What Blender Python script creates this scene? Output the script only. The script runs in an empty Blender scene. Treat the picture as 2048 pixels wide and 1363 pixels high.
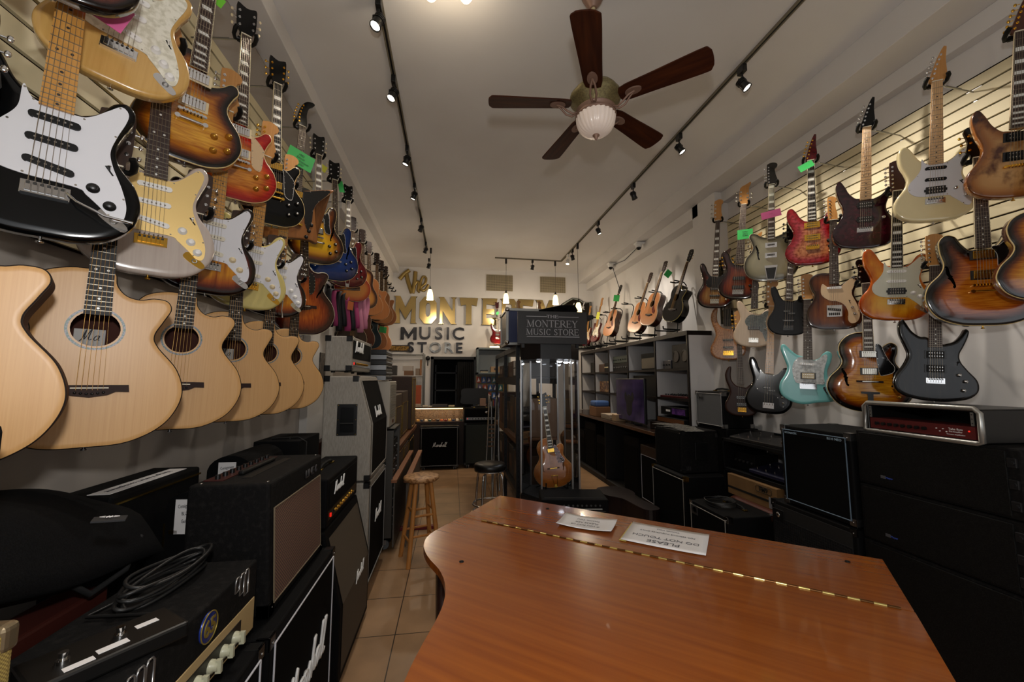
import bpy, bmesh, math, random
import numpy as np
from mathutils import Vector, Matrix
from mathutils.geometry import delaunay_2d_cdt
PI = math.pi
rnd = random.Random(7)
scn = bpy.context.scene
COL = scn.collection

# ------------------------------------------------------------------ camera, light, exposure
F = 800.0
CAMZ = 1.67
_yc = np.array([(905 - 1024) / F, (681.5 - 758) / F, 1.0]); _yc /= np.linalg.norm(_yc)
_zc = np.array([0, 1, -(681.5 - 758) / F]); _zc /= np.linalg.norm(_zc)
_xc = -np.cross(_yc, _zc)
RM = np.array([_xc, _yc, _zc])            # rows: room axes seen in the camera's frame (right, up, forward)
cam_data = bpy.data.cameras.new('camera')
cam_data.sensor_width = 36; cam_data.lens = F / 2048 * 36; cam_data.clip_start = 0.02
cam = bpy.data.objects.new('camera', cam_data); COL.objects.link(cam)
_M = Matrix(((RM[0][0], RM[0][1], -RM[0][2], 0), (RM[1][0], RM[1][1], -RM[1][2], 0), (RM[2][0], RM[2][1], -RM[2][2], CAMZ), (0, 0, 0, 1)))
cam.matrix_world = _M
scn.camera = cam
scn.view_settings.view_transform = 'Standard'
scn.view_settings.look = 'None'
scn.view_settings.gamma = 1
scn.view_settings.use_curve_mapping = False
scn.view_settings.exposure = 0.0

world = bpy.data.worlds.new('daylight'); scn.world = world; world.use_nodes = True
_bg = world.node_tree.nodes['Background']
_sky = world.node_tree.nodes.new('ShaderNodeTexSky'); _sky.sky_type = 'HOSEK_WILKIE'; _sky.turbidity = 6
world.node_tree.links.new(_sky.outputs[0], _bg.inputs[0]); _bg.inputs[1].default_value = 0.35

def light(name, kind, loc, energy, color, size=0.1, target=None, size_y=None, spot=1.2, blend=.5):
    l = bpy.data.lights.new(name, kind); l.energy = energy; l.color = color
    if kind == 'AREA':
        l.size = size
        if size_y: l.shape = 'RECTANGLE'; l.size_y = size_y
    elif kind == 'SPOT':
        l.shadow_soft_size = size; l.spot_size = spot; l.spot_blend = blend
    else: l.shadow_soft_size = size
    o = bpy.data.objects.new(name, l); COL.objects.link(o); o.location = loc
    if target is not None:
        o.rotation_euler = (Vector(target) - Vector(loc)).to_track_quat('-Z', 'Y').to_euler()
    return o
# daylight falling in through the two shop windows behind the camera
light('window_daylight', 'AREA', (1.35, -2.55, 1.75), 22, (0.93, 0.96, 1.0), 2.6, (1.15, 3, 1.9), 2.0)
light('window_daylight', 'AREA', (-0.75, -2.55, 1.75), 6, (0.93, 0.96, 1.0), 0.9, (0.2, 3, 1.9), 2.0)

# the photographer's small flash just above the lens (its shadows of the fan show on the ceiling)
light('camera_flash', 'POINT', (0.0, -.06, 2.0), 62, (1, .98, .95), .045)

def ray(px):
    c = np.array([(px[0] - 1024) / F, (681.5 - px[1]) / F, 1.0]); return RM @ c
O3 = np.array([0, 0, CAMZ])
def onx(px, x): r = ray(px); return r * (x / r[0]) + O3
def ony(px, y): r = ray(px); return r * (y / r[1]) + O3
def onz(px, z): r = ray(px); return r * ((z - CAMZ) / r[2]) + O3

# ------------------------------------------------------------------ materials
def lin(h):
    h = h.lstrip('#'); v = [int(h[i:i + 2], 16) / 255 for i in (0, 2, 4)]
    return tuple((c / 12.92 if c <= .04045 else ((c + .055) / 1.055) ** 2.4) for c in v) + (1,)
MATS = {}
def mat(key, color, rough=.5, metal=0, coat=0, noise=None, bump=None, emit=None, alpha=None, trans=0, spec=None, rampd=None, grain=None):
    if key in MATS: return MATS[key]
    m = bpy.data.materials.new(key); m.use_nodes = True; MATS[key] = m
    nt = m.node_tree; N = nt.nodes; L = nt.links; b = N['Principled BSDF']
    c = lin(color)
    b.inputs['Base Color'].default_value = c
    b.inputs['Roughness'].default_value = rough; b.inputs['Metallic'].default_value = metal
    if coat: b.inputs['Coat Weight'].default_value = coat; b.inputs['Coat Roughness'].default_value = .05
    if spec is not None: b.inputs['Specular IOR Level'].default_value = spec
    if trans: b.inputs['Transmission Weight'].default_value = trans
    if alpha is not None: b.inputs['Alpha'].default_value = alpha
    if emit: b.inputs['Emission Color'].default_value = lin(emit[0]); b.inputs['Emission Strength'].default_value = emit[1]
    tc = None
    def coords(scale):
        nonlocal tc
        tc = tc or N.new('ShaderNodeTexCoord')
        mp = N.new('ShaderNodeMapping'); mp.inputs['Scale'].default_value = scale
        L.new(tc.outputs['Object'], mp.inputs[0]); return mp.outputs[0]
    src = None
    if rampd:            # paint that changes with the distance from the rim (a sunburst finish): [(distance m, colour)]
        at = N.new('ShaderNodeAttribute'); at.attribute_name = 'rim'
        cr = N.new('ShaderNodeValToRGB'); e = cr.color_ramp.elements
        mx = rampd[-1][0]
        mul = N.new('ShaderNodeMath'); mul.operation = 'DIVIDE'; mul.inputs[1].default_value = mx
        L.new(at.outputs['Fac'], mul.inputs[0]); L.new(mul.outputs[0], cr.inputs[0])
        while len(e) < len(rampd): e.new(.5)
        for k, (d, col) in enumerate(rampd): e[k].position = d / mx; e[k].color = lin(col)
        src = cr.outputs[0]
    if noise:            # (scale xyz, second colour, contrast lo, hi)
        n = N.new('ShaderNodeTexNoise'); n.inputs['Scale'].default_value = 1; n.inputs['Detail'].default_value = 4
        L.new(coords(noise[0]), n.inputs['Vector'])
        mr = N.new('ShaderNodeMapRange'); mr.inputs[1].default_value = noise[2]; mr.inputs[2].default_value = noise[3]
        L.new(n.outputs[0], mr.inputs[0])
        mix = N.new('ShaderNodeMix'); mix.data_type = 'RGBA'
        if src is None: mix.inputs['A'].default_value = c
        else: L.new(src, mix.inputs['A'])
        L.new(mr.outputs[0], mix.inputs['Factor'])
        if src is None: mix.inputs['B'].default_value = lin(noise[1])
        else:
            mix.blend_type = 'MULTIPLY'; mix.inputs['B'].default_value = lin(noise[1])
        src = mix.outputs['Result']
    if src is not None: L.new(src, b.inputs['Base Color'])
    if bump:             # (scale, strength)
        n = N.new('ShaderNodeTexNoise'); n.inputs['Scale'].default_value = bump[0]; n.inputs['Detail'].default_value = 3
        L.new(coords((1, 1, 1)), n.inputs['Vector'])
        bp = N.new('ShaderNodeBump'); bp.inputs['Strength'].default_value = bump[1]; bp.inputs['Distance'].default_value = .002
        L.new(n.outputs[0], bp.inputs['Height']); L.new(bp.outputs[0], b.inputs['Normal'])
    return m
def glass(key, fac=.06):
    if key in MATS: return MATS[key]
    m = bpy.data.materials.new(key); m.use_nodes = True; MATS[key] = m; N = m.node_tree.nodes; L = m.node_tree.links; N.remove(N['Principled BSDF'])
    t = N.new('ShaderNodeBsdfTransparent'); g = N.new('ShaderNodeBsdfGlossy'); g.inputs['Roughness'].default_value = .02; x = N.new('ShaderNodeMixShader'); lw = N.new('ShaderNodeFresnel'); lw.inputs[0].default_value = 1.45
    L.new(lw.outputs[0], x.inputs[0]); L.new(t.outputs[0], x.inputs[1]); L.new(g.outputs[0], x.inputs[2]); L.new(x.outputs[0], N['Material Output'].inputs[0]); return m
def weave(key, c1, c2, scale, rough=.8):
    if key in MATS: return MATS[key]
    m = bpy.data.materials.new(key); m.use_nodes = True; MATS[key] = m
    N = m.node_tree.nodes; L = m.node_tree.links; b = N['Principled BSDF']; b.inputs['Roughness'].default_value = rough
    tc = N.new('ShaderNodeTexCoord'); ck = N.new('ShaderNodeTexChecker'); ck.inputs['Scale'].default_value = scale
    ck.inputs['Color1'].default_value = lin(c1); ck.inputs['Color2'].default_value = lin(c2)
    L.new(tc.outputs['Object'], ck.inputs['Vector']); L.new(ck.outputs[0], b.inputs['Base Color'])
    return m

BLACK = mat('black_plastic', '#101010', .35)
RUBBER = mat('black_rubber', '#090909', .6, spec=.25)
CHROME = mat('chrome', '#d8d8d8', .12, 1)
STEEL = mat('brushed_steel', '#9a9a9a', .35, 1)
GOLD = mat('gold_plate', '#e0b04a', .18, 1)
BRASS = mat('brass', '#c9a650', .25, 1)
NICKEL = mat('nickel', '#c4bfb4', .22, 1)
WHITEP = mat('white_plastic', '#e8e6e2', .35)
CREAMP = mat('cream_plastic', '#d9c7a0', .4)
TOLEX = mat('black_vinyl', '#070708', .75, spec=.14, bump=(450, .5))
TOLEXB = mat('worn_black_vinyl', '#0d0c0c', .8, spec=.15, noise=((60, 60, 60), '#1d1b1a', .5, .75), bump=(400, .5))
IVORYT = mat('oatmeal_vinyl', '#a09a90', .75, noise=((220, 220, 30), '#8a847a', .35, .7), bump=(350, .6))
BLKCLOTH = mat('black_grille_cloth', '#060606', .9, spec=.1, noise=((700, 700, 700), '#0c0c0c', .4, .6))
GREYCLOTH = weave('brown_grey_grille_cloth', '#5c5040', '#453b2f', 300)
WHITE_LOGO = mat('white_logo', '#e6e6e4', .35)
PAPER = mat('white_paper', '#e4e1e0', .6)
INK = mat('ink', '#2a2a30', .7)

# ------------------------------------------------------------------ mesh builder
class MB:
    def __init__(s): s.v = []; s.f = []; s.m = []; s.sm = []; s.M = Matrix.Identity(4)
    def at(s, loc=(0, 0, 0), rz=0, rx=0, ry=0):
        s.M = Matrix.Translation(loc) @ Matrix.Rotation(rz, 4, 'Z') @ Matrix.Rotation(rx, 4, 'X') @ Matrix.Rotation(ry, 4, 'Y'); return s
    def add(s, vs, fs, m=0, smooth=False):
        k = len(s.v); s.v += [tuple(s.M @ Vector(v)) for v in vs]
        s.f += [tuple(i + k for i in f) for f in fs]; s.m += [m] * len(fs); s.sm += [smooth] * len(fs); return s
    def box(s, c, d, m=0):
        x, y, z = c; a, b, h = d[0] / 2, d[1] / 2, d[2] / 2
        vs = [(x + i * a, y + j * b, z + k * h) for i in (-1, 1) for j in (-1, 1) for k in (-1, 1)]
        return s.add(vs, [(0, 1, 3, 2), (4, 6, 7, 5), (0, 4, 5, 1), (2, 3, 7, 6), (0, 2, 6, 4), (1, 5, 7, 3)], m)
    def box2(s, lo, hi, m=0): return s.box([(a + b) / 2 for a, b in zip(lo, hi)], [b - a for a, b in zip(lo, hi)], m)
    def cyl(s, p0, p1, r0, r1=None, n=12, m=0, smooth=True, caps=True):
        r1 = r0 if r1 is None else r1; p0 = Vector(p0); p1 = Vector(p1); d = (p1 - p0)
        if d.length < 1e-7: return s
        d.normalize(); a = d.orthogonal().normalized(); b = d.cross(a)
        vs = []
        for p, r in ((p0, r0), (p1, r1)):
            vs += [p + (a * math.cos(t) + b * math.sin(t)) * r for t in [2 * PI * k / n for k in range(n)]]
        s.add(vs, [(k, (k + 1) % n, n + (k + 1) % n, n + k) for k in range(n)], m, smooth)
        if caps: s.add(vs, [tuple(range(n - 1, -1, -1)), tuple(range(n, 2 * n))], m)
        return s
    def tube(s, pts, r, n=8, m=0, closed=False):
        P = [Vector(p) for p in pts]; K = len(P); vs = []; prev = None
        for i in range(K):
            if closed: d = P[(i + 1) % K] - P[i - 1]
            else: d = P[min(i + 1, K - 1)] - P[max(i - 1, 0)]
            if d.length < 1e-9: d = Vector((0, 0, 1))
            d.normalize()
            a = d.orthogonal().normalized() if prev is None else (prev - d * prev.dot(d))
            if a.length < 1e-6: a = d.orthogonal()
            a.normalize(); prev = a; b = d.cross(a)
            rr = r[i] if isinstance(r, (list, tuple)) else r
            vs += [P[i] + (a * math.cos(t) + b * math.sin(t)) * rr for t in [2 * PI * k / n for k in range(n)]]
        fs = []
        for i in range(K if closed else K - 1):
            j = (i + 1) % K
            fs += [(i * n + k, i * n + (k + 1) % n, j * n + (k + 1) % n, j * n + k) for k in range(n)]
        s.add(vs, fs, m, True)
        if not closed: s.add(vs, [tuple(range(n - 1, -1, -1)), tuple(range((K - 1) * n, K * n))], m)
        return s
    def lathe(s, prof, n=20, m=0, c=(0, 0, 0), axis='z', flute=None):
        vs = []
        for (r, h) in prof:
            for k in range(n):
                t = 2 * PI * k / n; q = r * (1 + (flute[1] * math.cos(flute[0] * t + flute[2] * h) if flute else 0))
                p = (q * math.cos(t), q * math.sin(t), h)
                if axis == '-y': p = (p[0], -p[2], p[1])
                elif axis == 'x': p = (p[2], p[0], p[1])
                vs.append((p[0] + c[0], p[1] + c[1], p[2] + c[2]))
        K = len(prof)
        s.add(vs, [(i * n + k, i * n + (k + 1) % n, (i + 1) * n + (k + 1) % n, (i + 1) * n + k) for i in range(K - 1) for k in range(n)], m, True)
        s.add(vs, [tuple(range(n - 1, -1, -1)), tuple(range((K - 1) * n, K * n))], m); return s
    def prism(s, poly, y0, y1, m=0, ms=None):      # polygon in (x, z), extruded along y from y0 to y1
        n = len(poly); vs = [(p[0], y0, p[1]) for p in poly] + [(p[0], y1, p[1]) for p in poly]
        s.add(vs, [tuple(range(n)), tuple(range(2 * n - 1, n - 1, -1))], m)
        return s.add(vs, [(k, k + n, (k + 1) % n + n, (k + 1) % n) for k in range(n)], m if ms is None else ms)
    def flat(s, poly, z0, z1, m=0, ms=None):       # polygon in (x, y), extruded along z
        n = len(poly); vs = [(p[0], p[1], z0) for p in poly] + [(p[0], p[1], z1) for p in poly]
        s.add(vs, [tuple(range(n - 1, -1, -1)), tuple(range(n, 2 * n))], m)
        return s.add(vs, [(k, (k + 1) % n, (k + 1) % n + n, k + n) for k in range(n)], m if ms is None else ms)
    def sphere(s, c, r, m=0, n=12, sc=(1, 1, 1)):
        vs = []; K = n // 2
        for i in range(K + 1):
            a = PI * i / K
            vs += [(c[0] + r * sc[0] * math.sin(a) * math.cos(2 * PI * k / n), c[1] + r * sc[1] * math.sin(a) * math.sin(2 * PI * k / n), c[2] + r * sc[2] * math.cos(a)) for k in range(n)]
        return s.add(vs, [(i * n + k, (i + 1) * n + k, (i + 1) * n + (k + 1) % n, i * n + (k + 1) % n) for i in range(K) for k in range(n)], m, True)
    def mesh(s, name, mats):
        me = bpy.data.meshes.new(name); me.from_pydata(s.v, [], s.f)
        for q in (mats if isinstance(mats, (list, tuple)) else [mats]): me.materials.append(q)
        me.polygons.foreach_set('material_index', s.m); me.polygons.foreach_set('use_smooth', s.sm)
        me.update(); return me
    def obj(s, name, mats, parent=None, bevel=0, seg=2, loc=None, rot=None):
        o = bpy.data.objects.new(name, s.mesh(name, mats)); COL.objects.link(o)
        if parent is not None: o.parent = parent
        if loc is not None: o.location = loc
        if rot is not None: o.rotation_euler = rot
        if bevel:
            b = o.modifiers.new('edge', 'BEVEL'); b.width = bevel; b.segments = seg; b.limit_method = 'ANGLE'; b.angle_limit = .7; b.harden_normals = False
        return o
def tag(o, label=None, cat=None, group=None, kind=None):
    if label: o['label'] = label
    if cat: o['category'] = cat
    if group: o['group'] = group
    if kind: o['kind'] = kind
    return o
def thing(name, label, cat, loc=(0, 0, 0), rz=0, group=None):
    o = bpy.data.objects.new(name, None); COL.objects.link(o); o.empty_display_size = .05
    o.location = loc; o.rotation_euler = (0, 0, rz); return tag(o, label, cat, group)
def copy_tree(o, parent=None):
    c = o.copy(); COL.objects.link(c)
    if parent is not None: c.parent = parent
    for ch in list(o.children): copy_tree(ch, c)
    return c
def struct(name, mb, mats, bevel=0):
    return tag(mb.obj(name, mats, bevel=bevel), kind='structure')
def catmull(pts, closed=True, step=.006):
    P = [np.array(p, float) for p in pts]; n = len(P); out = []
    rng = range(n) if closed else range(n - 1)
    for i in rng:
        p0, p1, p2, p3 = (P[(i - 1) % n], P[i], P[(i + 1) % n], P[(i + 2) % n]) if closed else (P[max(i - 1, 0)], P[i], P[i + 1], P[min(i + 2, n - 1)])
        L = np.linalg.norm(p2 - p1); k = max(1, int(round(L / step)))
        for j in range(k):
            t = j / k
            out.append(tuple(.5 * ((2 * p1) + (-p0 + p2) * t + (2 * p0 - 5 * p1 + 4 * p2 - p3) * t * t + (-p0 + 3 * p1 - 3 * p2 + p3) * t ** 3)))
    if not closed: out.append(tuple(P[-1]))
    return out
def circle(cx, cz, r, n=28, sx=1): return [(cx + sx * r * math.cos(2 * PI * k / n), cz + r * math.sin(2 * PI * k / n)) for k in range(n)]

# lettering: the built-in face turned into real mesh, lying in the local xz plane and facing -y
def text(name, body, size, depth, m, parent, loc, rot=(PI / 2, 0, 0), align='CENTER', sx=1, bold=0, space=1, ay='CENTER'):
    c = bpy.data.curves.new(name, 'FONT'); c.body = body; c.size = size; c.extrude = depth; c.align_x = align; c.align_y = ay
    c.offset = bold; c.space_character = space; c.resolution_u = 3
    t = bpy.data.objects.new(name, c); COL.objects.link(t)
    me = bpy.data.meshes.new_from_object(t.evaluated_get(bpy.context.evaluated_depsgraph_get()))
    bpy.data.objects.remove(t); me.materials.clear(); me.materials.append(m)
    o = bpy.data.objects.new(name, me); COL.objects.link(o); o.parent = parent; o.location = loc; o.rotation_euler = rot; o.scale = (sx, 1, 1)
    return o
# handwriting strokes: each letter a polyline in a unit box; drawn as thin raised ribbons
SCRIPT = {
 'M': (.95, [[(0, -.05), (.12, .1), (.25, .95), (.3, .1), (.62, 1.0), (.6, .15), (.72, .05), (.85, .15)]]),
 'a': (.5, [[(.42, .42), (.2, .45), (.06, .2), (.16, .03), (.34, .18), (.44, .45), (.38, .08), (.52, .08)]]),
 'r': (.4, [[(0, .08), (.14, .48), (.2, .36), (.36, .42), (.3, .1), (.42, .08)]]),
 's': (.38, [[(0, .08), (.22, .5), (.32, .2), (.18, .0), (.04, .1)], [(.2, .02), (.4, .1)]]),
 'h': (.5, [[(0, .08), (.3, .98), (.2, .95), (.06, 0)], [(.1, .22), (.3, .46), (.32, .08), (.5, .1)]]),
 'l': (.32, [[(0, .08), (.3, 1.0), (.2, 1.0), (.08, .1), (.18, .0), (.34, .1)]]),
 'F': (.7, [[(.1, .0), (.35, .95)], [(.1, .8), (.3, 1), (.75, .95)], [(.2, .5), (.5, .52)]]),
 'e': (.42, [[(0, .2), (.3, .3), (.28, .48), (.1, .42), (.08, .08), (.24, .0), (.44, .12)]]),
 'n': (.5, [[(0, .1), (.12, .46), (.06, .05)], [(.1, .3), (.3, .46), (.3, .08), (.5, .1)]]),
 'd': (.55, [[(.4, .42), (.15, .42), (.06, .12), (.2, .02), (.38, .2), (.55, 1.0), (.4, .1), (.55, .08)]]),
}
def script_word(word, w, y, m, parent, loc, name='logo', thick=.045, rot=(0, 0, 0), slant=.25):
    tot = sum(SCRIPT[c][0] for c in word); s = w / tot; mb = MB(); x = -tot / 2
    for c in word:
        adv, st = SCRIPT[c]
        for line in st:
            pts = [((x + p[0] + slant * p[1]) * s, y, (p[1] - .4) * s * 1.25) for p in catmull(line, False, .12)]
            mb.tube(pts, thick * s * .95, 5)
        x += adv
    o = mb.obj(name, m, parent, loc=loc, rot=rot); return o
# ------------------------------------------------------------------ the room
XL, XR, YB, YF, HC = -1.40, 3.22, 8.82, -2.60, 4.12
WALL = mat('white_wall_paint', '#d4d1ce', .75, noise=((1.5, 1.5, 1.5), '#cdc9c5', .35, .7), bump=(30, .15))
WALLG = mat('grey_wall_paint', '#a09890', .7, noise=((2, 2, 1.2), '#968e86', .35, .7), bump=(25, .2))
CEIL = mat('ceiling_paint', '#dcdad8', .85, noise=((1.2, 1.2, 1.2), '#d6d3d0', .4, .7))
def tiles():
    m = bpy.data.materials.new('beige_floor_tiles'); m.use_nodes = True
    N = m.node_tree.nodes; L = m.node_tree.links; b = N['Principled BSDF']; b.inputs['Roughness'].default_value = .38
    tc = N.new('ShaderNodeTexCoord'); mp = N.new('ShaderNodeMapping'); mp.inputs['Location'].default_value = (-.115 / .465 + .0, -.2, 0)
    mp.inputs['Scale'].default_value = (1 / .465,) * 3; L.new(tc.outputs['Object'], mp.inputs[0])
    br = N.new('ShaderNodeTexBrick'); br.offset = 0; br.inputs['Scale'].default_value = 1; br.inputs['Brick Width'].default_value = 1; br.inputs['Row Height'].default_value = 1
    br.inputs['Mortar Size'].default_value = .008; br.inputs['Mortar Smooth'].default_value = .1
    br.inputs['Color1'].default_value = lin('#a58260'); br.inputs['Color2'].default_value = lin('#9c7a58'); br.inputs['Mortar'].default_value = lin('#3a2d22')
    L.new(mp.outputs[0], br.inputs['Vector'])
    n = N.new('ShaderNodeTexNoise'); n.inputs['Scale'].default_value = 3.2; n.inputs['Detail'].default_value = 6; L.new(tc.outputs['Object'], n.inputs['Vector'])
    mr = N.new('ShaderNodeMapRange'); mr.inputs[1].default_value = .35; mr.inputs[2].default_value = .7; mr.inputs[3].default_value = .72; mr.inputs[4].default_value = 1.05
    L.new(n.outputs[0], mr.inputs[0])
    mx = N.new('ShaderNodeMix'); mx.data_type = 'RGBA'; mx.blend_type = 'MULTIPLY'; mx.inputs['Factor'].default_value = 1
    L.new(br.outputs['Color'], mx.inputs['A']); L.new(mr.outputs[0], mx.inputs['B']); L.new(mx.outputs['Result'], b.inputs['Base Color'])
    return m
struct('floor', MB().box2((XL - .2, YF - .2, -.1), (XR + .2, YB + .2, 0)), tiles())
struct('ceiling', MB().box2((XL - .2, YF - .2, HC), (XR + .2, YB + .2, HC + .1)), CEIL)
struct('wall_left', MB().box2((XL - .15, YF, 0), (XL, YB, HC)), WALLG)
struct('wall_right', MB().box2((XR, YF, 0), (XR + .15, YB, HC)), WALL)
w = MB()     # back wall with a doorway
w.box2((XL - .15, YB, 0), (-.45, YB + .12, HC)); w.box2((.5, YB, 0), (XR + .15, YB + .12, HC)); w.box2((-.45, YB, 2.14), (.5, YB + .12, HC))
struct('wall_back', w, WALL)
w = MB()     # street wall behind the camera with two windows
w.box2((XL - .15, YF - .12, 0), (XR + .15, YF, .7)); w.box2((XL - .15, YF - .12, 2.8), (XR + .15, YF, HC))
for a, b in ((XL - .15, -1.25), (-.25, .0), (2.7, XR + .15)): w.box2((a, YF - .12, .7), (b, YF, 2.8))
struct('wall_front', w, WALL)
for k, (a, b) in enumerate(((-1.25, -.25), (0., 2.7))):
    m = MB(); 
    for q in ((a, a + .05), (b - .05, b)): m.box2((q[0], YF - .08, .7), (q[1], YF - .03, 2.8))
    m.box2((a, YF - .08, .7), (b, YF - .03, .75)); m.box2((a, YF - .08, 2.75), (b, YF - .03, 2.8))
    wo = struct('window_%d' % (k + 1), m, mat('dark_frame', '#2a2622', .5))
    MB().box2((a + .05, YF - .06, .75), (b - .05, YF - .055, 2.75)).obj('window_pane', glass('window_glass'), wo)
# soffits running along the tops of the side walls
struct('trim_1', MB().box2((XL, YF, 3.98), (-1.19, YB, HC)), WALL, .004)
struct('trim_2', MB().box2((XL, 4.75, 3.66), (-1.31, YB, 3.98)), WALL, .004)
struct('trim_3', MB().box2((2.87, YF, 3.89), (XR, YB, HC)), WALL, .004)
struct('trim_4', MB().box2((3.05, 4.5, 3.73), (XR, YB, 3.89)), WALL, .004)
struct('trim_5', MB().box2((3.14, YF, 3.76), (XR, 4.3, 3.89)), WALL, .004)
struct('trim_6', MB().box2((3.05, 4.17, 0), (XR, 4.62, 3.89)), WALL, .004)     # pilaster right
struct('trim_7', MB().box2((XL, 4.0, 0), (-1.33, 4.75, 3.98)), mat('pilaster_paint', '#c4c1bd', .7), .004)        # pilaster left
# ceiling light patches are left out; dark doorway room behind
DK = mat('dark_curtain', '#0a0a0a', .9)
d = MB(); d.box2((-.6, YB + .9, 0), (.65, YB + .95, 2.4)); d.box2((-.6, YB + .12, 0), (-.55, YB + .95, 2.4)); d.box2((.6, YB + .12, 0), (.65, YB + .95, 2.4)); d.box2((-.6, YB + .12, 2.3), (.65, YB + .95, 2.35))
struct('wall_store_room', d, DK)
d = MB(); d.box2((-.47, YB - .02, 0), (-.41, YB + .12, 2.16)); d.box2((.46, YB - .02, 0), (.52, YB + .12, 2.16)); d.box2((-.47, YB - .02, 2.1), (.52, YB + .12, 2.16))
struct('door_1', d, mat('black_door_frame', '#0c0b0b', .5))
cu = MB()
def curtain(x0, x1, z0, z1, y, n=26):
    vs = []
    for k in range(n + 1):
        x = x0 + (x1 - x0) * k / n; yy = y + .02 * math.sin(k * 1.9)
        vs += [(x, yy, z0), (x, yy, z1), (x, yy + .004, z0), (x, yy + .004, z1)]
    cu.add(vs, [(4 * k, 4 * k + 4, 4 * k + 5, 4 * k + 1) for k in range(n)] + [(4 * k + 2, 4 * k + 3, 4 * k + 7, 4 * k + 6) for k in range(n)], 0, True)
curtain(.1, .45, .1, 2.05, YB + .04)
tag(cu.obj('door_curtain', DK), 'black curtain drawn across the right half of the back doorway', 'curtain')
# a cluttered dark shelf in the store room, glimpsed through the door
cl = thing('storage_shelf', 'dim shelf of clutter seen through the back doorway', 'shelf', (-.15, YB + .7, 0))
MB().box2((-.25, -.12, 0), (-.22, .12, 2)).box2((.22, -.12, 0), (.25, .12, 2)).box2((-.25, -.12, .9), (.25, .12, .93)).box2((-.25, -.12, 1.4), (.25, .12, 1.43)).box2((-.25, -.12, 1.8), (.25, .12, 1.83)).obj('frame', mat('dim_metal', '#232120', .5), cl)
# slatwall panels
SLAT = mat('cream_slatwall', '#d6caa6', .55, noise=((1, 1, 6), '#cfc29c', .35, .7))
GROOVE = mat('slat_groove', '#20140c', .9, spec=.1)
def slatwall(name, label, x, face, y0, y1, z0, z1, pitch, off):
    x -= face * .003; m = MB(); m.box2((min(x, x - face * .006), y0, z0), (max(x, x - face * .006), y1, z1), 1)
    z = z0
    cuts = [z0] + [q for q in np.arange(z0 + off, z1, pitch)] + [z1]
    for a, b in zip(cuts[:-1], cuts[1:]):
        if b - a < .02: continue
        xs = sorted((x + face * .0, x - face * .02)); m.box2((xs[0], y0, a + pitch * .075), (xs[1], y1, b - pitch * .075), 0)
    return tag(m.obj(name, [SLAT, GROOVE]), label, 'slatwall')
slatwall('slatwall_panel', 'cream grooved slatwall panel behind the electric guitars on the left wall', XL, -1, YF + .3, 4.0, 2.14, 3.60, .1016, .06)
slatwall('slatwall_panel', 'cream grooved slatwall panel behind the guitars on the right wall', XR, 1, -1.0, 4.17, 2.29, 3.56, .0762, .04)
# vents on the back wall
VG = mat('vent_grille_black', '#3b352c', .6); VS = mat('vent_slat_tan', '#b3a588', .6)
for lab, x0, x1 in (('square-grid metal vent high on the back wall, nearer the left', .725, 1.318), ('square-grid metal vent high on the back wall, nearer the right', 1.957, 2.549)):
    v = thing('wall_vent', lab, 'vent', ((x0 + x1) / 2, YB, 3.83)); W = (x1 - x0) / 2
    MB().box2((-W, -.01, -.18), (W, 0, .18)).obj('backing', VG, v)
    g = MB()
    for k in range(25): x = -W + 2 * W * k / 24; g.box2((x - .003, -.02, -.18), (x + .003, -.008, .18))
    for k in range(15): z = -.18 + .36 * k / 14; g.box2((-W, -.022, z - .003), (W, -.01, z + .003))
    g.obj('grille', VS, v)
# outlets / conduit and security cameras on the right wall
for (px, X, lab) in (((1277, 480), 2.97, 'white dome security camera under the right soffit, nearer one'), ((1221, 520), 2.97, 'white dome security camera under the right soffit, farther one with a dangling cable')):
    p = onx(px, X); c = thing('security_camera', lab, 'camera', (X, p[1], 3.885))
    MB().box2((-.06, -.06, -.03), (.08, .06, 0)).cyl((0, 0, -.03), (0, 0, -.08), .055, .05, 16).obj('housing', WHITEP, c, .004)
    MB().sphere((0, 0, -.085), .04, 0, 14).obj('dome', mat('smoked_dome', '#141414', .1), c)
p0 = onx((1277, 490), 3.03); p1 = onx((1224, 516), 3.03); p2 = onx((1240, 575), 3.21); p3 = onx((1238, 660), 3.21)
tag(MB().tube([(3.03, p0[1], 3.87), (3.035, (p0[1] + p1[1]) / 2, 3.8), (3.03, p1[1] + .05, 3.87)], .006, 6).tube([(3.03, p1[1], 3.86), (3.12, p1[1] - .1, 3.4), tuple(p2)], .007, 6).obj('camera_cable', mat('grey_cable', '#4a4b50', .6)), 'grey cable hanging from the farther security camera down the right wall', 'cable')

# ------------------------------------------------------------------ ceiling fan
WALNUT = mat('fan_blade_wood', '#35180c', .65, spec=.12, noise=((3, 30, 3), '#4a2410', .4, .7))
PATINA = mat('antique_brass', '#857a54', .5, .6, noise=((120, 120, 120), '#6a6044', .4, .65))
ROSE = mat('rose_bronze', '#8c6f60', .5, .3)
fan = thing('ceiling_fan', 'five-blade ceiling fan with dark wood blades and a ribbed white glass bowl', 'ceiling fan', (.855, 2.2345, CAMZ + 1.70))
h = HC - CAMZ - 1.70
MB().lathe([(.075, h), (.075, h - .01), (.05, h - .06), (.022, h - .1)], 24).obj('canopy', ROSE, fan)
MB().cyl((0, 0, .1), (0, 0, h - .05), .0125, n=12).obj('downrod', mat('cream_rod', '#b9ac86', .4), fan)
MB().lathe([(.03, .14), (.06, .12), (.115, .10), (.15, .06), (.158, .035), (.15, .02), (.12, -.01), (.10, -.04)], 40, flute=(30, .018, 0)).obj('motor_housing', PATINA, fan)
MB().lathe([(.10, -.038), (.122, -.045), (.124, -.05), (.112, -.056), (.112, -.075), (.126, -.08), (.124, -.088), (.1, -.09)], 40).obj('light_collar', ROSE, fan)
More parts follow.
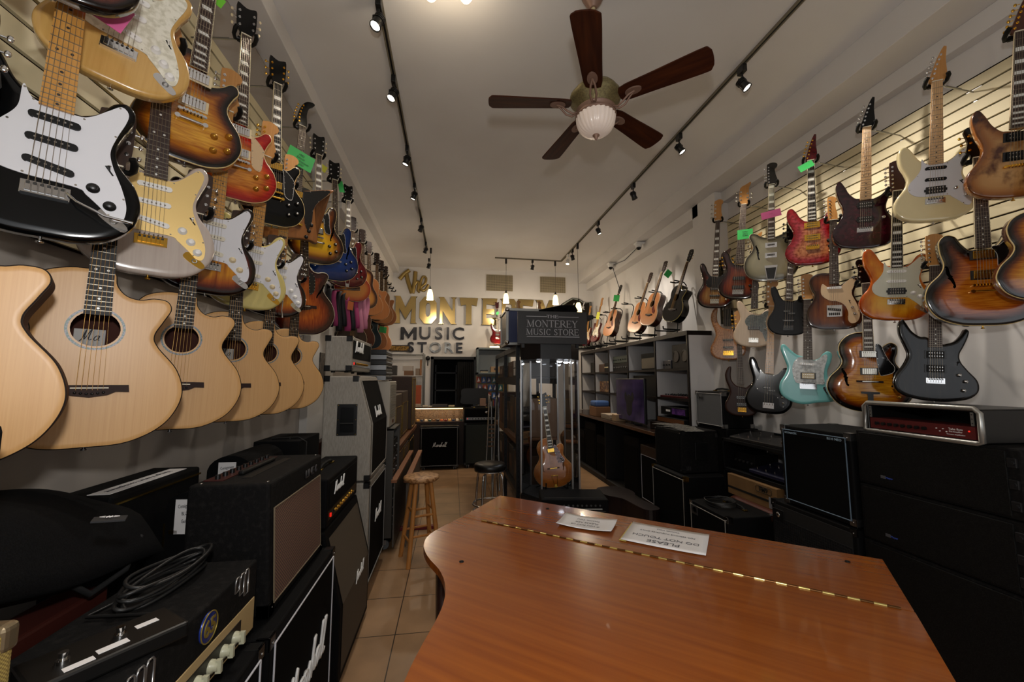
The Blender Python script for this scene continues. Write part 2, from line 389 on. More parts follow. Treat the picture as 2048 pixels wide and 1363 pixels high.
BOWL = mat('ribbed_glass_bowl', '#e2d6cc', .25, emit=('#f5d8c4', .12))
prof = [(.118 * math.cos(a) ** .7 if a < 1.55 else .004, -.088 - .115 * math.sin(a)) for a in np.linspace(0, PI / 2, 12)]
MB().lathe(prof, 72, flute=(24, .04, 14)).obj('glass_bowl', BOWL, fan)
MB().lathe([(.018, -.195), (.022, -.205), (.012, -.215), (.008, -.228), (.001, -.238)], 16).obj('finial', ROSE, fan)
R_ = .66
bl = catmull([(.16, -.045), (.2, -.055), (.35, -.062), (R_ - .06, -.075), (R_ - .015, -.07), (R_, -.045), (R_ + .004, 0), (R_, .045), (R_ - .015, .07), (R_ - .06, .075), (.35, .062), (.2, .055), (.16, .045), (.15, 0)], True, .03)
for k in range(5):
    a = PI + 1.14693 + 2 * PI * k / 5
    b = MB(); b.flat(bl, -.004, .004); bo = b.obj('blade', WALNUT, fan, .002); bo.rotation_euler = (math.radians(-12), 0, a)
    ir = MB(); ir.flat([(.235 + .048 * math.cos(t), .03 * math.sin(t)) for t in np.linspace(0, 2 * PI, 20, False)], -.012, -.004)
    for s in (-1, 1): ir.tube([(.115, s * .006, -.06), (.145, s * .012, -.075), (.18, s * .018, -.06), (.21, s * .012, -.03), (.24, 0, -.012)], .006, 8)
    io = ir.obj('blade_iron', ROSE, fan); io.rotation_euler = (0, 0, a)

# ------------------------------------------------------------------ track lighting
TRK = mat('track_metal', '#77705f', .5, .2); TRKD = mat('track_slot', '#181614', .6)
def track(label, p0, p1):
    t = thing('lighting_track', label, 'lighting track', ((p0[0] + p1[0]) / 2, (p0[1] + p1[1]) / 2, HC))
    L_ = math.dist(p0, p1); t.rotation_euler = (0, 0, math.atan2(p1[1] - p0[1], p1[0] - p0[0]))
    MB().box2((-L_ / 2, -.018, -.018), (L_ / 2, -.008, 0)).box2((-L_ / 2, .008, -.018), (L_ / 2, .018, 0)).obj('rail', TRK, t)
    MB().box2((-L_ / 2, -.008, -.008), (L_ / 2, .008, 0)).obj('slot', TRKD, t)
track('long ceiling track on the left carrying black spotlights', (-.5, 1.2), (-.51, 7.55))
track('long ceiling track on the right carrying black spotlights', (2.2, 1.2), (2.2, 7.9))
track('short cross track near the back wall', (.814, 7.84), (2.2, 7.88))
LIT = mat('lit_lamp_face', '#fff6e0', .4, emit=('#fff2da', 9)); UNLIT = mat('lamp_lens', '#8a8a88', .2, .3)
def spot(label, x, y, aim, lit, white=False, cone=1.5, en=42, drop=.1):
    t = thing('track_spotlight', label, 'spotlight', (x, y, HC - .02), 0, 'spotlights on the ceiling tracks')
    hm = WHITEP if white else BLACK
    MB().box2((-.018, -.035, -.06), (.018, .035, 0)).obj('adapter', hm, t, .004)
    MB().cyl((0, 0, -.06), (0, 0, -drop), .007, n=8).tube([(-.034, 0, -drop - .045), (-.034, 0, -drop - .01), (0, 0, -drop), (.034, 0, -drop - .01), (.034, 0, -drop - .045)], .0045, 6).obj('bracket', hm, t)
    d = (Vector(aim) - Vector((x, y, HC - .02 - drop - .045))).normalized(); q = d.to_track_quat('-Z', 'Y').to_euler()
    m = MB(); m.lathe([(.012, .045), (.026, .04), (.03, .0), (.033, -.01), (.03, -.015), (.036, -.045), (.036, -.055), (.032, -.055), (.03, -.04)], 18)
    for z in (.005, .018, .03): m.lathe([(.031, z), (.036, z), (.036, z + .005), (.031, z + .005)], 18)
    m.obj('housing', hm, t, loc=(0, 0, -drop - .045), rot=q)
    MB().cyl((0, 0, -.047), (0, 0, -.044), .03, n=18).obj('lens', LIT if lit else UNLIT, t, loc=(0, 0, -drop - .045), rot=q)
    if lit:
        src = Vector((x, y, HC - .02 - drop - .045)) + d * .075
        light('spot_glow', 'SPOT', src, en, (1, .91, .80), .03, aim, spot=cone, blend=.7)
for lab, px, aim, lit in (
    ('lit black spotlight at the top edge of the photo on the left track', (757, -5), (-1.3, 1.9, 1.6), 1),
    ('lit black spotlight, nearest one fully seen on the left track', (790, 150), (-1.3, 2.6, 1.7), 1),
    ('black spotlight second along the left track', (815, 290), (-1.3, 4.2, 1.8), 1),
    ('black spotlight third along the left track', (830, 365), (-1.3, 5.2, 1.8), 1),
    ('unlit black spotlight fourth along the left track', (845, 435), (-1.3, 6.0, 1.8), 0),
    ('black spotlight fifth along the left track', (853, 482), (-1.3, 7.4, 1.9), 1),
    ('unlit black spotlight above the left pendant lamp', (860, 515), (-1.2, 8.0, 1.8), 0)):
    p = onz(px, HC); spot(lab, -.503, p[1], aim, lit)
for lab, px, aim, lit, wh in (
    ('large black spotlight, nearest on the right track', (1483, 128), (3.15, 1.9, 2.1), 1, 0),
    ('black spotlight second along the right track', (1359, 265), (3.15, 3.0, 2.1), 1, 0),
    ('unlit black spotlight third along the right track', (1271, 365), (3.1, 4.6, 1.6), 0, 0),
    ('black spotlight fourth along the right track', (1199, 441), (3.0, 5.6, 1.9), 1, 0),
    ('unlit black spotlight fifth along the right track by the white one', (1146, 497), (2.9, 7.2, 1.6), 0, 0),
    ('white lit spotlight at the far end of the right track', (1136, 507), (1.4, 6.4, 0.6), 1, 1)):
    p = onz(px, HC); spot(lab, 2.2, p[1], aim, lit, wh, en=42 if wh else 90)
p = onz((1065, 518), HC); spot('unlit black spotlight on the short cross track', p[0], 7.86, (1.2, 8.6, 1.5), 0)
# pendants
SHADE = mat('pendant_glass', '#ffe9c0', .4, emit=('#ffdf9e', 2.6))
for lab, px, y, zt, tip in (('cream glass pendant lamp hanging left, in front of the big O', (860, 590), 7.4, 0, 0),
                       ('cream glass pendant lamp hanging from the left end of the cross track', (1012, 597), 7.85, 0, 0),
                       ('cream glass pendant lamp hanging from the middle of the cross track', (1111, 600), 7.87, 0, 0),
                       ('cream glass pendant lamp with a broken rim over the black sign', (1157, 617), 6.75, 0, 1)):
    p = ony(px, y); t = thing('pendant_lamp', lab, 'pendant lamp', (p[0], y, p[2]), 0, 'pendant lamps near the back')
    top = HC - p[2] - (0.0 if not tip else 0)
    MB().cyl((0, 0, .16), (0, 0, top - .1), .003, n=6).obj('cord', BLACK, t)
    MB().box2((-.018, -.018, top - .12), (.018, .018, top - .018)).obj('adapter', BLACK, t)
    MB().lathe([(.004, .18), (.012, .16), (.026, .12), (.026, .11)], 14).obj('cap', BLACK, t)
    MB().lathe([(.024, .112), (.04, .085), (.052, .03), (.058, -.03), (.063, -.085), (.06, -.085), (.055, -.03), (.049, .03), (.036, .083), (.02, .105)], 22).obj('shade', SHADE, t)
    light('pendant_glow', 'POINT', (p[0], y, p[2] - .12), 22, (1, .84, .64), .05)
# flush lamps at the top of the frame
for lab, px in (('round flush ceiling lamp, the brighter right one of the pair at the top edge', (932, -8)), ('round flush ceiling lamp, left one of the pair at the top edge', (862, -12))):
    p = onz(px, HC - .09); t = thing('ceiling_lamp', lab, 'ceiling lamp', (p[0], p[1], HC - .0), 0, 'pair of flush ceiling lamps')
    MB().lathe([(.07, 0), (.07, -.02), (.055, -.05), (.045, -.08), (.04, -.08)], 24).obj('base', mat('antique_gold_paint', '#8a7a4c', .5, .3), t)
    MB().lathe([(.04, -.075), (.038, -.1), (.026, -.12), (.004, -.128)], 20).obj('bulb', mat('lit_bulb', '#fff4dc', .4, emit=('#ffe6b8', 9)), t)
    light('bulb_glow', 'POINT', (p[0], p[1], HC - .24), 2, (1, .82, .6), .05)
# ------------------------------------------------------------------ guitars
# outlines in cm, clockwise or not, x to the treble side, z up from the strap button
def mir(right): return right + [(-x, z) for x, z in reversed(right) if x > .01]
STRAT = [(0, 0), (6, .2), (11.2, 2), (15.2, 6.5), (16.3, 11.8), (14.8, 17.2), (11.6, 21.8), (10.6, 25.6), (11.6, 29.6), (13.3, 34.2), (13.2, 37.4), (11.4, 38.9), (9, 37.6), (6.8, 34), (4.4, 32.2), (3, 31.9), (-3, 32.6), (-4.6, 33.2), (-7, 36), (-9, 40), (-11.4, 43.2), (-13.9, 42.8), (-14.9, 39.2), (-14.2, 33.4), (-12, 28), (-11, 24), (-12.2, 19.4), (-15, 14.8), (-16.4, 10), (-15, 5), (-11, 1.6), (-5.5, .2)]
PBASS = [(0, 0), (6.5, .3), (12, 2.4), (16, 7.5), (16.8, 13.5), (14.8, 19.5), (11.8, 24.5), (11.6, 28.5), (13.2, 33), (14, 37), (12.4, 39.6), (9.8, 38.8), (7.4, 35), (4.4, 32.8), (3.2, 32.5), (-3.2, 33.6), (-5, 34.6), (-7.6, 38.6), (-9.4, 44), (-12, 47.6), (-14.8, 46.6), (-15, 42), (-13.2, 35), (-11.8, 29.5), (-12.6, 24), (-15.8, 17.5), (-17, 11.5), (-15.2, 5.6), (-11, 1.8), (-5.5, .2)]
LESPAUL = [(0, 0), (7, .5), (13, 3.8), (16.4, 10.6), (15.4, 17.5), (11.4, 23.3), (10.5, 27), (12, 31.6), (13.4, 34.6), (12.7, 37.2), (10.4, 37.4), (7.6, 34.6), (4.8, 33), (2.9, 33), (2.9, 43.2), (-2.8, 44.2), (-7, 43.8), (-11.4, 40.8), (-13.2, 36), (-12.4, 31), (-10.6, 26.5), (-11.6, 22.5), (-15.2, 17), (-16.4, 10.5), (-13, 3.8), (-7, .5)]
ES = mir([(0, 0), (9, .8), (16.5, 5), (20.2, 13), (19, 20.5), (14.6, 26.5), (13.2, 31), (14.4, 37), (14.6, 42.8), (12.2, 46), (8.8, 45), (6.6, 41), (4.4, 38), (2.9, 37.6)])
ACCUT = [(0, 0), (9, .7), (16.6, 5.4), (20.2, 13.5), (18.6, 21.5), (13.6, 28.6), (12.6, 32), (14.4, 36.4), (16, 40.4), (14.8, 43), (11.6, 43.4), (8.6, 42.6), (5.6, 43.4), (3.6, 46), (2.9, 49.5), (0, 50), (-6, 49.8), (-11.5, 47.4), (-14.2, 42.4), (-13.8, 36.8), (-12.2, 32), (-13.6, 27.5), (-18.4, 21), (-20.2, 13.5), (-16.6, 5.4), (-9, .7)]
DREAD = mir([(0, 0), (9, .6), (16.4, 4.6), (19.8, 12), (18.6, 20), (14.9, 26.5), (13.6, 31), (14.2, 37), (14.2, 43), (11, 48), (5, 50.2), (0, 50.4)])
ARCH = [(0, 0), (9, .8), (17, 5.4), (21.4, 14), (20, 21.6), (14.8, 28.5), (13, 33), (14.2, 38), (14, 42.4), (11.4, 44.4), (8.4, 43), (5.6, 40), (2.9, 39.4), (2.9, 50.5), (-4, 51.4), (-10, 49.4), (-14.2, 44), (-14.6, 38), (-13.2, 32.6), (-15, 28), (-20, 21.6), (-21.4, 14), (-17, 5.4), (-9, .8)]
TELE = [(0, 0), (8, .3), (13.6, 3), (15.8, 9), (15, 15.6), (12, 21), (11, 25), (12, 29), (14.2, 33.4), (13.4, 36.8), (10.6, 37.2), (7.8, 34.4), (4.8, 32.2), (3, 32), (3, 40), (-3, 40.4), (-8, 40.6), (-12.4, 38.6), (-14, 34.4), (-12.8, 29), (-11.2, 25), (-12, 21), (-15, 15.6), (-15.8, 9), (-13.6, 3), (-8, .3)]
EXPLORER = [(6, 1.5), (14.5, 1.2), (15.2, 3.4), (12.4, 20), (12.8, 27), (22.5, 39.5), (23.2, 41), (21.5, 41.2), (5, 34.2), (3, 33.8), (-3, 34.4), (-9, 35.5), (-14.5, 36), (-15.5, 34.8), (-13, 26), (-12.6, 22), (-26, -2), (-26.6, -4.4), (-24.5, -5.2)]
JAG = [(0, 0), (5, 1.2), (12, 2.4), (16.2, 3.8), (16.6, 7.6), (13.6, 15), (11.4, 20), (11.4, 25), (13.4, 31), (13.8, 36), (11.4, 37.8), (8.8, 36), (6.6, 32.8), (3, 31.6), (-3, 34), (-6, 35), (-10, 38.6), (-13.4, 42.4), (-15.6, 42.2), (-16, 38.6), (-13.6, 31), (-12.2, 25.8), (-13.6, 20.4), (-16.4, 15), (-17, 9.4), (-15, 4.6), (-9.6, 1), (-4, -.3)]
HORN = [(0, 0), (7, .6), (13.5, 2.6), (17, 6.8), (16.8, 12.5), (13, 18.4), (10.4, 23), (10, 27), (11.6, 31.4), (13.2, 36.2), (13.8, 40), (12.3, 41.2), (10.8, 38), (8.2, 34.4), (5, 33), (3, 32.8), (-3, 36.6), (-6, 37), (-9.4, 40.2), (-12, 45.2), (-13.4, 47.2), (-15.2, 44.2), (-14.8, 38), (-12.4, 31), (-11.2, 26), (-13, 20.4), (-16.4, 14.4), (-17.4, 8.8), (-15.2, 4), (-9, 1)]
SUPER = [(0, 0), (6, .4), (11.6, 2.2), (15, 6.6), (15.8, 11.6), (13.8, 17), (10.8, 22), (10, 26), (11, 30.4), (13, 35), (14, 39), (12.6, 39.4), (10.2, 36.4), (7.4, 33.2), (4.4, 31.6), (3, 31.4), (-3, 32.4), (-5, 33), (-8, 36.6), (-10, 41), (-12.4, 45), (-14.2, 44.2), (-14.6, 39.6), (-13.2, 33), (-11.2, 27.5), (-10.8, 23.6), (-12.4, 19), (-15.2, 14), (-16, 9.4), (-14.4, 4.6), (-10.6, 1.6), (-5, .3)]
WARWICK = [(0, 0), (6, .2), (11, 2.4), (14.6, 7), (15.2, 12.6), (12.8, 18), (11, 22.6), (11.2, 27), (13.6, 32), (15, 36.4), (12.6, 37.4), (9, 34.6), (5, 31), (3.2, 30.6), (-3.2, 32), (-6, 34), (-8.8, 38.6), (-9.4, 45), (-8.6, 52), (-10.4, 53.4), (-13.4, 50), (-15, 44), (-14, 37), (-11.6, 30), (-11, 25), (-13, 19), (-15.8, 13), (-15.4, 6.6), (-11.4, 2), (-5.5, .2)]
LBASS = [(0, 0), (7, .8), (12.6, 3.2), (15.2, 8.6), (14.4, 14.4), (11.4, 20), (10.6, 25), (13, 31), (13.6, 35), (11.4, 37), (8.6, 35.6), (5.6, 32.8), (3.2, 32.4), (-3.2, 34), (-6, 37), (-9, 42), (-12, 45.4), (-14.8, 44.6), (-14.6, 39), (-12.4, 32), (-12, 27), (-14.6, 21), (-17, 14), (-16.4, 7.4), (-12.4, 2.6), (-6, .5)]
CORON = mir([(0, 0), (9, .8), (16, 4.8), (19, 12), (17.8, 19.5), (14, 25), (12.8, 29), (14, 33.6), (15.6, 38), (14, 40.6), (10.6, 40.2), (7, 37.6), (4.4, 36.6), (2.9, 36.4)])

H_FENDER = [(-2.1, 0), (-2.6, 1.5), (-3.0, 3), (-3.4, 16.6), (-2.8, 18), (-.6, 18.9), (1.6, 18.7), (3.3, 17.8), (4.0, 16.2), (3.5, 14.6), (2.3, 13.6), (2.2, 12), (2.8, 8.4), (3.8, 5), (4.0, 3), (3.2, 1.4), (2.1, 0)]
H_TELE = [(-2.1, 0), (-2.4, 1.5), (-2.8, 3), (-3.1, 16), (-2.2, 17.6), (-.2, 17.8), (1.4, 16.9), (2.2, 15.2), (1.4, 13), (1.6, 9), (2.4, 5), (2.5, 3), (2.1, 0)]
H_GIB = [(-2.15, 0), (-2.6, 2), (-3.9, 4.6), (-4.2, 14.6), (-3.4, 15.8), (-2, 15.2), (0, 14.6), (2, 15.2), (3.4, 15.8), (4.2, 14.6), (3.9, 4.6), (2.6, 2), (2.15, 0)]
H_EPI = [(-2.15, 0), (-2.6, 2), (-4, 4), (-3.4, 9), (-4.6, 14.4), (-3.2, 16.4), (-1.4, 16), (0, 16.8), (1.4, 16), (3.2, 16.4), (4.6, 14.4), (3.4, 9), (4, 4), (2.6, 2), (2.15, 0)]
H_POINT = [(-2.1, 0), (-3, 1.6), (-2.2, 5), (.4, 14.5), (2.6, 19.6), (3.6, 19.2), (3.4, 12), (3.9, 4.6), (3.4, 1.6), (2.1, 0)]
H_HOCKEY = [(-2.1, 0), (-2.6, 1.6), (-3.4, 6), (-1.6, 14), (1.4, 18.6), (5, 20), (6.6, 19.4), (6, 17.6), (3.2, 14.4), (2.2, 9), (2.8, 3), (2.1, 0)]
H_ACO = [(-2.2, 0), (-2.6, 2), (-3.6, 4), (-3.9, 15), (-3, 16.8), (0, 17.3), (3, 16.8), (3.9, 15), (3.6, 4), (2.6, 2), (2.2, 0)]
H_BASS = [(-2, 0), (-3, 2), (-3.6, 5), (-3.9, 19.4), (-2.8, 21.4), (-.4, 22.6), (2.4, 22.2), (4.2, 20.6), (4, 18.2), (2.8, 16.4), (3, 9), (3.9, 5), (3.6, 2.4), (2, 0)]
H_BASS5 = [(-2.3, 0), (-3, 2), (-4, 5), (-4.2, 14), (-3, 17.4), (1, 19.6), (4.4, 21.6), (4.6, 19.4), (3.4, 15.6), (3.9, 6), (3.2, 2), (2.3, 0)]
INL6 = [(-1, 2.6 + 2.5 * k) for k in range(6)]
T33 = [(s, 4.6 + 3.6 * k) for s in (-1, 1) for k in range(3)]
HEADS = {'fender': (H_FENDER, INL6), 'tele': (H_TELE, INL6), 'gibson': (H_GIB, T33), 'epi': (H_EPI, T33), 'point': (H_POINT, [(-1, 2.4 + 2.5 * k) for k in range(6)]),
         'hockey': (H_HOCKEY, [(-1, 3 + 2.4 * k) for k in range(6)]), 'aco': (H_ACO, T33), 'bass': (H_BASS, [(-1, 4 + 4.4 * k) for k in range(4)]),
         'bass5': (H_BASS5, [(-1, 4.5), (-1, 8.5), (-1, 12.5), (1, 6.5), (1, 10.5)]), 'musicman': (H_BASS5, [(-1, 4.5), (-1, 8.5), (-1, 12.5), (1, 6.5)]),
         'aco12': (H_ACO, [(s, 3.4 + 2.1 * k) for s in (-1, 1) for k in range(6)])}

def pip(px, pz, poly):          # points inside polygon (numpy, even-odd)
    ins = np.zeros(len(px), bool); n = len(poly); j = n - 1
    for i in range(n):
        xi, zi = poly[i]; xj, zj = poly[j]
        if zi != zj:
            c = ((zi > pz) != (zj > pz)) & (px < (xj - xi) * (pz - zi) / (zj - zi) + xi); ins ^= c
        j = i
    return ins
def dist_to(px, pz, poly):
    A = np.array(poly); B = np.roll(A, -1, 0); d = np.full(len(px), 9.)
    P = np.stack([px, pz], 1)
    for a, b in zip(A, B):
        ab = b - a; L = (ab @ ab) or 1e-12
        t = np.clip(((P - a) @ ab) / L, 0, 1); q = P - a - t[:, None] * ab
        d = np.minimum(d, np.sqrt((q * q).sum(1)))
    return d
BODY_CACHE = {}
def body_mesh(key, outline, t, R, arch, holes, bind, step, fine, backR=None):
    ck = (key, t, R, arch, str(holes), bind, step)
    if ck in BODY_CACHE: return BODY_CACHE[ck]
    out = catmull([(x / 100, z / 100) for x, z in outline], True, step)
    out = [p for i, p in enumerate(out) if math.dist(p, out[i - 1]) > 1e-5]
    area = sum(out[i - 1][0] * out[i][1] - out[i][0] * out[i - 1][1] for i in range(len(out)))
    if area < 0: out.reverse()
    A = np.array(out); T = np.roll(A, -1, 0) - np.roll(A, 1, 0); T /= np.linalg.norm(T, axis=1)[:, None]; Nn = np.stack([-T[:, 1], T[:, 0]], 1)
    rings = []
    offs = [.0028] if R < .004 else [R * .12, R * .4, R]
    if R < .004: offs = [.0028] if bind else [.002]
    for o in offs + [offs[-1] + .012, offs[-1] + .026]:
        Q = A + Nn * o; keep = (dist_to(Q[:, 0], Q[:, 1], out) > o * .93) & pip(Q[:, 0], Q[:, 1], out); rings.append(Q[keep])
    x0, z0 = A.min(0); x1, z1 = A.max(0); gx, gz = np.meshgrid(np.arange(x0, x1, fine), np.arange(z0, z1, fine)); G = np.stack([gx.ravel(), gz.ravel()], 1)
    k = pip(G[:, 0], G[:, 1], out) & (dist_to(G[:, 0], G[:, 1], out) > offs[-1] + .03); G = G[k]
    loops = [out] + holes; vs = []; ed = []
    for lp in loops:
        b = len(vs); vs += [Vector(p) for p in lp]; ed += [(b + i, b + (i + 1) % len(lp)) for i in range(len(lp))]
    pts = np.concatenate(rings + [G])
    for hl in holes: pts = pts[(~pip(pts[:, 0], pts[:, 1], hl)) & (dist_to(pts[:, 0], pts[:, 1], hl) > .002)]
    vs += [Vector(p) for p in pts]
    V, E_, Fc, *_r = delaunay_2d_cdt(vs, ed, [], 0, 1e-6)
    V = np.array([tuple(v) for v in V]); Fc = [f for f in Fc if len(f) == 3]
    C = np.array([V[list(f)].mean(0) for f in Fc]); ok = pip(C[:, 0], C[:, 1], out)
    for hl in holes: ok &= ~pip(C[:, 0], C[:, 1], hl)
    tri = [f for f, q in zip(Fc, ok) if q]
    d = dist_to(V[:, 0], V[:, 1], out)
    rr = np.clip(R - d, 0, R); y = R - np.sqrt(np.maximum(R * R - rr * rr, 0))
    u = np.clip(d / .07, 0, 1); y = y - arch * (u * u * (3 - 2 * u))
    mats = []; cd = [d[list(f)].mean() for f in tri]
    verts = [(v[0], yy, v[1]) for v, yy in zip(V, y)]
    faces = []
    for f, q in zip(tri, cd):
        a, b, c = f
        ar = (V[b][0] - V[a][0]) * (V[c][1] - V[a][1]) - (V[c][0] - V[a][0]) * (V[b][1] - V[a][1])
        faces.append((a, b, c) if ar > 0 else (a, c, b)); mats.append(2 if (bind and q < .0028) else 0)
    smooth = [True] * len(faces); rim = list(d)
    # sides and back
    n = len(out); b0 = len(verts); bR = min(R, t * .3) if backR is None else backR
    AI = A + Nn * bR * .5
    for P_, yy in ((A, R), (A, R + .004), (A, t - bR), (AI, t)):
        verts += [(p[0], yy, p[1]) for p in P_]; rim += [0.] * n
    for r in range(3):
        for i in range(n):
            j = (i + 1) % n; faces.append((b0 + r * n + j, b0 + r * n + i, b0 + (r + 1) * n + i, b0 + (r + 1) * n + j)); mats.append(2 if (bind and r == 0) else 1); smooth.append(r != 0)
    faces.append(tuple(b0 + 3 * n + (n - 1 - i) for i in range(n))[::-1]); mats.append(1); smooth.append(False)
    for hl in holes:        # rims of the holes
        m = len(hl); b = len(verts); dd = dist_to(np.array([p[0] for p in hl]), np.array([p[1] for p in hl]), out)
        uu = np.clip(dd / .07, 0, 1); ya = -arch * (uu * uu * (3 - 2 * uu))
        verts += [(p[0], q, p[1]) for p, q in zip(hl, ya)] + [(p[0], q + .004, p[1]) for p, q in zip(hl, ya)]; rim += [.1] * (2 * m)
        for i in range(m): faces.append((b + i, b + (i + 1) % m, b + m + (i + 1) % m, b + m + i)); mats.append(1); smooth.append(True)
    me = bpy.data.meshes.new('body'); me.from_pydata(verts, [], faces)
    at = me.attributes.new('rim', 'FLOAT', 'POINT'); at.data.foreach_set('value', np.array(rim, dtype=np.float32))
    me.polygons.foreach_set('material_index', mats); me.polygons.foreach_set('use_smooth', smooth); me.update()
    BODY_CACHE[ck] = (me, out); return BODY_CACHE[ck]
def plate(poly, y0, y1, step=.006, smoothit=True):       # thin plate; polygon in cm -> mesh builder
    p = [(x / 100, z / 100) for x, z in poly]
    if smoothit: p = catmull(p, True, step)
    ar = sum(p[i - 1][0] * p[i][1] - p[i][0] * p[i - 1][1] for i in range(len(p)))
    if ar < 0: p.reverse()
    n = len(p); mb = MB(); V, E_, Fc, *_r = delaunay_2d_cdt([Vector(q) for q in p], [(i, (i + 1) % n) for i in range(n)], [], 0, 1e-6)
    V = [tuple(v) for v in V]; C = np.array([np.mean([V[i] for i in f], 0) for f in Fc]); ok = pip(C[:, 0], C[:, 1], p)
    mb.add([(v[0], y0, v[1]) for v in V], [tuple(f) for f, q in zip(Fc, ok) if q])
    mb.add([(q[0], y0, q[1]) for q in p] + [(q[0], y1, q[1]) for q in p], [(k, (k + 1) % n, (k + 1) % n + n, k + n) for k in range(n)])
    return mb, p
def fhole(cx, cz, s, tilt, L=12):
    P = [(-1.1, -.5 * L + .6), (-.5, -.5 * L), (.1, -.5 * L + .9), (-.3, -.5 * L + 1.6), (.5, -1.6), (1.3, -.3), (.8, .1), (1.3, 1.6), (1.2, .5 * L - 1.8), (.9, .5 * L - 1.0), (1.4, .5 * L - .7), (1.1, .5 * L), (.4, .5 * L - .2), (.0, .5 * L - 1.6), (-.2, 1.2), (-.9, .2), (-.5, -.2), (-.9, -1.4), (-1.2, -.5 * L + 1.6)]
    c, q = math.cos(tilt), math.sin(tilt)
    return catmull([((cx + s * (x * c - z * q)) / 100, (cz + (x * q + z * c)) / 100) for x, z in P], True, .006)

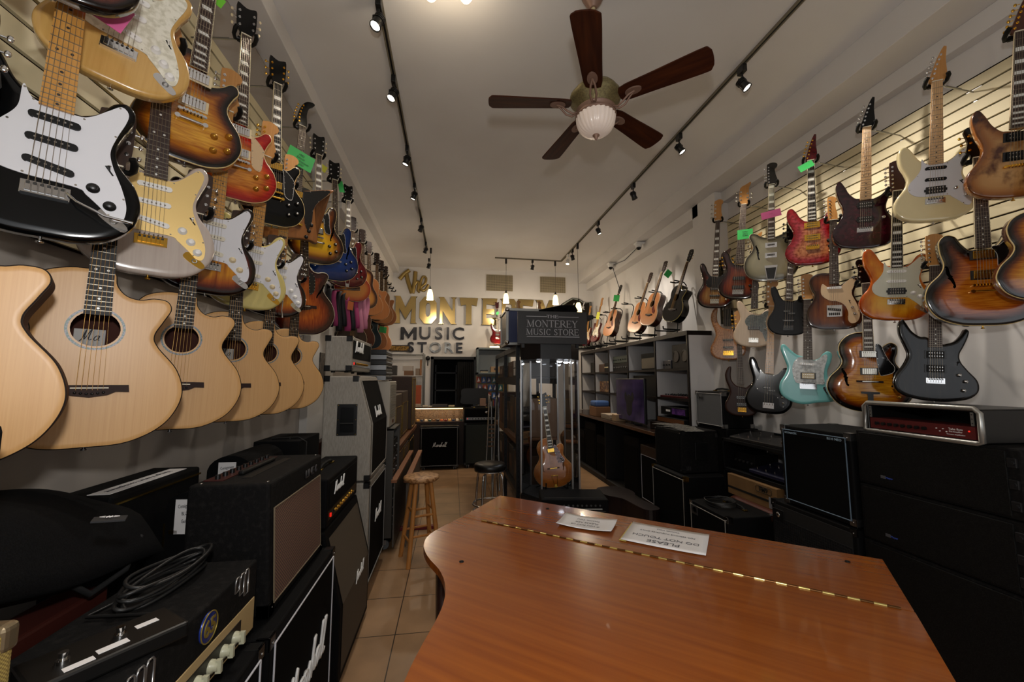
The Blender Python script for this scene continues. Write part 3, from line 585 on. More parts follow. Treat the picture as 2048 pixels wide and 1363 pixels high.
# finishes ------------------------------------------------------------
FLAME = ((10, 10, 160), '#c9a070', .3, .7)
def finish(kind, grain=True):
    w = lambda base, dark: ((90, 6, 3.5), dark, .35, .75)
    T = {
     'black': lambda: mat('gloss_black_paint', '#040506', .16, coat=.1, spec=.3),
     'matte_black': lambda: mat('matte_black_paint', '#0c0d10', .5, spec=.3),
     'blonde': lambda: mat('blonde_lacquer', '#c9a05c', .2, coat=.6, noise=((90, 6, 3.5), '#bd9350', .35, .75)),
     'white_blonde': lambda: mat('white_blonde_lacquer', '#b9aca2', .2, coat=.6, noise=((120, 6, 4), '#b0a298', .35, .75)),
     'cream': lambda: mat('cream_paint', '#d6c79a', .18, coat=.6),
     'aged_cream': lambda: mat('aged_cream_paint', '#c3b36e', .2, coat=.6),
     'burst3': lambda: mat('three_colour_sunburst', '#8a4a14', .15, coat=.35, rampd=[(0, '#0a0504'), (.014, '#120604'), (.03, '#5c1c0a'), (.05, '#a0500f'), (.08, '#c8861c')], noise=((60, 8, 4), '#b08050', .4, .75)),
     'tobacco': lambda: mat('tobacco_sunburst', '#8a5a1a', .15, coat=.35, rampd=[(0, '#0a0705'), (.014, '#120a06'), (.03, '#5a280a'), (.05, '#b06c14'), (.085, '#d8a030')], noise=((14, 6, 130), '#c8a060', .35, .7)),
     'tobacco_es': lambda: mat('honey_tobacco_sunburst', '#8a5a1a', .15, coat=.35, rampd=[(0, '#080606'), (.025, '#100906'), (.045, '#6a300c'), (.07, '#b86414'), (.12, '#cc8024')], noise=((14, 6, 140), '#c09058', .35, .7)),
     'cherry': lambda: mat('cherry_sunburst', '#b04010', .15, coat=.35, rampd=[(0, '#8a0c0c'), (.022, '#b01c10'), (.045, '#c45014'), (.07, '#cc8024'), (.12, '#d08c2c')], noise=((14, 6, 120), '#c8a060', .35, .7)),
     'vintage_es': lambda: mat('vintage_yellow_sunburst', '#8a5a1a', .15, coat=.35, rampd=[(0, '#140a06'), (.02, '#241006'), (.045, '#6a340c'), (.075, '#b07a14'), (.12, '#c99c1e')]),
     'blue': lambda: mat('trans_blue_lacquer', '#0a2a66', .15, coat=.35, rampd=[(0, '#06183c'), (.05, '#0a2c6c'), (.12, '#0d3a84')]),
     'red_es': lambda: mat('trans_cherry_lacquer', '#5c0a12', .15, coat=.35, rampd=[(0, '#36060c'), (.06, '#5e0a12'), (.12, '#6c1016')]),
     'natural_mahogany': lambda: mat('aged_korina', '#8a5628', .3, coat=.3, noise=((90, 8, 5), '#7a4a20', .35, .7)),
     'spruce': lambda: mat('spruce_top', '#c99c64', .4, noise=((240, 6, 3), '#bf9058', .3, .75)),
     'spruce_dark': lambda: mat('aged_spruce_top', '#a5683a', .3, noise=((200, 6, 3), '#95592e', .3, .75)),
     'cedar': lambda: mat('cedar_top', '#a06636', .35, noise=((200, 6, 3), '#925a2e', .3, .75)),
     'quilt_red': lambda: mat('quilted_red_burst', '#7a0a12', .12, coat=.35, rampd=[(0, '#5a0410'), (.018, '#840a14'), (.04, '#94303a'), (.075, '#a86a44'), (.11, '#aa7048')], noise=((45, 8, 55), '#b08060', .4, .65)),
     'dark_red': lambda: mat('quilted_wine_red', '#320914', .12, coat=.35, rampd=[(0, '#1e0810'), (.05, '#3c0a16'), (.1, '#460c18')], noise=((40, 8, 50), '#7a5060', .4, .65)),
     'spalted': lambda: mat('spalted_maple', '#9a6a38', .15, coat=.35, rampd=[(0, '#6a3a16'), (.02, '#8a5526'), (.05, '#a87a48'), (.1, '#b58a58')], noise=((12, 4, 9), '#6a4020', .48, .62)),
     'spalted_orange': lambda: mat('amber_ash_burst', '#b05a10', .12, coat=.35, rampd=[(0, '#b0500c'), (.02, '#c87414'), (.05, '#d89420'), (.1, '#e0ac40')], noise=((16, 5, 6), '#d0a050', .42, .62)),
     'silverburst': lambda: mat('silver_burst_paint', '#8a8468', .2, coat=.6, rampd=[(0, '#16140f'), (.012, '#3c382c'), (.03, '#7c765e'), (.06, '#9a9478'), (.11, '#a39d82')]),
     'jbass': lambda: mat('jazz_bass_sunburst', '#6a3a14', .12, coat=.35, rampd=[(0, '#0a0506'), (.015, '#180808'), (.035, '#4c1a10'), (.06, '#7c4e22'), (.09, '#8c6838')], noise=((60, 8, 4), '#b08050', .4, .75)),
     'mmbass': lambda: mat('music_bass_sunburst', '#4a1c12', .12, coat=.35, rampd=[(0, '#080406'), (.02, '#1c0808'), (.045, '#4c1810'), (.08, '#6c3018')], noise=((70, 8, 4), '#906040', .4, .75)),
     'maple_cream': lambda: mat('cream_ash', '#cdb79e', .4, noise=((70, 6, 4), '#c4ac92', .35, .7)),
     'burl': lambda: mat('burl_maple', '#a06e48', .25, coat=.5, noise=((70, 20, 70), '#7c4e2e', .42, .62)),
     'teleburst': lambda: mat('thinline_sunburst', '#6a3414', .12, coat=.35, rampd=[(0, '#140a08'), (.014, '#3a1c0e'), (.035, '#5e3014'), (.07, '#7c4418')], noise=((30, 8, 3), '#b08050', .4, .7)),
     'warwick': lambda: mat('dark_walnut_oil', '#2c140c', .4, spec=.25, noise=((80, 8, 5), '#2c150c', .35, .7)),
     'seafoam': lambda: mat('sonic_blue_paint', '#74bcbc', .25, coat=.6),
     'epiburst': lambda: mat('archtop_tobacco_burst', '#a0600f', .12, coat=.35, rampd=[(0, '#0a0705'), (.025, '#140a06'), (.042, '#7a360c'), (.07, '#c47c14'), (.12, '#d89c28')], noise=((14, 6, 120), '#c8a060', .35, .7)),
     'trans_black': lambda: mat('transparent_black_lacquer', '#0c0b0b', .15, coat=.1, spec=.3, noise=((80, 8, 6), '#201b16', .4, .7)),
     'acburst': lambda: mat('acoustic_flame_burst', '#8a3a10', .12, coat=.35, rampd=[(0, '#1c0806'), (.03, '#3c1008'), (.07, '#8a360c'), (.12, '#b0580f')], noise=((120, 6, 14), '#c08848', .35, .7)),
     'acsun': lambda: mat('acoustic_sunburst', '#8a3a10', .2, coat=.6, rampd=[(0, '#160806'), (.03, '#3c1a0a'), (.06, '#a0662a'), (.12, '#b4813c')]),
     'redsun': lambda: mat('red_rim_sunburst', '#8a3a10', .2, coat=.6, rampd=[(0, '#7a1a10'), (.02, '#8a3416'), (.06, '#a0602a'), (.12, '#a0682c')]),
     'l5': lambda: mat('blonde_archtop_lacquer', '#a8642a', .15, coat=.35, noise=((10, 6, 90), '#965522', .35, .7)),
     'prsred': lambda: mat('flame_red_lacquer', '#5c0810', .15, coat=.35, rampd=[(0, '#3c060c'), (.04, '#6e0c12'), (.1, '#7c1016')], noise=((14, 6, 140), '#a07070', .35, .7)),
     'mahog': lambda: mat('mahogany_top', '#4c2416', .3, noise=((90, 8, 4), '#3c1a10', .35, .7)),
     'bluegrey': lambda: mat('blue_grey_top', '#1c2a34', .3),
     'darkwood': lambda: mat('dark_rosewood_top', '#2c1c14', .35, noise=((90, 8, 4), '#3a261a', .35, .7)),
    }
    return T[kind]()
SIDES = {'maho': lambda: mat('mahogany_side', '#4a2415', .25, coat=.4, noise=((10, 90, 4), '#3a1a0e', .35, .7)), 'dark': lambda: mat('dark_side_lacquer', '#0a0605', .15, coat=.6),
         'rosewood': lambda: mat('rosewood_side', '#34190f', .7, spec=.12, noise=((10, 90, 4), '#40221a', .35, .7)), 'red': lambda: mat('red_side_lacquer', '#5a0a0c', .2, coat=.5),
         'maple': lambda: mat('maple_side', '#a5652c', .2, coat=.6, noise=((4, 60, 60), '#8f5222', .35, .7))}
FB = {'maple': lambda: mat('maple_fretboard', '#c08c48', .25, noise=((90, 8, 5), '#b37f3e', .35, .7)), 'rosewood': lambda: mat('rosewood_fretboard', '#3c2a24', .5, noise=((120, 8, 6), '#2a1c18', .35, .7)),
      'ebony': lambda: mat('ebony_fretboard', '#100e0e', .5, spec=.25), 'palemaple': lambda: mat('pale_maple_fretboard', '#d2ab7c', .35, noise=((90, 8, 5), '#c79f70', .35, .7))}
NECKM = mat('maple_neck', '#b9844a', .3, noise=((90, 8, 5), '#ab783e', .35, .7)); NECKD = mat('mahogany_neck', '#3c1c10', .3)
FRET = mat('fret_wire', '#8c867a', .45, 1); PEARL = mat('pearl_inlay', '#d8d8d2', .3); INLAYD = mat('dark_inlay_dot', '#2a2420', .5)
STRING = mat('string_wire', '#a89c8c', .35, 1); STRINGB = mat('bronze_string_wire', '#b08850', .35, 1); BONE = mat('bone_nut', '#d9d0ba', .5)
PGM = {'white': lambda: mat('white_pickguard', '#d3d3d8', .3), 'pearl': lambda: mat('pearloid_pickguard', '#cdc8b4', .25, noise=((60, 60, 60), '#e6e2d2', .42, .58)), 'gold': lambda: mat('gold_anodised_guard', '#e6c682', .42, .6),
       'black': lambda: mat('black_pickguard', '#0b0b0c', .15, coat=.3), 'cream': lambda: mat('cream_pickguard', '#cdb08a', .35), 'mint': lambda: mat('mint_white_pickguard', '#c7c6b4', .3),
       'whitepearl': lambda: mat('grey_pearloid_guard', '#a4a8a8', .25, noise=((50, 50, 50), '#c8cccc', .42, .58)), 'tort': lambda: mat('tortoise_pickguard', '#3a1410', .15, noise=((50, 50, 50), '#7a3c30', .45, .6)), 'greypearl': lambda: mat('dark_pearloid_guard', '#3c413c', .3, noise=((50, 50, 50), '#565c56', .42, .58))}
HW = {'chrome': CHROME, 'gold': GOLD, 'black': BLACK, 'nickel': NICKEL}
PG_STRAT = [(-5.4, 34.6), (-3.4, 31.6), (3.1, 31), (5.6, 32), (8.4, 35), (10.6, 37.2), (12, 36), (11.8, 33.4), (10.4, 28.6), (9.6, 24.4), (10.4, 20.6), (12.4, 15.6), (13.6, 11), (13.2, 7.4), (11.6, 7), (9, 9.6), (6.4, 12), (4.6, 13.2), (-4.6, 13.6), (-8.6, 15), (-10.6, 18), (-10.2, 21.6), (-7.8, 25), (-5.8, 29)]
PG_LP = [(2.4, 33), (5.6, 32.6), (9.8, 28), (9.9, 24), (9.2, 17.4), (7.6, 16.4), (5.2, 18.4), (4.7, 24), (4.2, 32)]
PG_ES = [(2.9, 37.8), (5.4, 38.6), (7.4, 40), (8.6, 36), (8.8, 30), (9.8, 25.4), (8.6, 23.6), (6, 24.6), (4.8, 28), (4.6, 34)]
PG_TELE = [(-6.4, 32.6), (-3, 30), (3, 30), (6, 32.6), (9.4, 35.4), (11.6, 34.4), (11.4, 31.6), (10, 27.6), (9.8, 24), (12.2, 17.6), (13.8, 10.6), (12.6, 5.6), (9.6, 4), (7.6, 6.4), (7.6, 12), (5.6, 17), (2, 19.6), (-2.6, 20.6), (-6.8, 24.4), (-7.4, 29)]
PG_JB = [(-5.6, 35), (-3.2, 33), (3.2, 32.2), (6, 33.6), (8.6, 36), (10.6, 36), (10.4, 32), (9.4, 27.6), (8.6, 24), (7.4, 20.4), (4, 19.6), (-1, 20.4), (-6.4, 22), (-8.8, 25), (-8.4, 29), (-6, 32)]
PG_P = [(-6.6, 37), (-3.4, 33.6), (3.2, 33), (6, 34), (9.4, 38), (11.4, 37.6), (11, 34), (9.8, 28), (10.2, 23), (12.6, 16), (12.8, 9.6), (10.6, 6.4), (8.2, 7.6), (7.2, 12.6), (4.4, 15.8), (-3, 17), (-7.6, 19), (-9.8, 23), (-9, 28), (-6.8, 32.4)]
PG_JAG = [(-7, 31.6), (-3.6, 33.6), (3, 31.2), (6, 32), (9, 35.2), (11, 35), (10.8, 31.6), (9.4, 25.6), (9, 20), (9.2, 15), (6, 14.4), (-5.6, 14.6), (-8, 17), (-9.2, 23), (-8.8, 28)]
PG_L = [(-7.4, 26.6), (-3.2, 31.6), (3.2, 31), (6, 32), (9.6, 35), (11.8, 34), (10, 28), (9.6, 22.6), (11.6, 15.6), (11.6, 8.6), (10, 6), (8.6, 9.6), (7, 14), (5, 16), (3, 19.4), (-4, 20.2), (-6.8, 22.4)]

def pickup(kind, x, z, rot, hw, cover, parent, y, strings=6, width=None):
    m = MB(); t = HW.get(hw, CHROME)
    if kind == 'sc':
        w = .069 / 2; m.prism([(-w, -.0065)] + [(w + .0085 * math.sin(a) - .001, -.0085 * math.cos(a)) for a in np.linspace(0, PI, 7)][0:7] + [(-w - .0085 * math.sin(a) + .001, .0085 * math.cos(a)) for a in np.linspace(0, PI, 7)], -.007, 0, 0)
        for k in range(6): m.cyl((-.026 + .0104 * k, -.0082, 0), (-.026 + .0104 * k, 0, 0), .0024, n=8, m=1)
        for s in (-1, 1): m.cyl((s * .039, -.006, 0), (s * .039, 0, 0), .0022, n=6, m=1)
        ms = [cover, CHROME]
    elif kind in ('hb', 'hbo'):
        m.box((0, -.002, 0), (.089, .004, .046), 2); m.box((0, -.007, 0), (.070, .012, .038), 0)
        for k in range(6):
            m.cyl((-.026 + .0104 * k, -.0142, .009), (-.026 + .0104 * k, 0, .009), .0024, n=8, m=1)
            if kind == 'hbo': m.cyl((-.026 + .0104 * k, -.0142, -.009), (-.026 + .0104 * k, 0, -.009), .0024, n=8, m=1)
        ms = [cover if kind == 'hbo' else t, CHROME if kind == 'hbo' else mat('slug_metal', '#77736a', .3, 1), cover if kind == 'hb' else BLACK]
    elif kind == 'dir':         # direct mount double coil
        m.box((0, -.004, 0), (.076, .009, .037), 0); m.box((0, -.003, 0), (.088, .006, .013), 0)
        for k in range(6):
            for zz in (-.009, .009): m.cyl((-.026 + .0104 * k, -.0095, zz), (-.026 + .0104 * k, 0, zz), .0026, n=8, m=1)
        ms = [BLACK, CHROME]
    elif kind == 'goldhb':
        m.box((0, -.002, 0), (.092, .004, .044), 0); m.box((0, -.005, 0), (.074, .010, .034), 0)
        for zz in (-.0085, .0085): m.box((0, -.0112, zz), (.064, .003, .003), 1)
        ms = [GOLD, BLACK]
    elif kind == 'mini':
        m.box((0, -.002, 0), (.082, .004, .042), 0); m.box((0, -.006, 0), (.066, .010, .028), 0); m.box((0, -.0115, 0), (.05, .002, .014), 1)
        for k in range(6): m.cyl((-.02 + .008 * k, -.0135, 0), (-.02 + .008 * k, 0, 0), .002, n=6, m=0)
        ms = [CHROME, BLACK]
    elif kind == 'jb':
        m.box((0, -.005, 0), (.092, .010, .018), 0)
        for k in range(8): m.cyl((-.034 + .0098 * k, -.0112, 0), (-.034 + .0098 * k, 0, 0), .0024, n=6, m=1)
        ms = [BLACK, CHROME]
    elif kind == 'split':
        m.box((-.014, -.005, .010), (.056, .010, .019), 0).box((.022, -.005, -.012), (.056, .010, .019), 0)
        for k in range(4): m.cyl((-.034 + .0125 * k, -.0112, .010), (-.034 + .0125 * k, 0, .01), .0024, n=6, m=1).cyl((.003 + .0125 * k, -.0112, -.012), (.003 + .0125 * k, 0, -.012), .0024, n=6, m=1)
        ms = [BLACK, CHROME]
    elif kind == 'soap':
        m.box((0, -.006, 0), (.10, .012, .032), 0)
        for k in range(5):
            for zz in (-.008, .008): m.cyl((-.036 + .018 * k, -.013, zz), (-.036 + .018 * k, 0, zz), .003, n=6, m=1)
        ms = [cover, STEEL]
    o = m.obj('pickup', ms, parent, .0012, 2, loc=(x / 100, y, z / 100), rot=(0, math.radians(rot), 0)); return o
def bridge(kind, z, hw, parent, y, ns=6):
    m = MB(); h = HW.get(hw, CHROME); ms = [h, mat('slot_dark', '#1a1814', .6)]
    if kind in ('strat', 'floyd'):
        m.box((0, -.002, -.008), (.078, .004, .032), 0); m.box((0, -.007, -.022), (.074, .010, .004), 0)
        for k in range(6): m.box((-.0265 + .0106 * k, -.0075, -.006), (.0088, .008, .022), 0).box((-.0265 + .0106 * k, -.012, .0), (.006, .001, .006), 1).cyl((-.0265 + .0106 * k, -.006, .005), (-.0265 + .0106 * k, -.006, .012), .002, n=6, m=1)
        if kind == 'floyd': m.box((0, -.006, .010), (.09, .012, .006), 0).cyl((-.037, -.004, .008), (-.037, -.016, .008), .005, n=10).cyl((.037, -.004, .008), (.037, -.016, .008), .005, n=10)
    elif kind == 'tom':
        m.box((0, -.011, 0), (.082, .010, .010), 0)
        for s in (-1, 1): m.cyl((s * .037, -.014, 0), (s * .037, 0, 0), .0065, n=14)
        for k in range(6): m.box((-.026 + .0104 * k, -.018, 0), (.006, .006, .010), 0).cyl((-.026 + .0104 * k, -.012, -.006), (-.026 + .0104 * k, -.012, -.0075), .0022, n=6, m=1)
    elif kind == 'tele':
        m.box((0, -.0015, 0), (.086, .003, .082), 0); m.box((-.042, -.005, 0), (.002, .01, .082)).box((.042, -.005, 0), (.002, .01, .082))
        m.prism([(-.036, .006), (.036, -.004), (.036, .012), (-.036, .022)], -.010, 0, 1)
        for k in range(6): m.cyl((-.0265 + .0106 * k, -.0115, .0142 - .0021 * k), (-.0265 + .0106 * k, 0, .0142 - .0021 * k), .0025, n=8, m=0).box((-.0265 + .0106 * k, -.006, -.022), (.0075, .006, .018), 1)
    elif kind == 'bass':
        m.box((0, -.0015, 0), (.08 + .012 * (ns - 4), .003, .046), 0); m.box((0, -.006, -.022), (.08 + .012 * (ns - 4), .012, .004), 0)
        for k in range(ns): m.box((-.0285 + .019 * k - .0095 * (ns - 4), -.008, .002), (.015, .010, .030), 0).cyl((-.0285 + .019 * k - .0095 * (ns - 4), -.0135, .006), (-.0285 + .019 * k - .0095 * (ns - 4), -.0135, .012), .003, n=6, m=1)
    elif kind == 'tray':
        m.box((0, -.0015, 0), (.10, .003, .056), 0); m.prism([(-.05, -.028), (.05, -.028), (.044, -.008), (-.044, -.008)], -.012, 0, 0)
        for k in range(6): m.cyl((-.0265 + .0106 * k, -.012, .014), (-.0265 + .0106 * k, 0, .014), .0045, n=8, m=0)
        m.box((0, -.009, .014), (.078, .010, .006), 1)
    elif kind == 'aco':
        m.prism([(-.078, .012), (.078, .012), (.08, -.008), (.052, -.007), (.036, -.016), (.0, -.022), (-.036, -.016), (-.052, -.007), (-.08, -.008)], -.009, 0, 0)
        ms = [mat('rosewood_bridge', '#2c1a14', .6, spec=.2), BONE]
    elif kind == 'wood':
        m.box((0, -.006, 0), (.13, .012, .012), 0); m.box((0, -.016, 0), (.078, .010, .007), 1); ms = [mat('rosewood_bridge', '#2c1a14', .6, spec=.2), h]
    o = m.obj('bridge', ms, parent, .0008 if kind != 'aco' else .003, 1, loc=(0, y, z / 100))
    if kind == 'aco':
        MB().box((0, -.0105, .004), (.074, .004, .003)).obj('saddle', BONE, o)
        for k in range(6): MB().sphere((-.0275 + .011 * k, -.011, -.009 + .00 * k - .004 * (1 - abs(k - 2.5) / 2.5)), .0034, n=8).obj('bridge_pin', BLACK, o)
    return o
def knob(kind, x, z, parent, y):
    x /= 100; z /= 100
    if kind in ('white', 'black', 'creamk'):
        m = MB().lathe([(.0125, 0), (.0118, .004), (.0085, .005), (.008, .0125), (.007, .0135), (.0005, .0135)], 20, axis='-y')
        o = m.obj('knob', {'white': WHITEP, 'black': BLACK, 'creamk': CREAMP}[kind], parent)
    elif kind in ('amber', 'tophat'):
        m = MB().lathe([(.0125, 0), (.0122, .004), (.0085, .010), (.008, .014), (.0005, .0142)], 20, axis='-y')
        m.lathe([(.0055, .0143), (.005, .0152), (.0005, .0152)], 14, 1, axis='-y'); o = m.obj('knob', [mat('amber_knob', '#9a6420', .2), GOLD] if kind == 'amber' else [BLACK, CHROME], parent)
    else:
        m = MB().lathe([(.0095, 0), (.0095, .011), (.0075, .014), (.0005, .0145)], 18, axis='-y'); o = m.obj('knob', HW[kind], parent)
    o.location = (x, y, z); return o

def guitar(name, label, outline, **k):
    """one instrument; every visible part its own mesh. origin at the strap button, front faces -y"""
    g = lambda q, d=None: k.get(q, d)
    lod = g('lod', 0); root = thing(name, label, g('cat', 'guitar'), (0, 0, 0), 0, g('group'))
    t = g('t', .044); R = g('R', .010); arch = g('arch', 0); L = g('lift', arch); hwk = g('hw', 'chrome'); hw = HW[hwk]
    holes = list(g('holes', []))
    me, out = body_mesh(g('okey', name) + str(len(outline)) + str(outline[3]), outline, t, R, arch, holes, bool(g('binding')), .006 if lod == 0 else .012, .02 if lod == 0 else .035)
    me = me.copy()
    for q in (finish(k['top']), SIDES[k['side']]() if g('side') in SIDES else finish(g('side', k['top'])), mat('binding_' + str(g('binding')), g('binding') or '#d8cba8', .35)): me.materials.append(q)
    me.name = 'body'; bo = bpy.data.objects.new('body', me); COL.objects.link(bo); bo.parent = root
    sl, bz, fe, ns = g('scale', .648), g('bz', .12), g('fe', .461), g('ns', 6)
    nut = bz + sl; fz = nut - fe; wn, wb = (.042, .056) if ns == 6 else ((.040, .062) if ns == 4 else (.046, .074)); ws = wn - .007, (.0525 if ns == 6 else (.057 if ns == 4 else .072))
    yF = -L - g('fbh', .0125); yb = yF + .006
    wat = lambda z: wn + (wb - wn) * (nut - z) / (nut - fz)
    # neck
    zj = g('joint', fz); m = MB(); hn = nut + .002; prof = [(-1, 0), (-.92, .45), (-.55, .85), (0, 1), (.55, .85), (.92, .45), (1, 0)]
    vs = []
    for z, d in ((zj - .0, .022), (zj + .05, .020), (hn, .014)): vs += [(p[0] * wat(min(z, nut)) / 2, yb + p[1] * d, z) for p in prof]
    m.add(vs, [(r * 7 + i, r * 7 + i + 1, r * 7 + 8 + i, r * 7 + 7 + i) for r in range(2) for i in range(6)] + [(0, 7, 13, 6), (7, 14, 20, 13)], 0, True)
    nm = {'maple': NECKM, 'palemaple': NECKM, 'rosewood': NECKM, 'ebony': NECKD}[g('fb', 'rosewood')]
    if g('neckm') == 'dark': nm = NECKD
    m.obj('neck', nm, root)
    # fretboard with frets and inlays
    m = MB(); bd = 3 if g('fbbind') else 0
    m.add([(-wat(fz) / 2, yF, fz), (wat(fz) / 2, yF, fz), (wn / 2, yF, nut), (-wn / 2, yF, nut), (-wat(fz) / 2, yb, fz), (wat(fz) / 2, yb, fz), (wn / 2, yb, nut), (-wn / 2, yb, nut)], [(0, 1, 2, 3)], 0)
    m.add(m.v[:8], [(0, 4, 5, 1), (1, 5, 6, 2), (2, 6, 7, 3), (3, 7, 4, 0)], bd)
    nf = g('nf', 21); fp = [nut - sl * (1 - 2 ** (-n / 12)) for n in range(0, nf + 1)]
    if g('frets', 1):
        for n in range(1, nf + 1):
            if fp[n] > fz + .001: w = wat(fp[n]) / 2; m.box((0, yF, fp[n]), (2 * w, .0022, .0017 if lod == 0 else .0024), 1)
    if bd:
        for s in (-1, 1):
            m.add([(s * wat(fz) / 2, yF - .0003, fz), (s * (wat(fz) / 2 - .0018), yF - .0003, fz), (s * (wn / 2 - .0018), yF - .0003, nut), (s * wn / 2, yF - .0003, nut)], [(0, 1, 2, 3)], 3)
    ik = g('inlay', 'dot')
    for n in ([3, 5, 7, 9, 12, 15, 17, 19, 21, 24] if ik != 'block1' else [1, 3, 5, 7, 9, 12, 15, 17, 19, 21]):
        if n > nf or ik == 'none': continue
        zc = (fp[n] + fp[n - 1]) / 2; hh = (fp[n - 1] - fp[n]); w = wat(zc)
        if zc < fz + .003: continue
        if ik == 'dot':
            for x in ([0] if n not in (12, 24) else [-w * .24, w * .24]): m.cyl((x, yF - .0004, zc), (x, yF, zc), .0032, n=10, m=2, smooth=False)
        elif ik in ('block', 'block1'): m.box((0, yF - .0002, zc), (w * .72, .0008, hh * .62), 2)
        elif ik == 'trap': m.prism([(-w * .30, zc - hh * .3), (w * .36, zc - hh * .3), (w * .24, zc + hh * .3), (-w * .36, zc + hh * .3)], yF - .0006, yF, 2)
        elif ik == 'tooth': m.prism([(-w * .4, zc - hh * .32), (w * .4, zc - hh * .32), (-w * .4, zc + hh * .32)], yF - .0006, yF, 2)
    m.obj('fretboard', [FB[g('fb', 'rosewood')](), FRET, PEARL if g('fb') not in ('maple', 'palemaple') else INLAYD, mat('cream_board_binding', '#d8cba8', .4)], root)
    if lod < 2: MB().box((0, yF - .001, nut + .0015), (wn, .009, .004)).obj('nut', BONE, root)
    # headstock
    hp, tp = HEADS[g('head', 'fender')]; yh = yF + .007
    hm = finish(g('headm')) if g('headm') else nm
    m, hpp = plate(hp, yh, yh + .014, .008); m.v = [(v[0], v[1], v[2] + nut) for v in m.v]
    n_ = len(hpp); m.add([(p[0], yh + .014, p[1] + nut) for p in hpp], [tuple(range(n_))])
    if g('headrev'): m.v = [(-v[0], v[1], v[2]) for v in m.v]
    ho = m.obj('headstock', hm, root)
    if g('headlogo') and lod == 0: 
        text('logo', g('headlogo'), .022, .0004, mat('headstock_logo', '#c9b26a', .3, .6), ho, (.001, yh - .0008, nut + (.12 if ns == 6 else .13)), rot=(PI / 2, g('logorot', 0), 0), sx=.8)
    for (s, z) in tp:
        sz = s if not g('headrev') else -s
        zz = z / 100; xs = [p[0] for p in hpp if abs(p[1] - zz) < .012]; ex = (min(xs) if s < 0 else max(xs)) if xs else s * .035
        if g('headrev'): ex = -ex
        m = MB(); big = 1.5 if ns < 6 else 1; tm = 1 if g('tuner') else 0
        px = ex - sz * .012
        m.cyl((px, yh - .008, nut + zz), (px, yh, nut + zz), .0035 * big, n=8).cyl((px, yh - .0025, nut + zz), (px, yh, nut + zz), .0055 * big, n=10)
        m.cyl((ex, yh + .012, nut + zz), (ex + sz * .012 * big, yh + .012, nut + zz), .002, n=6)
        m.sphere((ex + sz * .016 * big, yh + .012, nut + zz), .0085 * big, tm, 8, sc=(.75, .4, 1))
        m.obj('tuner', [hw if ns == 6 or hwk != 'chrome' else NICKEL, {'cream': CREAMP, 'black': BLACK, 'gold': GOLD}.get(g('tuner'), hw)], root)
    # pickguard
    if g('pg'):
        pm, pc = k['pg']; m, pl = plate(pm, -L - .0035, -L - .0005)
        if lod == 0:
            for i in range(0, len(pl), max(1, len(pl) // 11)):
                cx, cz = pl[i]; c0 = np.mean(pl, 0); q = .0055; dx, dz = c0[0] - cx, c0[1] - cz; dd = math.hypot(dx, dz); m.cyl((cx + dx / dd * q, -L - .0042, cz + dz / dd * q), (cx + dx / dd * q, -L - .003, cz + dz / dd * q), .0024, n=8, m=1)
        m.obj('pickguard', [PGM[pc](), NICKEL], root)
        if g('pgline') and lod < 2: MB().tube([(p[0], -L - .0036, p[1]) for p in pl], .0009, 4, closed=True).obj('guard_edge', WHITEP, root)
    pY = -L - (.0035 if g('pg') and k['pg'][0] in (PG_STRAT, PG_TELE, PG_JAG, PG_P, PG_L, PG_JB) else 0)
    for p in g('pu', []): pickup(p[0], p[1], p[2], p[3], hwk if len(p) < 6 else p[5], {'white': WHITEP, 'black': BLACK, 'cream': CREAMP, 'aged': mat('aged_white_plastic', '#cfc8b4', .4), 'ebony': RUBBER}[p[4]], root, pY)
    if g('br'): bridge(g('br'), bz * 100 - .5, hwk if not g('brhw') else g('brhw'), root, -L, ns)
    if g('stop'):
        z = k['stop'] / 100; m = MB().cyl((-.040, -L - .010, z), (.040, -L - .010, z), .0062, n=12)
        for s in (-1, 1): m.cyl((s * .041, -L - .016, z), (s * .041, -L, z), .0085, n=14)
        m.obj('tailpiece', hw, root)
    if g('trap'):
        z = k['trap'] / 100
        if g('trapm') == 'wood': m = MB().prism([(-.045, z), (.045, z), (.045, z - .012), (.014, z - .014), (.012, .004), (-.012, .004), (-.014, z - .014), (-.045, z - .012)], -L - .012, -L - .006); m.obj('tailpiece', [BLACK], root, .001)
        elif g('trapm') == 'plate': m = MB().prism([(-.045, z), (.045, z), (.026, .0), (-.026, .0)], -L - .010, -L - .006, 0).prism([(-.036, z - .02), (.036, z - .02), (.022, .012), (-.022, .012)], -L - .012, -L - .009, 1); m.obj('tailpiece', [CHROME, BLACK], root, .001)
        else:
            m = MB().cyl((-.036, -L - .012, z), (.036, -L - .012, z), .005, n=10).tube([(-.03, -L - .01, z), (-.014, -L - .006, .02), (-.012, -L + .0, .0)], .0028, 6).tube([(.03, -L - .01, z), (.014, -L - .006, .02), (.012, -L, .0)], .0028, 6).box((0, -L - .004, .016), (.03, .006, .03)); m.obj('tailpiece', hw, root)
    for q in g('knobs', []): knob(q[0], q[1], q[2], root, pY if abs(pY + L) < 1e-6 or pip(np.array([q[1] / 100]), np.array([q[2] / 100]), [(a / 100, b / 100) for a, b in k['pg'][0]])[0] else -L)
    if g('jack') and lod == 0:
        x, z, r = k['jack']; m, _ = plate([(-3.2, -.9), (-1, -1.3), (2.6, -.9), (3.2, 0), (2.6, .9), (-1, 1.3), (-3.2, .9)], -L - .002, 0); m.lathe([(.0085, 0), (.008, .003), (.0045, .003), (.004, -.004)], 14, 1, axis='-y', c=(0, -L, 0)); m.obj('output_jack', [hw, STEEL], root, loc=(x / 100, 0, z / 100), rot=(0, math.radians(r), 0))
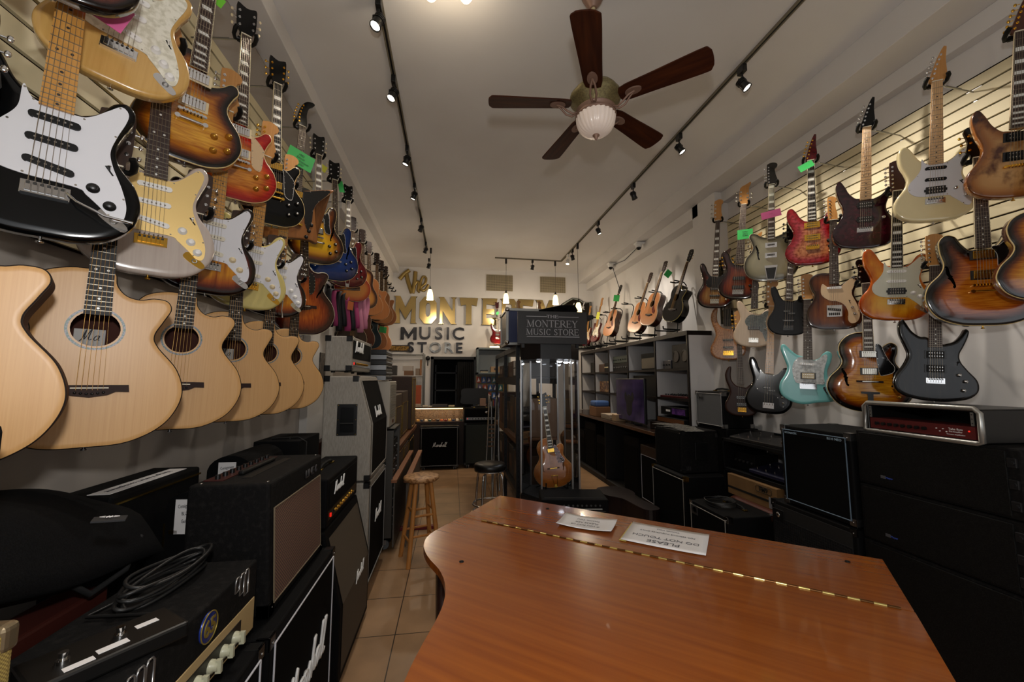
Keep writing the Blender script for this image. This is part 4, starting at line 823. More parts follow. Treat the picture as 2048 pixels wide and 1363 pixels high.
    if g('switch') and lod == 0:
        x, z, rr = k['switch']; m = MB().box((0, pY - .0005, 0), (.0035, .001, .026), 1).tube([(0, pY, 0), (.002, pY - .014, .006)], [.0018, .0032], 8); m.obj('pickup_switch', [g('swm') and BLACK or WHITEP, RUBBER], root, loc=(x / 100, 0, z / 100), rot=(0, math.radians(rr), 0))
    if g('toggle') and lod == 0:
        x, z = k['toggle']; MB().lathe([(.012, 0), (.012, .002), (.004, .003), (.003, .016), (.0045, .02), (.0005, .022)], 14, axis='-y').obj('toggle_switch', CREAMP if hwk != 'gold' else GOLD, root, loc=(x / 100, -L, z / 100))
    if g('bar') and lod == 0:
        MB().tube([(.034, -L - .012, bz - .01), (.05, -L - .03, bz - .03), (.10, -L - .045, bz - .055), (.15, -L - .05, bz - .06)] if k['bar'] == 1 else [(.034, -L - .012, bz - .01), (.03, -L - .03, bz - .04), (.026, -L - .04, bz - .09), (.034, -L - .04, bz - .13)], [.0028, .0028, .003, .0042], 8).obj('tremolo_bar', CHROME, root)
    if g('rosette'):
        rz = k['rosette'] / 100; m = MB()
        for r0, r1, mi in ((.0545, .0605, 0),):
            n = 48; vs = [(r * math.cos(2 * PI * i / n), -L - .0006, rz + r * math.sin(2 * PI * i / n)) for r in (r0, r1) for i in range(n)]
            m.add(vs, [(i, n + i, n + (i + 1) % n, (i + 1) % n) for i in range(n)], mi)
        m.obj('rosette', mat('abalone_rosette', '#4c6c66', .4, noise=((200, 200, 200), '#8c8490', .45, .6)), root)
    if g('lab'):
        lo = MB().box((-.012, t - .012, k['rosette'] / 100 - .02), (.065, .001, .05)).obj('maker_label', mat('dim_label_paper', '#a8a4a0', .7), root)
        script_word('Ma', .04, 0, INK, lo, (-.012, t - .0135, k['rosette'] / 100 - .015), name='signature')
    if g('bout') and lod == 0:   # binding line or dark patch
        pass
    # strings
    sm = STRINGB if g('bronze') else STRING; zt = g('send', bz - .004); xb, xn = ws[1] / 2, ws[0] / 2
    nstr = ns if lod < 2 else 0
    for i in range(nstr):
        u = -1 + 2 * i / (ns - 1); r = (.0009 - .00045 * i / (ns - 1)) * (1.7 if ns < 6 else 1) * (1.25 if lod else 1)
        MB().cyl((u * xb, yF - .0065 if g('br') not in ('tom', 'wood') else yF - .006, zt), (u * xn, yF - .002, nut), r, r, n=4, caps=False).obj('string', sm, root)
    MB().cyl((0, t / 2, 0), (0, t / 2, -.008), .003, .003, n=10).lathe([(.003, -.006), (.007, -.009), (.007, -.012), (.001, -.013)], 14, c=(0, t / 2, 0)).obj('strap_button', hw if hwk != 'black' else BLACK, root)
    root['_nut'] = nut; return root

FITS = []
def orient(yaw, tilt): return Matrix.Rotation(math.radians(yaw), 4, 'Z') @ Matrix.Rotation(math.radians(-tilt), 4, 'X')
def place(o, pa, za, pb, zb, X, yaw, tilt=0, fix=None, limits=(.9, 1.1)):
    """stand the instrument in the room: point (0,0,za) is where the ray through pa meets the plane x = X, and its neck leans as seen"""
    A = np.array(pa) if isinstance(pa, Vector) else onx(pa, X)
    M = orient(yaw, tilt); n = M @ Vector((0, -1, 0)); up = M @ Vector((0, 0, 1)); rt = M @ Vector((1, 0, 0))
    A = Vector(A)
    if isinstance(pb, (int, float)): M = M @ Matrix.Rotation(math.radians(pb), 4, 'Y'); s = fix; o.rotation_euler = M.to_euler(); o.scale = (s,) * 3; o.location = A - (M @ Vector((0, 0, za * s))); return s
    r = Vector(ray(pb)); c = Vector((0, 0, CAMZ)); tt = (A - c).dot(n) / r.dot(n); B = c + r * tt; d = B - A
    s = d.length / (zb - za); roll = math.atan2(d.dot(rt), d.dot(up))
    FITS.append((o['label'][:50], round(s, 3), round(math.degrees(roll), 1), [round(q, 2) for q in A]))
    s = fix or min(max(s, limits[0]), limits[1])
    M = M @ Matrix.Rotation(roll, 4, 'Y'); o.rotation_euler = M.to_euler(); o.scale = (s, s, s)
    o.location = A - (M @ Vector((0, 0, za * s)))
    return s
# wall hangers --------------------------------------------------------
ARM = mat('hanger_steel', '#8f8f8f', .3, 1)
def hanger(o, wall, label, bracket=True, group='arm hangers holding the guitars'):
    nut = o['_nut']; bpy.context.view_layer.update()
    M = Matrix.Translation(o.location) @ o.rotation_euler.to_matrix().to_4x4() @ Matrix.Diagonal((o.scale[0],) * 3 + (1,))
    P = M @ Vector((0, .024, nut + .006)); s = 1 if wall > 0 else -1
    t = thing('guitar_hanger', label, 'guitar hanger', P, 0, group); rz = o.rotation_euler.to_matrix().to_euler().z
    L_ = abs(wall - P.x)
    MB().cyl((0, .0, 0), (s * (L_ - .012), 0, -.02), .004, n=8).cyl((s * L_ * .25, 0, -.004), (s * L_ * .62, 0, -.012), .006, n=8).obj('arm', ARM, t)
    y = MB(); y.box((0, .012, 0), (.05, .014, .022))
    for q in (-1, 1): y.tube([(q * .012, .012, 0), (q * .036, .010, -.004), (q * .044, -.010, .0), (q * .044, -.040, .010), (q * .038, -.052, .02)], [.008, .009, .009, .010, .009], 10)
    yo = y.obj('yoke', RUBBER, t); yo.rotation_euler = (0, 0, rz); yo.scale = (o.scale[0],) * 3
    if bracket: MB().box((s * (L_ - .014), 0, -.02), (.004, .075, .045)).box((s * (L_ - .014), 0, -.075), (.004, .018, .08)).box((s * (L_ - .006), 0, -.005), (.012, .075, .006)).obj('bracket', ARM, t)
    return t
def S(**k):      # double-cutaway bolt-on
    d = dict(outline=STRAT, okey='strat', t=.045, R=.011, pu=[('sc', 0, 28, 0, 'white'), ('sc', 0, 22.6, 0, 'white'), ('sc', 0, 16.6, 10, 'white')], br='strat', pg=(PG_STRAT, 'white'), knobs=[('white', 7.4, 15.6), ('white', 9.7, 12.4), ('white', 11.6, 9.3)], switch=(9.8, 19.5, -35), jack=(11, 6.4, 38), fb='maple', head='fender'); d.update(k); return d
def LP(**k):
    d = dict(outline=LESPAUL, okey='lp', t=.05, R=.002, arch=.008, binding='#c9b078', scale=.628, bz=.19, fe=.452, nf=22, fb='rosewood', fbbind=1, inlay='trap', head='gibson', headm='black', neckm='dark', side='maho', tuner='cream',
             pu=[('hb', 0, 33.6, 0, 'cream'), ('hb', 0, 22.8, 0, 'cream')], br='tom', stop=15.4, knobs=[('amber', 7.2, 13), ('amber', 11.8, 15.2), ('amber', 7.4, 7.4), ('amber', 11.8, 9.2)], toggle=(-9, 38)); d.update(k); return d
def ESG(**k):
    d = dict(outline=ES, okey='es', t=.045, R=.003, arch=.010, binding='#c9b078', scale=.628, bz=.2, fe=.452, nf=22, fb='rosewood', fbbind=1, head='gibson', headm='black', neckm='dark', tuner='cream', pg=(PG_ES, 'black'), pgline=1, side='dark',
             pu=[('hb', 0, 34.4, 0, 'black'), ('hb', 0, 24.6, 0, 'black')], br='tom', stop=15.6, knobs=[('tophat', 9, 14.6), ('tophat', 13.4, 17), ('tophat', 9.6, 9.2), ('tophat', 14, 11.4)], holes=[fhole(11, 24.5, .9, -.12), [(-x, z) for x, z in fhole(11, 24.5, .9, -.12)][::-1]]); d.update(k); return d
def AC(**k):
    d = dict(outline=ACCUT, okey='accut', t=.10, R=.002, binding='#1a1210', scale=.648, bz=.165, fe=.444, nf=20, fb='ebony', joint=.46, head='aco', neckm='dark', side='rosewood', holes=[circle(0, .33, .05)], rosette=33, br='aco', top='spruce', fbh=.008, bronze=1, headm='darkwood', cat='guitar', send=.158); d.update(k); return d
def DR(**k):
    d = AC(outline=DREAD, okey='dread', binding='#d0b890', side='maho', lod=1, fb='rosewood', pg=([(4.6, 34), (6, 30), (10, 25), (12.4, 21), (11, 18), (6.4, 20), (4, 24), (3.4, 27.4), (5, 30)], 'tort')); d.update(k); return d
def BS(**k):
    d = dict(t=.042, R=.011, scale=.84, bz=.075, fe=.575, nf=20, ns=4, head='bass', fb='rosewood', br='bass', cat='bass guitar', hw='chrome', side='dark', lod=0); d.update(k); return d
YL, YR = 37.6, -39.4
def HL(l):
    w = 'black-yoked wall arm holding the'.split() + l.split(); w = w[:15]
    while w[-1].strip(',') in ('with', 'and', 'of', 'in', 'on', 'a', 'the', 'its', 'at', 'under', 'over', 'from', 'whose', 'by', 'to', 'below', 'behind'): w.pop()
    return ' '.join(w).rstrip(',')

def G(fn, spec, label, pa, za, pb, zb, X, yaw, name='electric_guitar', tilt=0, hang=None, fix=None, group=None, lim=(.9, 1.18)):
    sp = dict(spec); sp['group'] = group; o = guitar(name, label, **sp); s = place(o, pa, za, pb, zb, X, yaw, tilt, fix, lim)
    if hang: hanger(o, XL if hang == 'L' else XR, HL(label))
    return o
GA = 'acoustics in the bottom row of the left wall'
# --- left wall, bottom row of natural acoustics
fzA = .369
specA = AC(lab=0)
for i, (pa, pb, lab) in enumerate(((Vector((-1.12, 1.01, 1.466)), 0.6, 'natural spruce cutaway acoustic cut off by the left edge, nearest of its row'),
    ((166.7, 895.5), (195, 630), 'large natural cutaway acoustic whose paper label shows in the soundhole, second of its row'),
    ((343, 859), (366, 660), 'natural cutaway acoustic hanging under the white guitar with gold guard'),
    ((456, 843), (467, 680), 'natural cutaway acoustic hanging under the sunburst guitar with white guard'),
    ((523, 829), (535, 680), 'natural cutaway acoustic hanging under the cream guitar'),
    ((577, 818), (585, 697), 'natural cutaway acoustic farthest right in the bottom row, beside the grey pilaster'))):
    G(None, dict(specA, lab=1 if i in (1, 3) else 0), lab, pa, 0, pb, fzA, -1.1, YL, 'acoustic_guitar', hang='L', fix=1.1)
# --- left wall, middle row
G(None, S(top='black', pg=(PG_STRAT, 'white'), pu=[('sc', 0, 28, 0, 'ebony'), ('sc', 0, 22.6, 0, 'ebony'), ('sc', 0, 16.6, 10, 'ebony')], knobs=[('black', 7.4, 14), ('black', 10.6, 10.4)], jack=(11.6, 6.9, 40), bar=1, fb='maple', side='dark', swm=1), 'gloss black electric guitar with plain white guard and whammy bar', (78.5, 470), 0, (114, 222), .307, -1.1, YL, hang='L')
G(None, S(top='white_blonde', pg=(PG_STRAT, 'gold'), hw='gold', fb='rosewood'), 'off-white electric guitar with a gold guard and gold bridge', (296.5, 548), 0, (311, 358), .307, -1.1, YL, hang='L')
G(None, S(top='burst3', side='dark', pu=[('sc', 0, 28, 0, 'aged'), ('sc', 0, 22.6, 0, 'aged'), ('sc', 0, 16.6, 10, 'aged')], knobs=[('creamk', 7.4, 15), ('creamk', 10.2, 11.4)]), 'sunburst electric guitar with white guard and two cream knobs', (411.6, 585), 0, (429, 435.7), .307, -1.1, YL, hang='L')
G(None, S(top='aged_cream', hw='gold', pu=[('sc', 0, 28, 0, 'aged'), ('sc', 0, 22.6, 0, 'aged'), ('sc', 0, 16.6, 10, 'aged')], knobs=[('creamk', 7.4, 15.6), ('creamk', 9.7, 12.4), ('creamk', 11.6, 9.3)]), 'yellowed cream electric guitar with white guard and gold bridge', (492, 615.7), 0, (508.4, 491.4), .307, -1.1, YL, hang='L')
G(None, S(top='burst3', side='dark', bar=2, inlay='block', pu=[('sc', 0, 28, 0, 'aged'), ('sc', 0, 22.6, 0, 'aged'), ('sc', 0, 16.6, 10, 'aged')], lod=0), 'sunburst electric guitar with white guard and hanging tremolo arm', (547, 631), 0, (559, 524.5), .307, -1.1, YL, hang='L')
G(None, AC(top='acburst', binding='#d0c4a8', fb='ebony', holes=[fhole(10.5, 30, .75, -.5)], rosette=None, lod=0, headm='black', pg=([(3.2, 40), (5, 42), (7, 38), (6.6, 30), (4, 27), (3.2, 30)], 'black'), side='dark', bz=.19, scale=.63, fe=.43), 'amber sunburst cutaway acoustic-electric with leaf-shaped soundhole on its edge', (607, 669), 0, (608, 552), .39, -1.1, YL, 'acoustic_electric_guitar', hang='L')
# --- left wall, top row
G(None, S(top='blonde', pg=(PG_STRAT, 'pearl')), 'butterscotch blonde electric guitar with pearl guard at the top left', (222, 163), 0, (244, 73), .13, -1.1, YL, hang='L', fix=1.12)
G(None, LP(top='tobacco', headlogo=None), 'single-cut electric with tobacco sunburst maple top and four amber knobs', (371, 322), 0, (396, 142.6), .366, -1.1, YL, hang='L')
G(None, LP(top='cherry', side='red', pg=(PG_LP, 'cream')), 'single-cut electric with cherry sunburst top and cream guard', (473, 399), 0, (490.5, 76), .818, -1.1, YL, hang='L')
G(None, LP(top='black', side='dark', hw='gold', fb='ebony', inlay='block', pg=(PG_LP, 'black'), pgline=1, knobs=[('tophat', 7.2, 13), ('tophat', 11.8, 15.2), ('tophat', 7.4, 7.4), ('tophat', 11.8, 9.2)], tuner='gold', pu=[('hb', 0, 33.6, 0, 'black'), ('hb', 0, 22.8, 0, 'black')]), 'black single-cut electric with gold hardware and block inlays', (549.4, 323.5), .366, (553.7, 171.7), .818, -1.1, YL, hang='L')
G(None, dict(outline=EXPLORER, okey='explorer', t=.045, R=.005, top='natural_mahogany', scale=.628, bz=.14, fe=.452, nf=22, fb='rosewood', head='hockey', headm='black', neckm='dark', hw='gold', br='tom', stop=10, pg=([(-6, 30), (-3, 33.6), (3, 33.4), (7, 34.4), (21, 39.6), (12, 26), (10.6, 14), (8.6, 8.4), (6.4, 12), (5.2, 17), (-3, 20)], 'black'), pu=[('hb', 0, 30, 0, 'black'), ('hb', 0, 20, 0, 'black')], knobs=[('black', 10.6, 12), ('black', 9.4, 7.6), ('black', 8, 3.2)]), 'natural brown angular electric guitar with pointed wings and black guard', (593, 383), .316, (604, 254), .768, -1.1, YL, hang='L')
G(None, ESG(top='vintage_es', inlay='block', neckm='dark'), 'double-cut semi-hollow electric in yellow and brown sunburst', (634, 428), .376, (636, 312), .828, -1.1, YL, hang='L')
G(None, ESG(top='blue', side='dark', inlay='dot'), 'translucent blue double-cut semi-hollow electric', (668, 469.5), .376, (667.6, 361.5), .828, -1.1, YL, hang='L')
G(None, ESG(top='red_es', side='red', trap=14, stop=None, tuner=None, inlay='block', binding='#c9a878'), 'cherry red double-cut semi-hollow electric with a trapeze tailpiece', (694, 495.6), .376, (695, 403), .828, -1.1, YL, hang='L')
G(None, S(top='burst3', side='dark', lod=1), 'dark guitar whose bottom edge just shows at the very top left corner', (104, -20), 0, (120, -260), .307, -1.02, YL, hang=None, fix=1)
# far rows toward the back wall
far = [((706, 602), 'redsun', ARCH, 'acoustic with red rimmed sunburst, first of the far upper row', 0), ((725, 617), 'acsun', DREAD, 'sunburst acoustic second in the far upper row', 0), ((738, 630), 'spruce_dark', DREAD, 'honey coloured acoustic third in the far upper row', 0),
       ((754, 639), 'spruce_dark', ACCUT, 'orange-brown cutaway acoustic fourth in the far upper row', 0), ((763, 646), 'cedar', DREAD, 'brown acoustic fifth in the far upper row', 0), ((771.5, 650), 'spruce_dark', ACCUT, 'pale brown cutaway acoustic last in the far upper row before the empty hooks', 0)]
for pa, top, ol, lab, _ in far:
    G(None, DR(top=top, outline=ol, okey='far' + str(len(ol)), side='dark' if 'sun' in top else 'rosewood', lod=1, pg=None, inlay='block' if ol is ARCH else 'dot', joint=.44 if ol is not ARCH else .45), lab, pa, 0, (pa[0] + 0, pa[1] - 80), .5, -1.09 if pa[0] < 710 else -1.05, YL, 'acoustic_guitar', hang='L', fix=.96)
far2 = [((704, 700), 'darkwood', DREAD, 'dark wood acoustic below the red semi-hollow guitar'), ((723, 697), 'mahog', DREAD, 'mahogany acoustic in the far lower row'), ((739, 697), 'bluegrey', DREAD, 'blue-grey topped acoustic in the far lower row'), ((752, 699), 'spruce_dark', ACCUT, 'honey cutaway acoustic in the far lower row'), ((763, 702), 'spruce_dark', DREAD, 'honey acoustic with green tag at the end of the far lower row')]
for pa, top, ol, lab in far2:
    G(None, DR(top=top, outline=ol, okey='far' + str(len(ol)), lod=1, pg=None), lab, pa, 0, (pa[0], pa[1] - 80), .5, -1.2, YL, 'acoustic_guitar', hang='L', fix=.96)
for k, px in enumerate(((768, 556), (776, 568), (781, 576), (785.5, 582))):
    p = onx(px, -1.06); t = thing('guitar_hanger', 'empty wall hook beside the gold lettering, %s from the guitars' % ('first', 'second', 'third', 'last')[k], 'guitar hanger', p, 0, 'empty wall hooks near the back corner')
    MB().cyl((0, 0, 0), (-(p[0] - XL), 0, 0), .004, n=6).obj('arm', ARM, t)
    y = MB()
    for q in (-1, 1): y.tube([(0, 0, 0), (q * .03, -.004, -.004), (q * .036, -.03, .0), (q * .03, -.045, .02)], .010, 8)
    y.obj('yoke', RUBBER, t).rotation_euler = (0, 0, math.radians(YL))
# --- right wall
B_ = BS
G(None, B_(outline=PBASS, okey='pbass', top='jbass', pg=(PG_JB, 'black'), inlay='block', pu=[('jb', 0, 19.6, 0, 'black'), ('jb', 0, 12.6, 0, 'black')], knobs=[('chrome', 9, 12), ('chrome', 10.4, 8.6)], headm=None), 'four-string sunburst bass with a black guard, leftmost on the right wall', (1428.4, 615.6), 0, (1435.8, 439.5), .925, 2.84, YR, 'bass_guitar', hang='R')
G(None, B_(outline=PBASS, okey='pbass', top='mmbass', ns=5, head='bass5', headm='warm' if 0 else None, pu=[('soap', 0, 20, 0, 'black'), ('soap', 0, 11.5, 0, 'black')], knobs=[('black', 9.6, 13), ('black', 11, 9.6)]), 'five-string brown sunburst bass with a green note on its neck', (1474.7, 598), 0, (1487.7, 407), .925, 2.84, YR, 'bass_guitar', hang='R')
G(None, dict(outline=CORON, okey='coron', t=.05, R=.004, arch=.006, binding='#a89c80', top='silverburst', scale=.648, bz=.15, fe=.461, nf=21, fb='rosewood', fbbind=1, inlay='block1', head='fender', headm='silverburst', pu=[('mini', 0, 29.4, 0, 'black'), ('mini', 0, 21, 0, 'black')], trap=12.4, trapm='plate', br=None, send=.13, holes=[fhole(-9.4, 24, 1.0, .3, 13)[::-1]], side='silverburst'), 'silver-grey burst hollow guitar with a pink SOLD note', (1541.5, 561), 0, (1543, 370.5), .798, 2.84, YR, 'hollow_guitar', hang='R')
G(None, dict(outline=STRAT, okey='strat', t=.042, R=.008, top='quilt_red', side='red', scale=.628, bz=.14, fe=.452, nf=24, fb='ebony', fbbind=1, inlay='block', head='point', headm='quilt_red', hw='gold', pu=[('goldhb', 0, 29, 0, 'cream'), ('goldhb', 0, 20, 0, 'cream')], br='strat', knobs=[('black', 9.2, 16.5), ('black', 9.8, 12.5), ('gold', 9.6, 8.4)]), 'red quilted double-cut electric with gold pickups and a green tag', (1626, 529), 0, (1621, 322), .768, 2.84, YR, hang='R')
G(None, dict(outline=SUPER, okey='super', t=.042, R=.006, top='dark_red', scale=.648, bz=.13, fe=.47, nf=22, fb='palemaple', head='point', headm='black', pu=[('dir', 0, 27.6, 0, 'black'), ('dir', 0, 18.4, 0, 'black')], br='strat', knobs=[('chrome', 8.6, 18.6)], switch=(11, 21.5, -50), swm=1), 'wine red quilted electric with pale maple neck and black headstock', (1729, 496), 0, (1733, 256), .778, 2.84, YR, hang='R')
G(None, S(top='cream', okey='strat', fb='palemaple', head='point', headm=None, pu=[('sc', 0, 28.6, 3, 'ebony'), ('sc', 0, 22.4, 3, 'ebony'), ('dir', 0, 16.6, 0, 'black')], knobs=[('chrome', 7.6, 16.4), ('chrome', 11.4, 12)], jack=None, swm=1, nf=22), 'cream electric guitar with white guard and pale maple neck, highest on the right', (1869.5, 441), 0, (1872.8, 165), .768, 2.84, YR, hang='R')
G(None, dict(outline=SUPER, okey='super', t=.042, R=.006, top='spalted', side='maple', scale=.648, bz=.15, fe=.47, nf=24, fb='rosewood', fbbind=1, inlay='block', head='point', headm='mahog', hw='gold', pu=[('hbo', 0, 29, 0, 'ebony'), ('hbo', 0, 19.6, 0, 'ebony')], br='tom', tuner='gold'), 'spalted maple electric with gold hardware at the top right edge', (2031, 393), 0, (2039, 66), .798, 2.84, YR, hang='R')
G(None, B_(outline=WARWICK, okey='burlb', top='burl', ns=5, frets=0, inlay='none', fb='ebony', hw='gold', head='bass5', pu=[('jb', 0, 20, 0, 'black'), ('jb', 0, 12.6, 0, 'black')], side='maple'), 'light burl wood fretless bass half hidden behind the cream bass', (1457, 719.5), 0, (1452, 532), .925, 2.98, YR, 'bass_guitar', hang='R', lim=(.85, 1.1))
G(None, B_(outline=LBASS, okey='lbass', top='maple_cream', side='maple_cream', pg=(PG_L, 'greypearl'), pu=[('soap', 0, 18.6, 0, 'black')], head='musicman', knobs=[('chrome', 9.6, 17.4)], fe=.54), 'pale cream ash bass with grey marbled guard', (1506.6, 694), 0, (1508.8, 617), .375, 2.84, YR, 'bass_guitar', hang='R', lim=(.9, 1.1))
G(None, B_(outline=PBASS, okey='pbass', top='matte_black', hw='black', inlay='tooth', head='bass', headm='black', pu=[('split', 0, 22, 0, 'black'), ('jb', 0, 14, 0, 'black')], knobs=[('black', 11.5, 17), ('black', 12, 13.4), ('black', 12, 9.8)], brhw='black'), 'matte black four-string bass with shark-tooth inlays', (1576, 670), 0, (1578, 606.8), .34, 2.84, YR, 'bass_guitar', hang='R')
G(None, dict(outline=TELE, okey='tele', t=.045, R=.004, binding='#1c0e08', top='teleburst', side='dark', scale=.648, bz=.135, fe=.461, nf=22, fb='rosewood', head='tele', pg=(PG_TELE, 'cream'), pu=[('sc', 0, 29.4, 0, 'white')], br='tele', knobs=[('chrome', 9.8, 15), ('chrome', 11, 10.6)], switch=(8.4, 19.2, -20), swm=1), 'brown sunburst thinline electric with a cream guard', (1669, 658), 0, (1666, 441), .783, 2.84, YR, hang='R')
G(None, S(top='spalted_orange', side='spalted_orange', fb='ebony', inlay='block', fbbind=1, pg=(PG_STRAT, 'mint'), pu=[('sc', 0, 28.6, 0, 'white'), ('sc', 0, 22.8, 0, 'white'), ('dir', 0, 17, 0, 'black')], knobs=[('white', 7.2, 15.8), ('white', 10, 13.6), ('white', 12.2, 10)]), 'orange-amber electric guitar with mint white guard', (1791.9, 640), 0, (1793.5, 383), .768, 2.84, YR, hang='R')
G(None, ESG(top='tobacco_es', headm='black', head='epi', tuner='gold', hw='gold', stop=16.6, inlay='dot', headlogo='Epiphone', knobs=[('tophat', 12, 17.6), ('amber', 13.6, 14), ('amber', 15, 10.6)], pu=[('hb', 0, 34.4, 0, 'black'), ('hb', 0, 24.6, 0, 'black')]), 'tobacco sunburst semi-hollow electric with gold hardware and black headstock', (1970, 651), 0, (1953.6, 318.6), .828, 2.84, YR, hang='R')
G(None, LP(top='tobacco', okey='lp', lod=1), 'amber guitar cut off by the right edge, only its rim showing', (2095, 600), 0, (2096, 430), .331, 2.78, YR, hang=None, fix=1)
G(None, B_(outline=WARWICK, okey='warw', top='warwick', hw='gold', fb='rosewood', inlay='none', pu=[('soap', 0, 20, 0, 'black'), ('soap', 0, 12.6, 0, 'black')], knobs=[('black', 11, 9)]), 'very dark walnut bass with a long curved horn and gold bridge', (1484.6, 832), 0, (1482, 768), .34, 2.84, YR, 'bass_guitar', hang='R')
G(None, B_(outline=PBASS, okey='pbass', top='black', fb='maple', pg=(PG_P, 'black'), pu=[('split', 0, 21, 0, 'black')], knobs=[('chrome', 9.6, 14.6), ('chrome', 10.4, 10)], head='bass'), 'gloss black four-string bass with a maple neck', (1536, 827), 0, (1543, 610), .925, 2.84, YR, 'bass_guitar', hang='R')
G(None, dict(outline=JAG, okey='jag', t=.042, R=.009, top='seafoam', scale=.61, bz=.14, fe=.434, nf=22, fb='rosewood', head='fender', pg=(PG_JAG, 'whitepearl'), pu=[('sc', -.5, 28.4, 3, 'white'), ('hbo', 0, 20, 0, 'cream')], br='tray', knobs=[('chrome', 11, 11.6)], jack=(10.8, 9.8, 60)), 'pale turquoise offset electric with a pearl guard', (1616.7, 807.6), 0, (1614, 596.5), .76, 2.84, YR, hang='R')
G(None, dict(outline=ARCH, okey='arch', t=.07, R=.003, arch=.014, binding='#c9b078', top='epiburst', side='dark', scale=.628, bz=.2, fe=.44, nf=20, fb='rosewood', fbbind=1, inlay='block', head='epi', headm='black', hw='nickel', tuner='black', headlogo='Epiphone', pu=[('hb', 0, 37, 0, 'black'), ('hb', 0, 26, 0, 'black')], br='wood', trap=13, trapm='wood', pg=([(3.4, 42), (6, 42.6), (7.6, 38), (9.6, 33), (12, 29), (11.4, 25.6), (7.6, 23.8), (4.8, 25)], 'black'), pgline=1, knobs=[('amber', 11.8, 15.6), ('amber', 13.6, 10.4)], holes=[fhole(-12, 22, 1.15, .32), [(-x, z) for x, z in fhole(-12, 22, 1.05, .32)][::-1]]), 'archtop hollow guitar in yellow and black sunburst with f-holes', (1740.7, 824), 0, (1729.8, 568), .828, 2.84, YR, 'archtop_guitar', hang='R')
G(None, dict(outline=HORN, okey='horn', t=.042, R=.008, top='trans_black', scale=.648, bz=.13, fe=.47, nf=24, fb='rosewood', inlay='dot', head='fender', ns=6, pu=[('hbo', 0, 26.6, 0, 'ebony'), ('hbo', 0, 18.6, 0, 'ebony')], br='strat', knobs=[('chrome', 9.4, 15.4), ('chrome', 11.8, 12), ('chrome', 11, 7)], switch=(9, 22, 10), swm=1), 'transparent black electric with sharp curled horns', (1871, 802.6), 0, (1867.8, 532), .778, 2.84, YR, hang='R')
# ------------------------------------------------------------------ amplifiers and cabinets
LEFT, RIGHT = PI / 2, -PI / 2
WOODF = mat('cream_faceplate', '#b3986a', .5); SILVERP = mat('silver_panel', '#8c8c8a', .4, .7); REDJ = mat('red_jewel', '#c01818', .3, emit=('#ff2a18', .6))
def corner(parent, W, D, H, m=BLACK, sides=((-1, -1), (1, -1), (-1, 1), (1, 1)), s=.045):
    for z in (0, H):
        for (a, b) in sides:
            q = 1 if z else -1; c = MB(); x = a * (W / 2 + .002); y = b * (D / 2 + .002); zz = z + q * .002
            c.box2((min(x, x - a * s), min(y, y - b * .006), min(zz, zz - q * s)), (max(x, x - a * s), max(y, y - b * .006), max(zz, zz - q * s)))
            c.box2((min(x, x - a * .006), min(y, y - b * s), min(zz, zz - q * s)), (max(x, x - a * .006), max(y, y - b * s), max(zz, zz - q * s)))
            c.box2((min(x, x - a * s), min(y, y - b * s), min(zz, zz - q * .006)), (max(x, x - a * s), max(y, y - b * s), max(zz, zz - q * .006)))
            c.sphere((x - a * s * .5, y + b * .001, zz - q * s * .6), .004, 1, 8)
            c.obj('corner_cap', [m, CHROME], parent, .004)
def casters(parent, W, D, r=.04, fork=STEEL, wh=None):
    for a in (-1, 1):
        for b in (-1, 1):
            c = MB().cyl((a * (W / 2 - .07) - .012, b * (D / 2 - .07), -r - .018), (a * (W / 2 - .07) + .012, b * (D / 2 - .07), -r - .018), r, n=16, m=1)
            c.box((a * (W / 2 - .07), b * (D / 2 - .07), -.006), (.06, .06, .008)).box((a * (W / 2 - .07) - .018, b * (D / 2 - .07), -r * .5 - .01), (.004, .035, r + .012)).box((a * (W / 2 - .07) + .018, b * (D / 2 - .07), -r * .5 - .01), (.004, .035, r + .012))
            c.obj('caster', [fork, wh or RUBBER], parent)
def strap_handle(parent, W, z, m=RUBBER, end=BRASS, y=0, L=.24):
    o = MB().tube([(-L / 2, y, z + .006), (-L * .35, y, z + .022), (0, y, z + .027), (L * .35, y, z + .022), (L / 2, y, z + .006)], .009, 8).obj('handle', m, parent)
    for q in (-1, 1): MB().box((q * L / 2, y, z + .005), (.035, .03, .010)).obj('handle_end', end, o, .002)
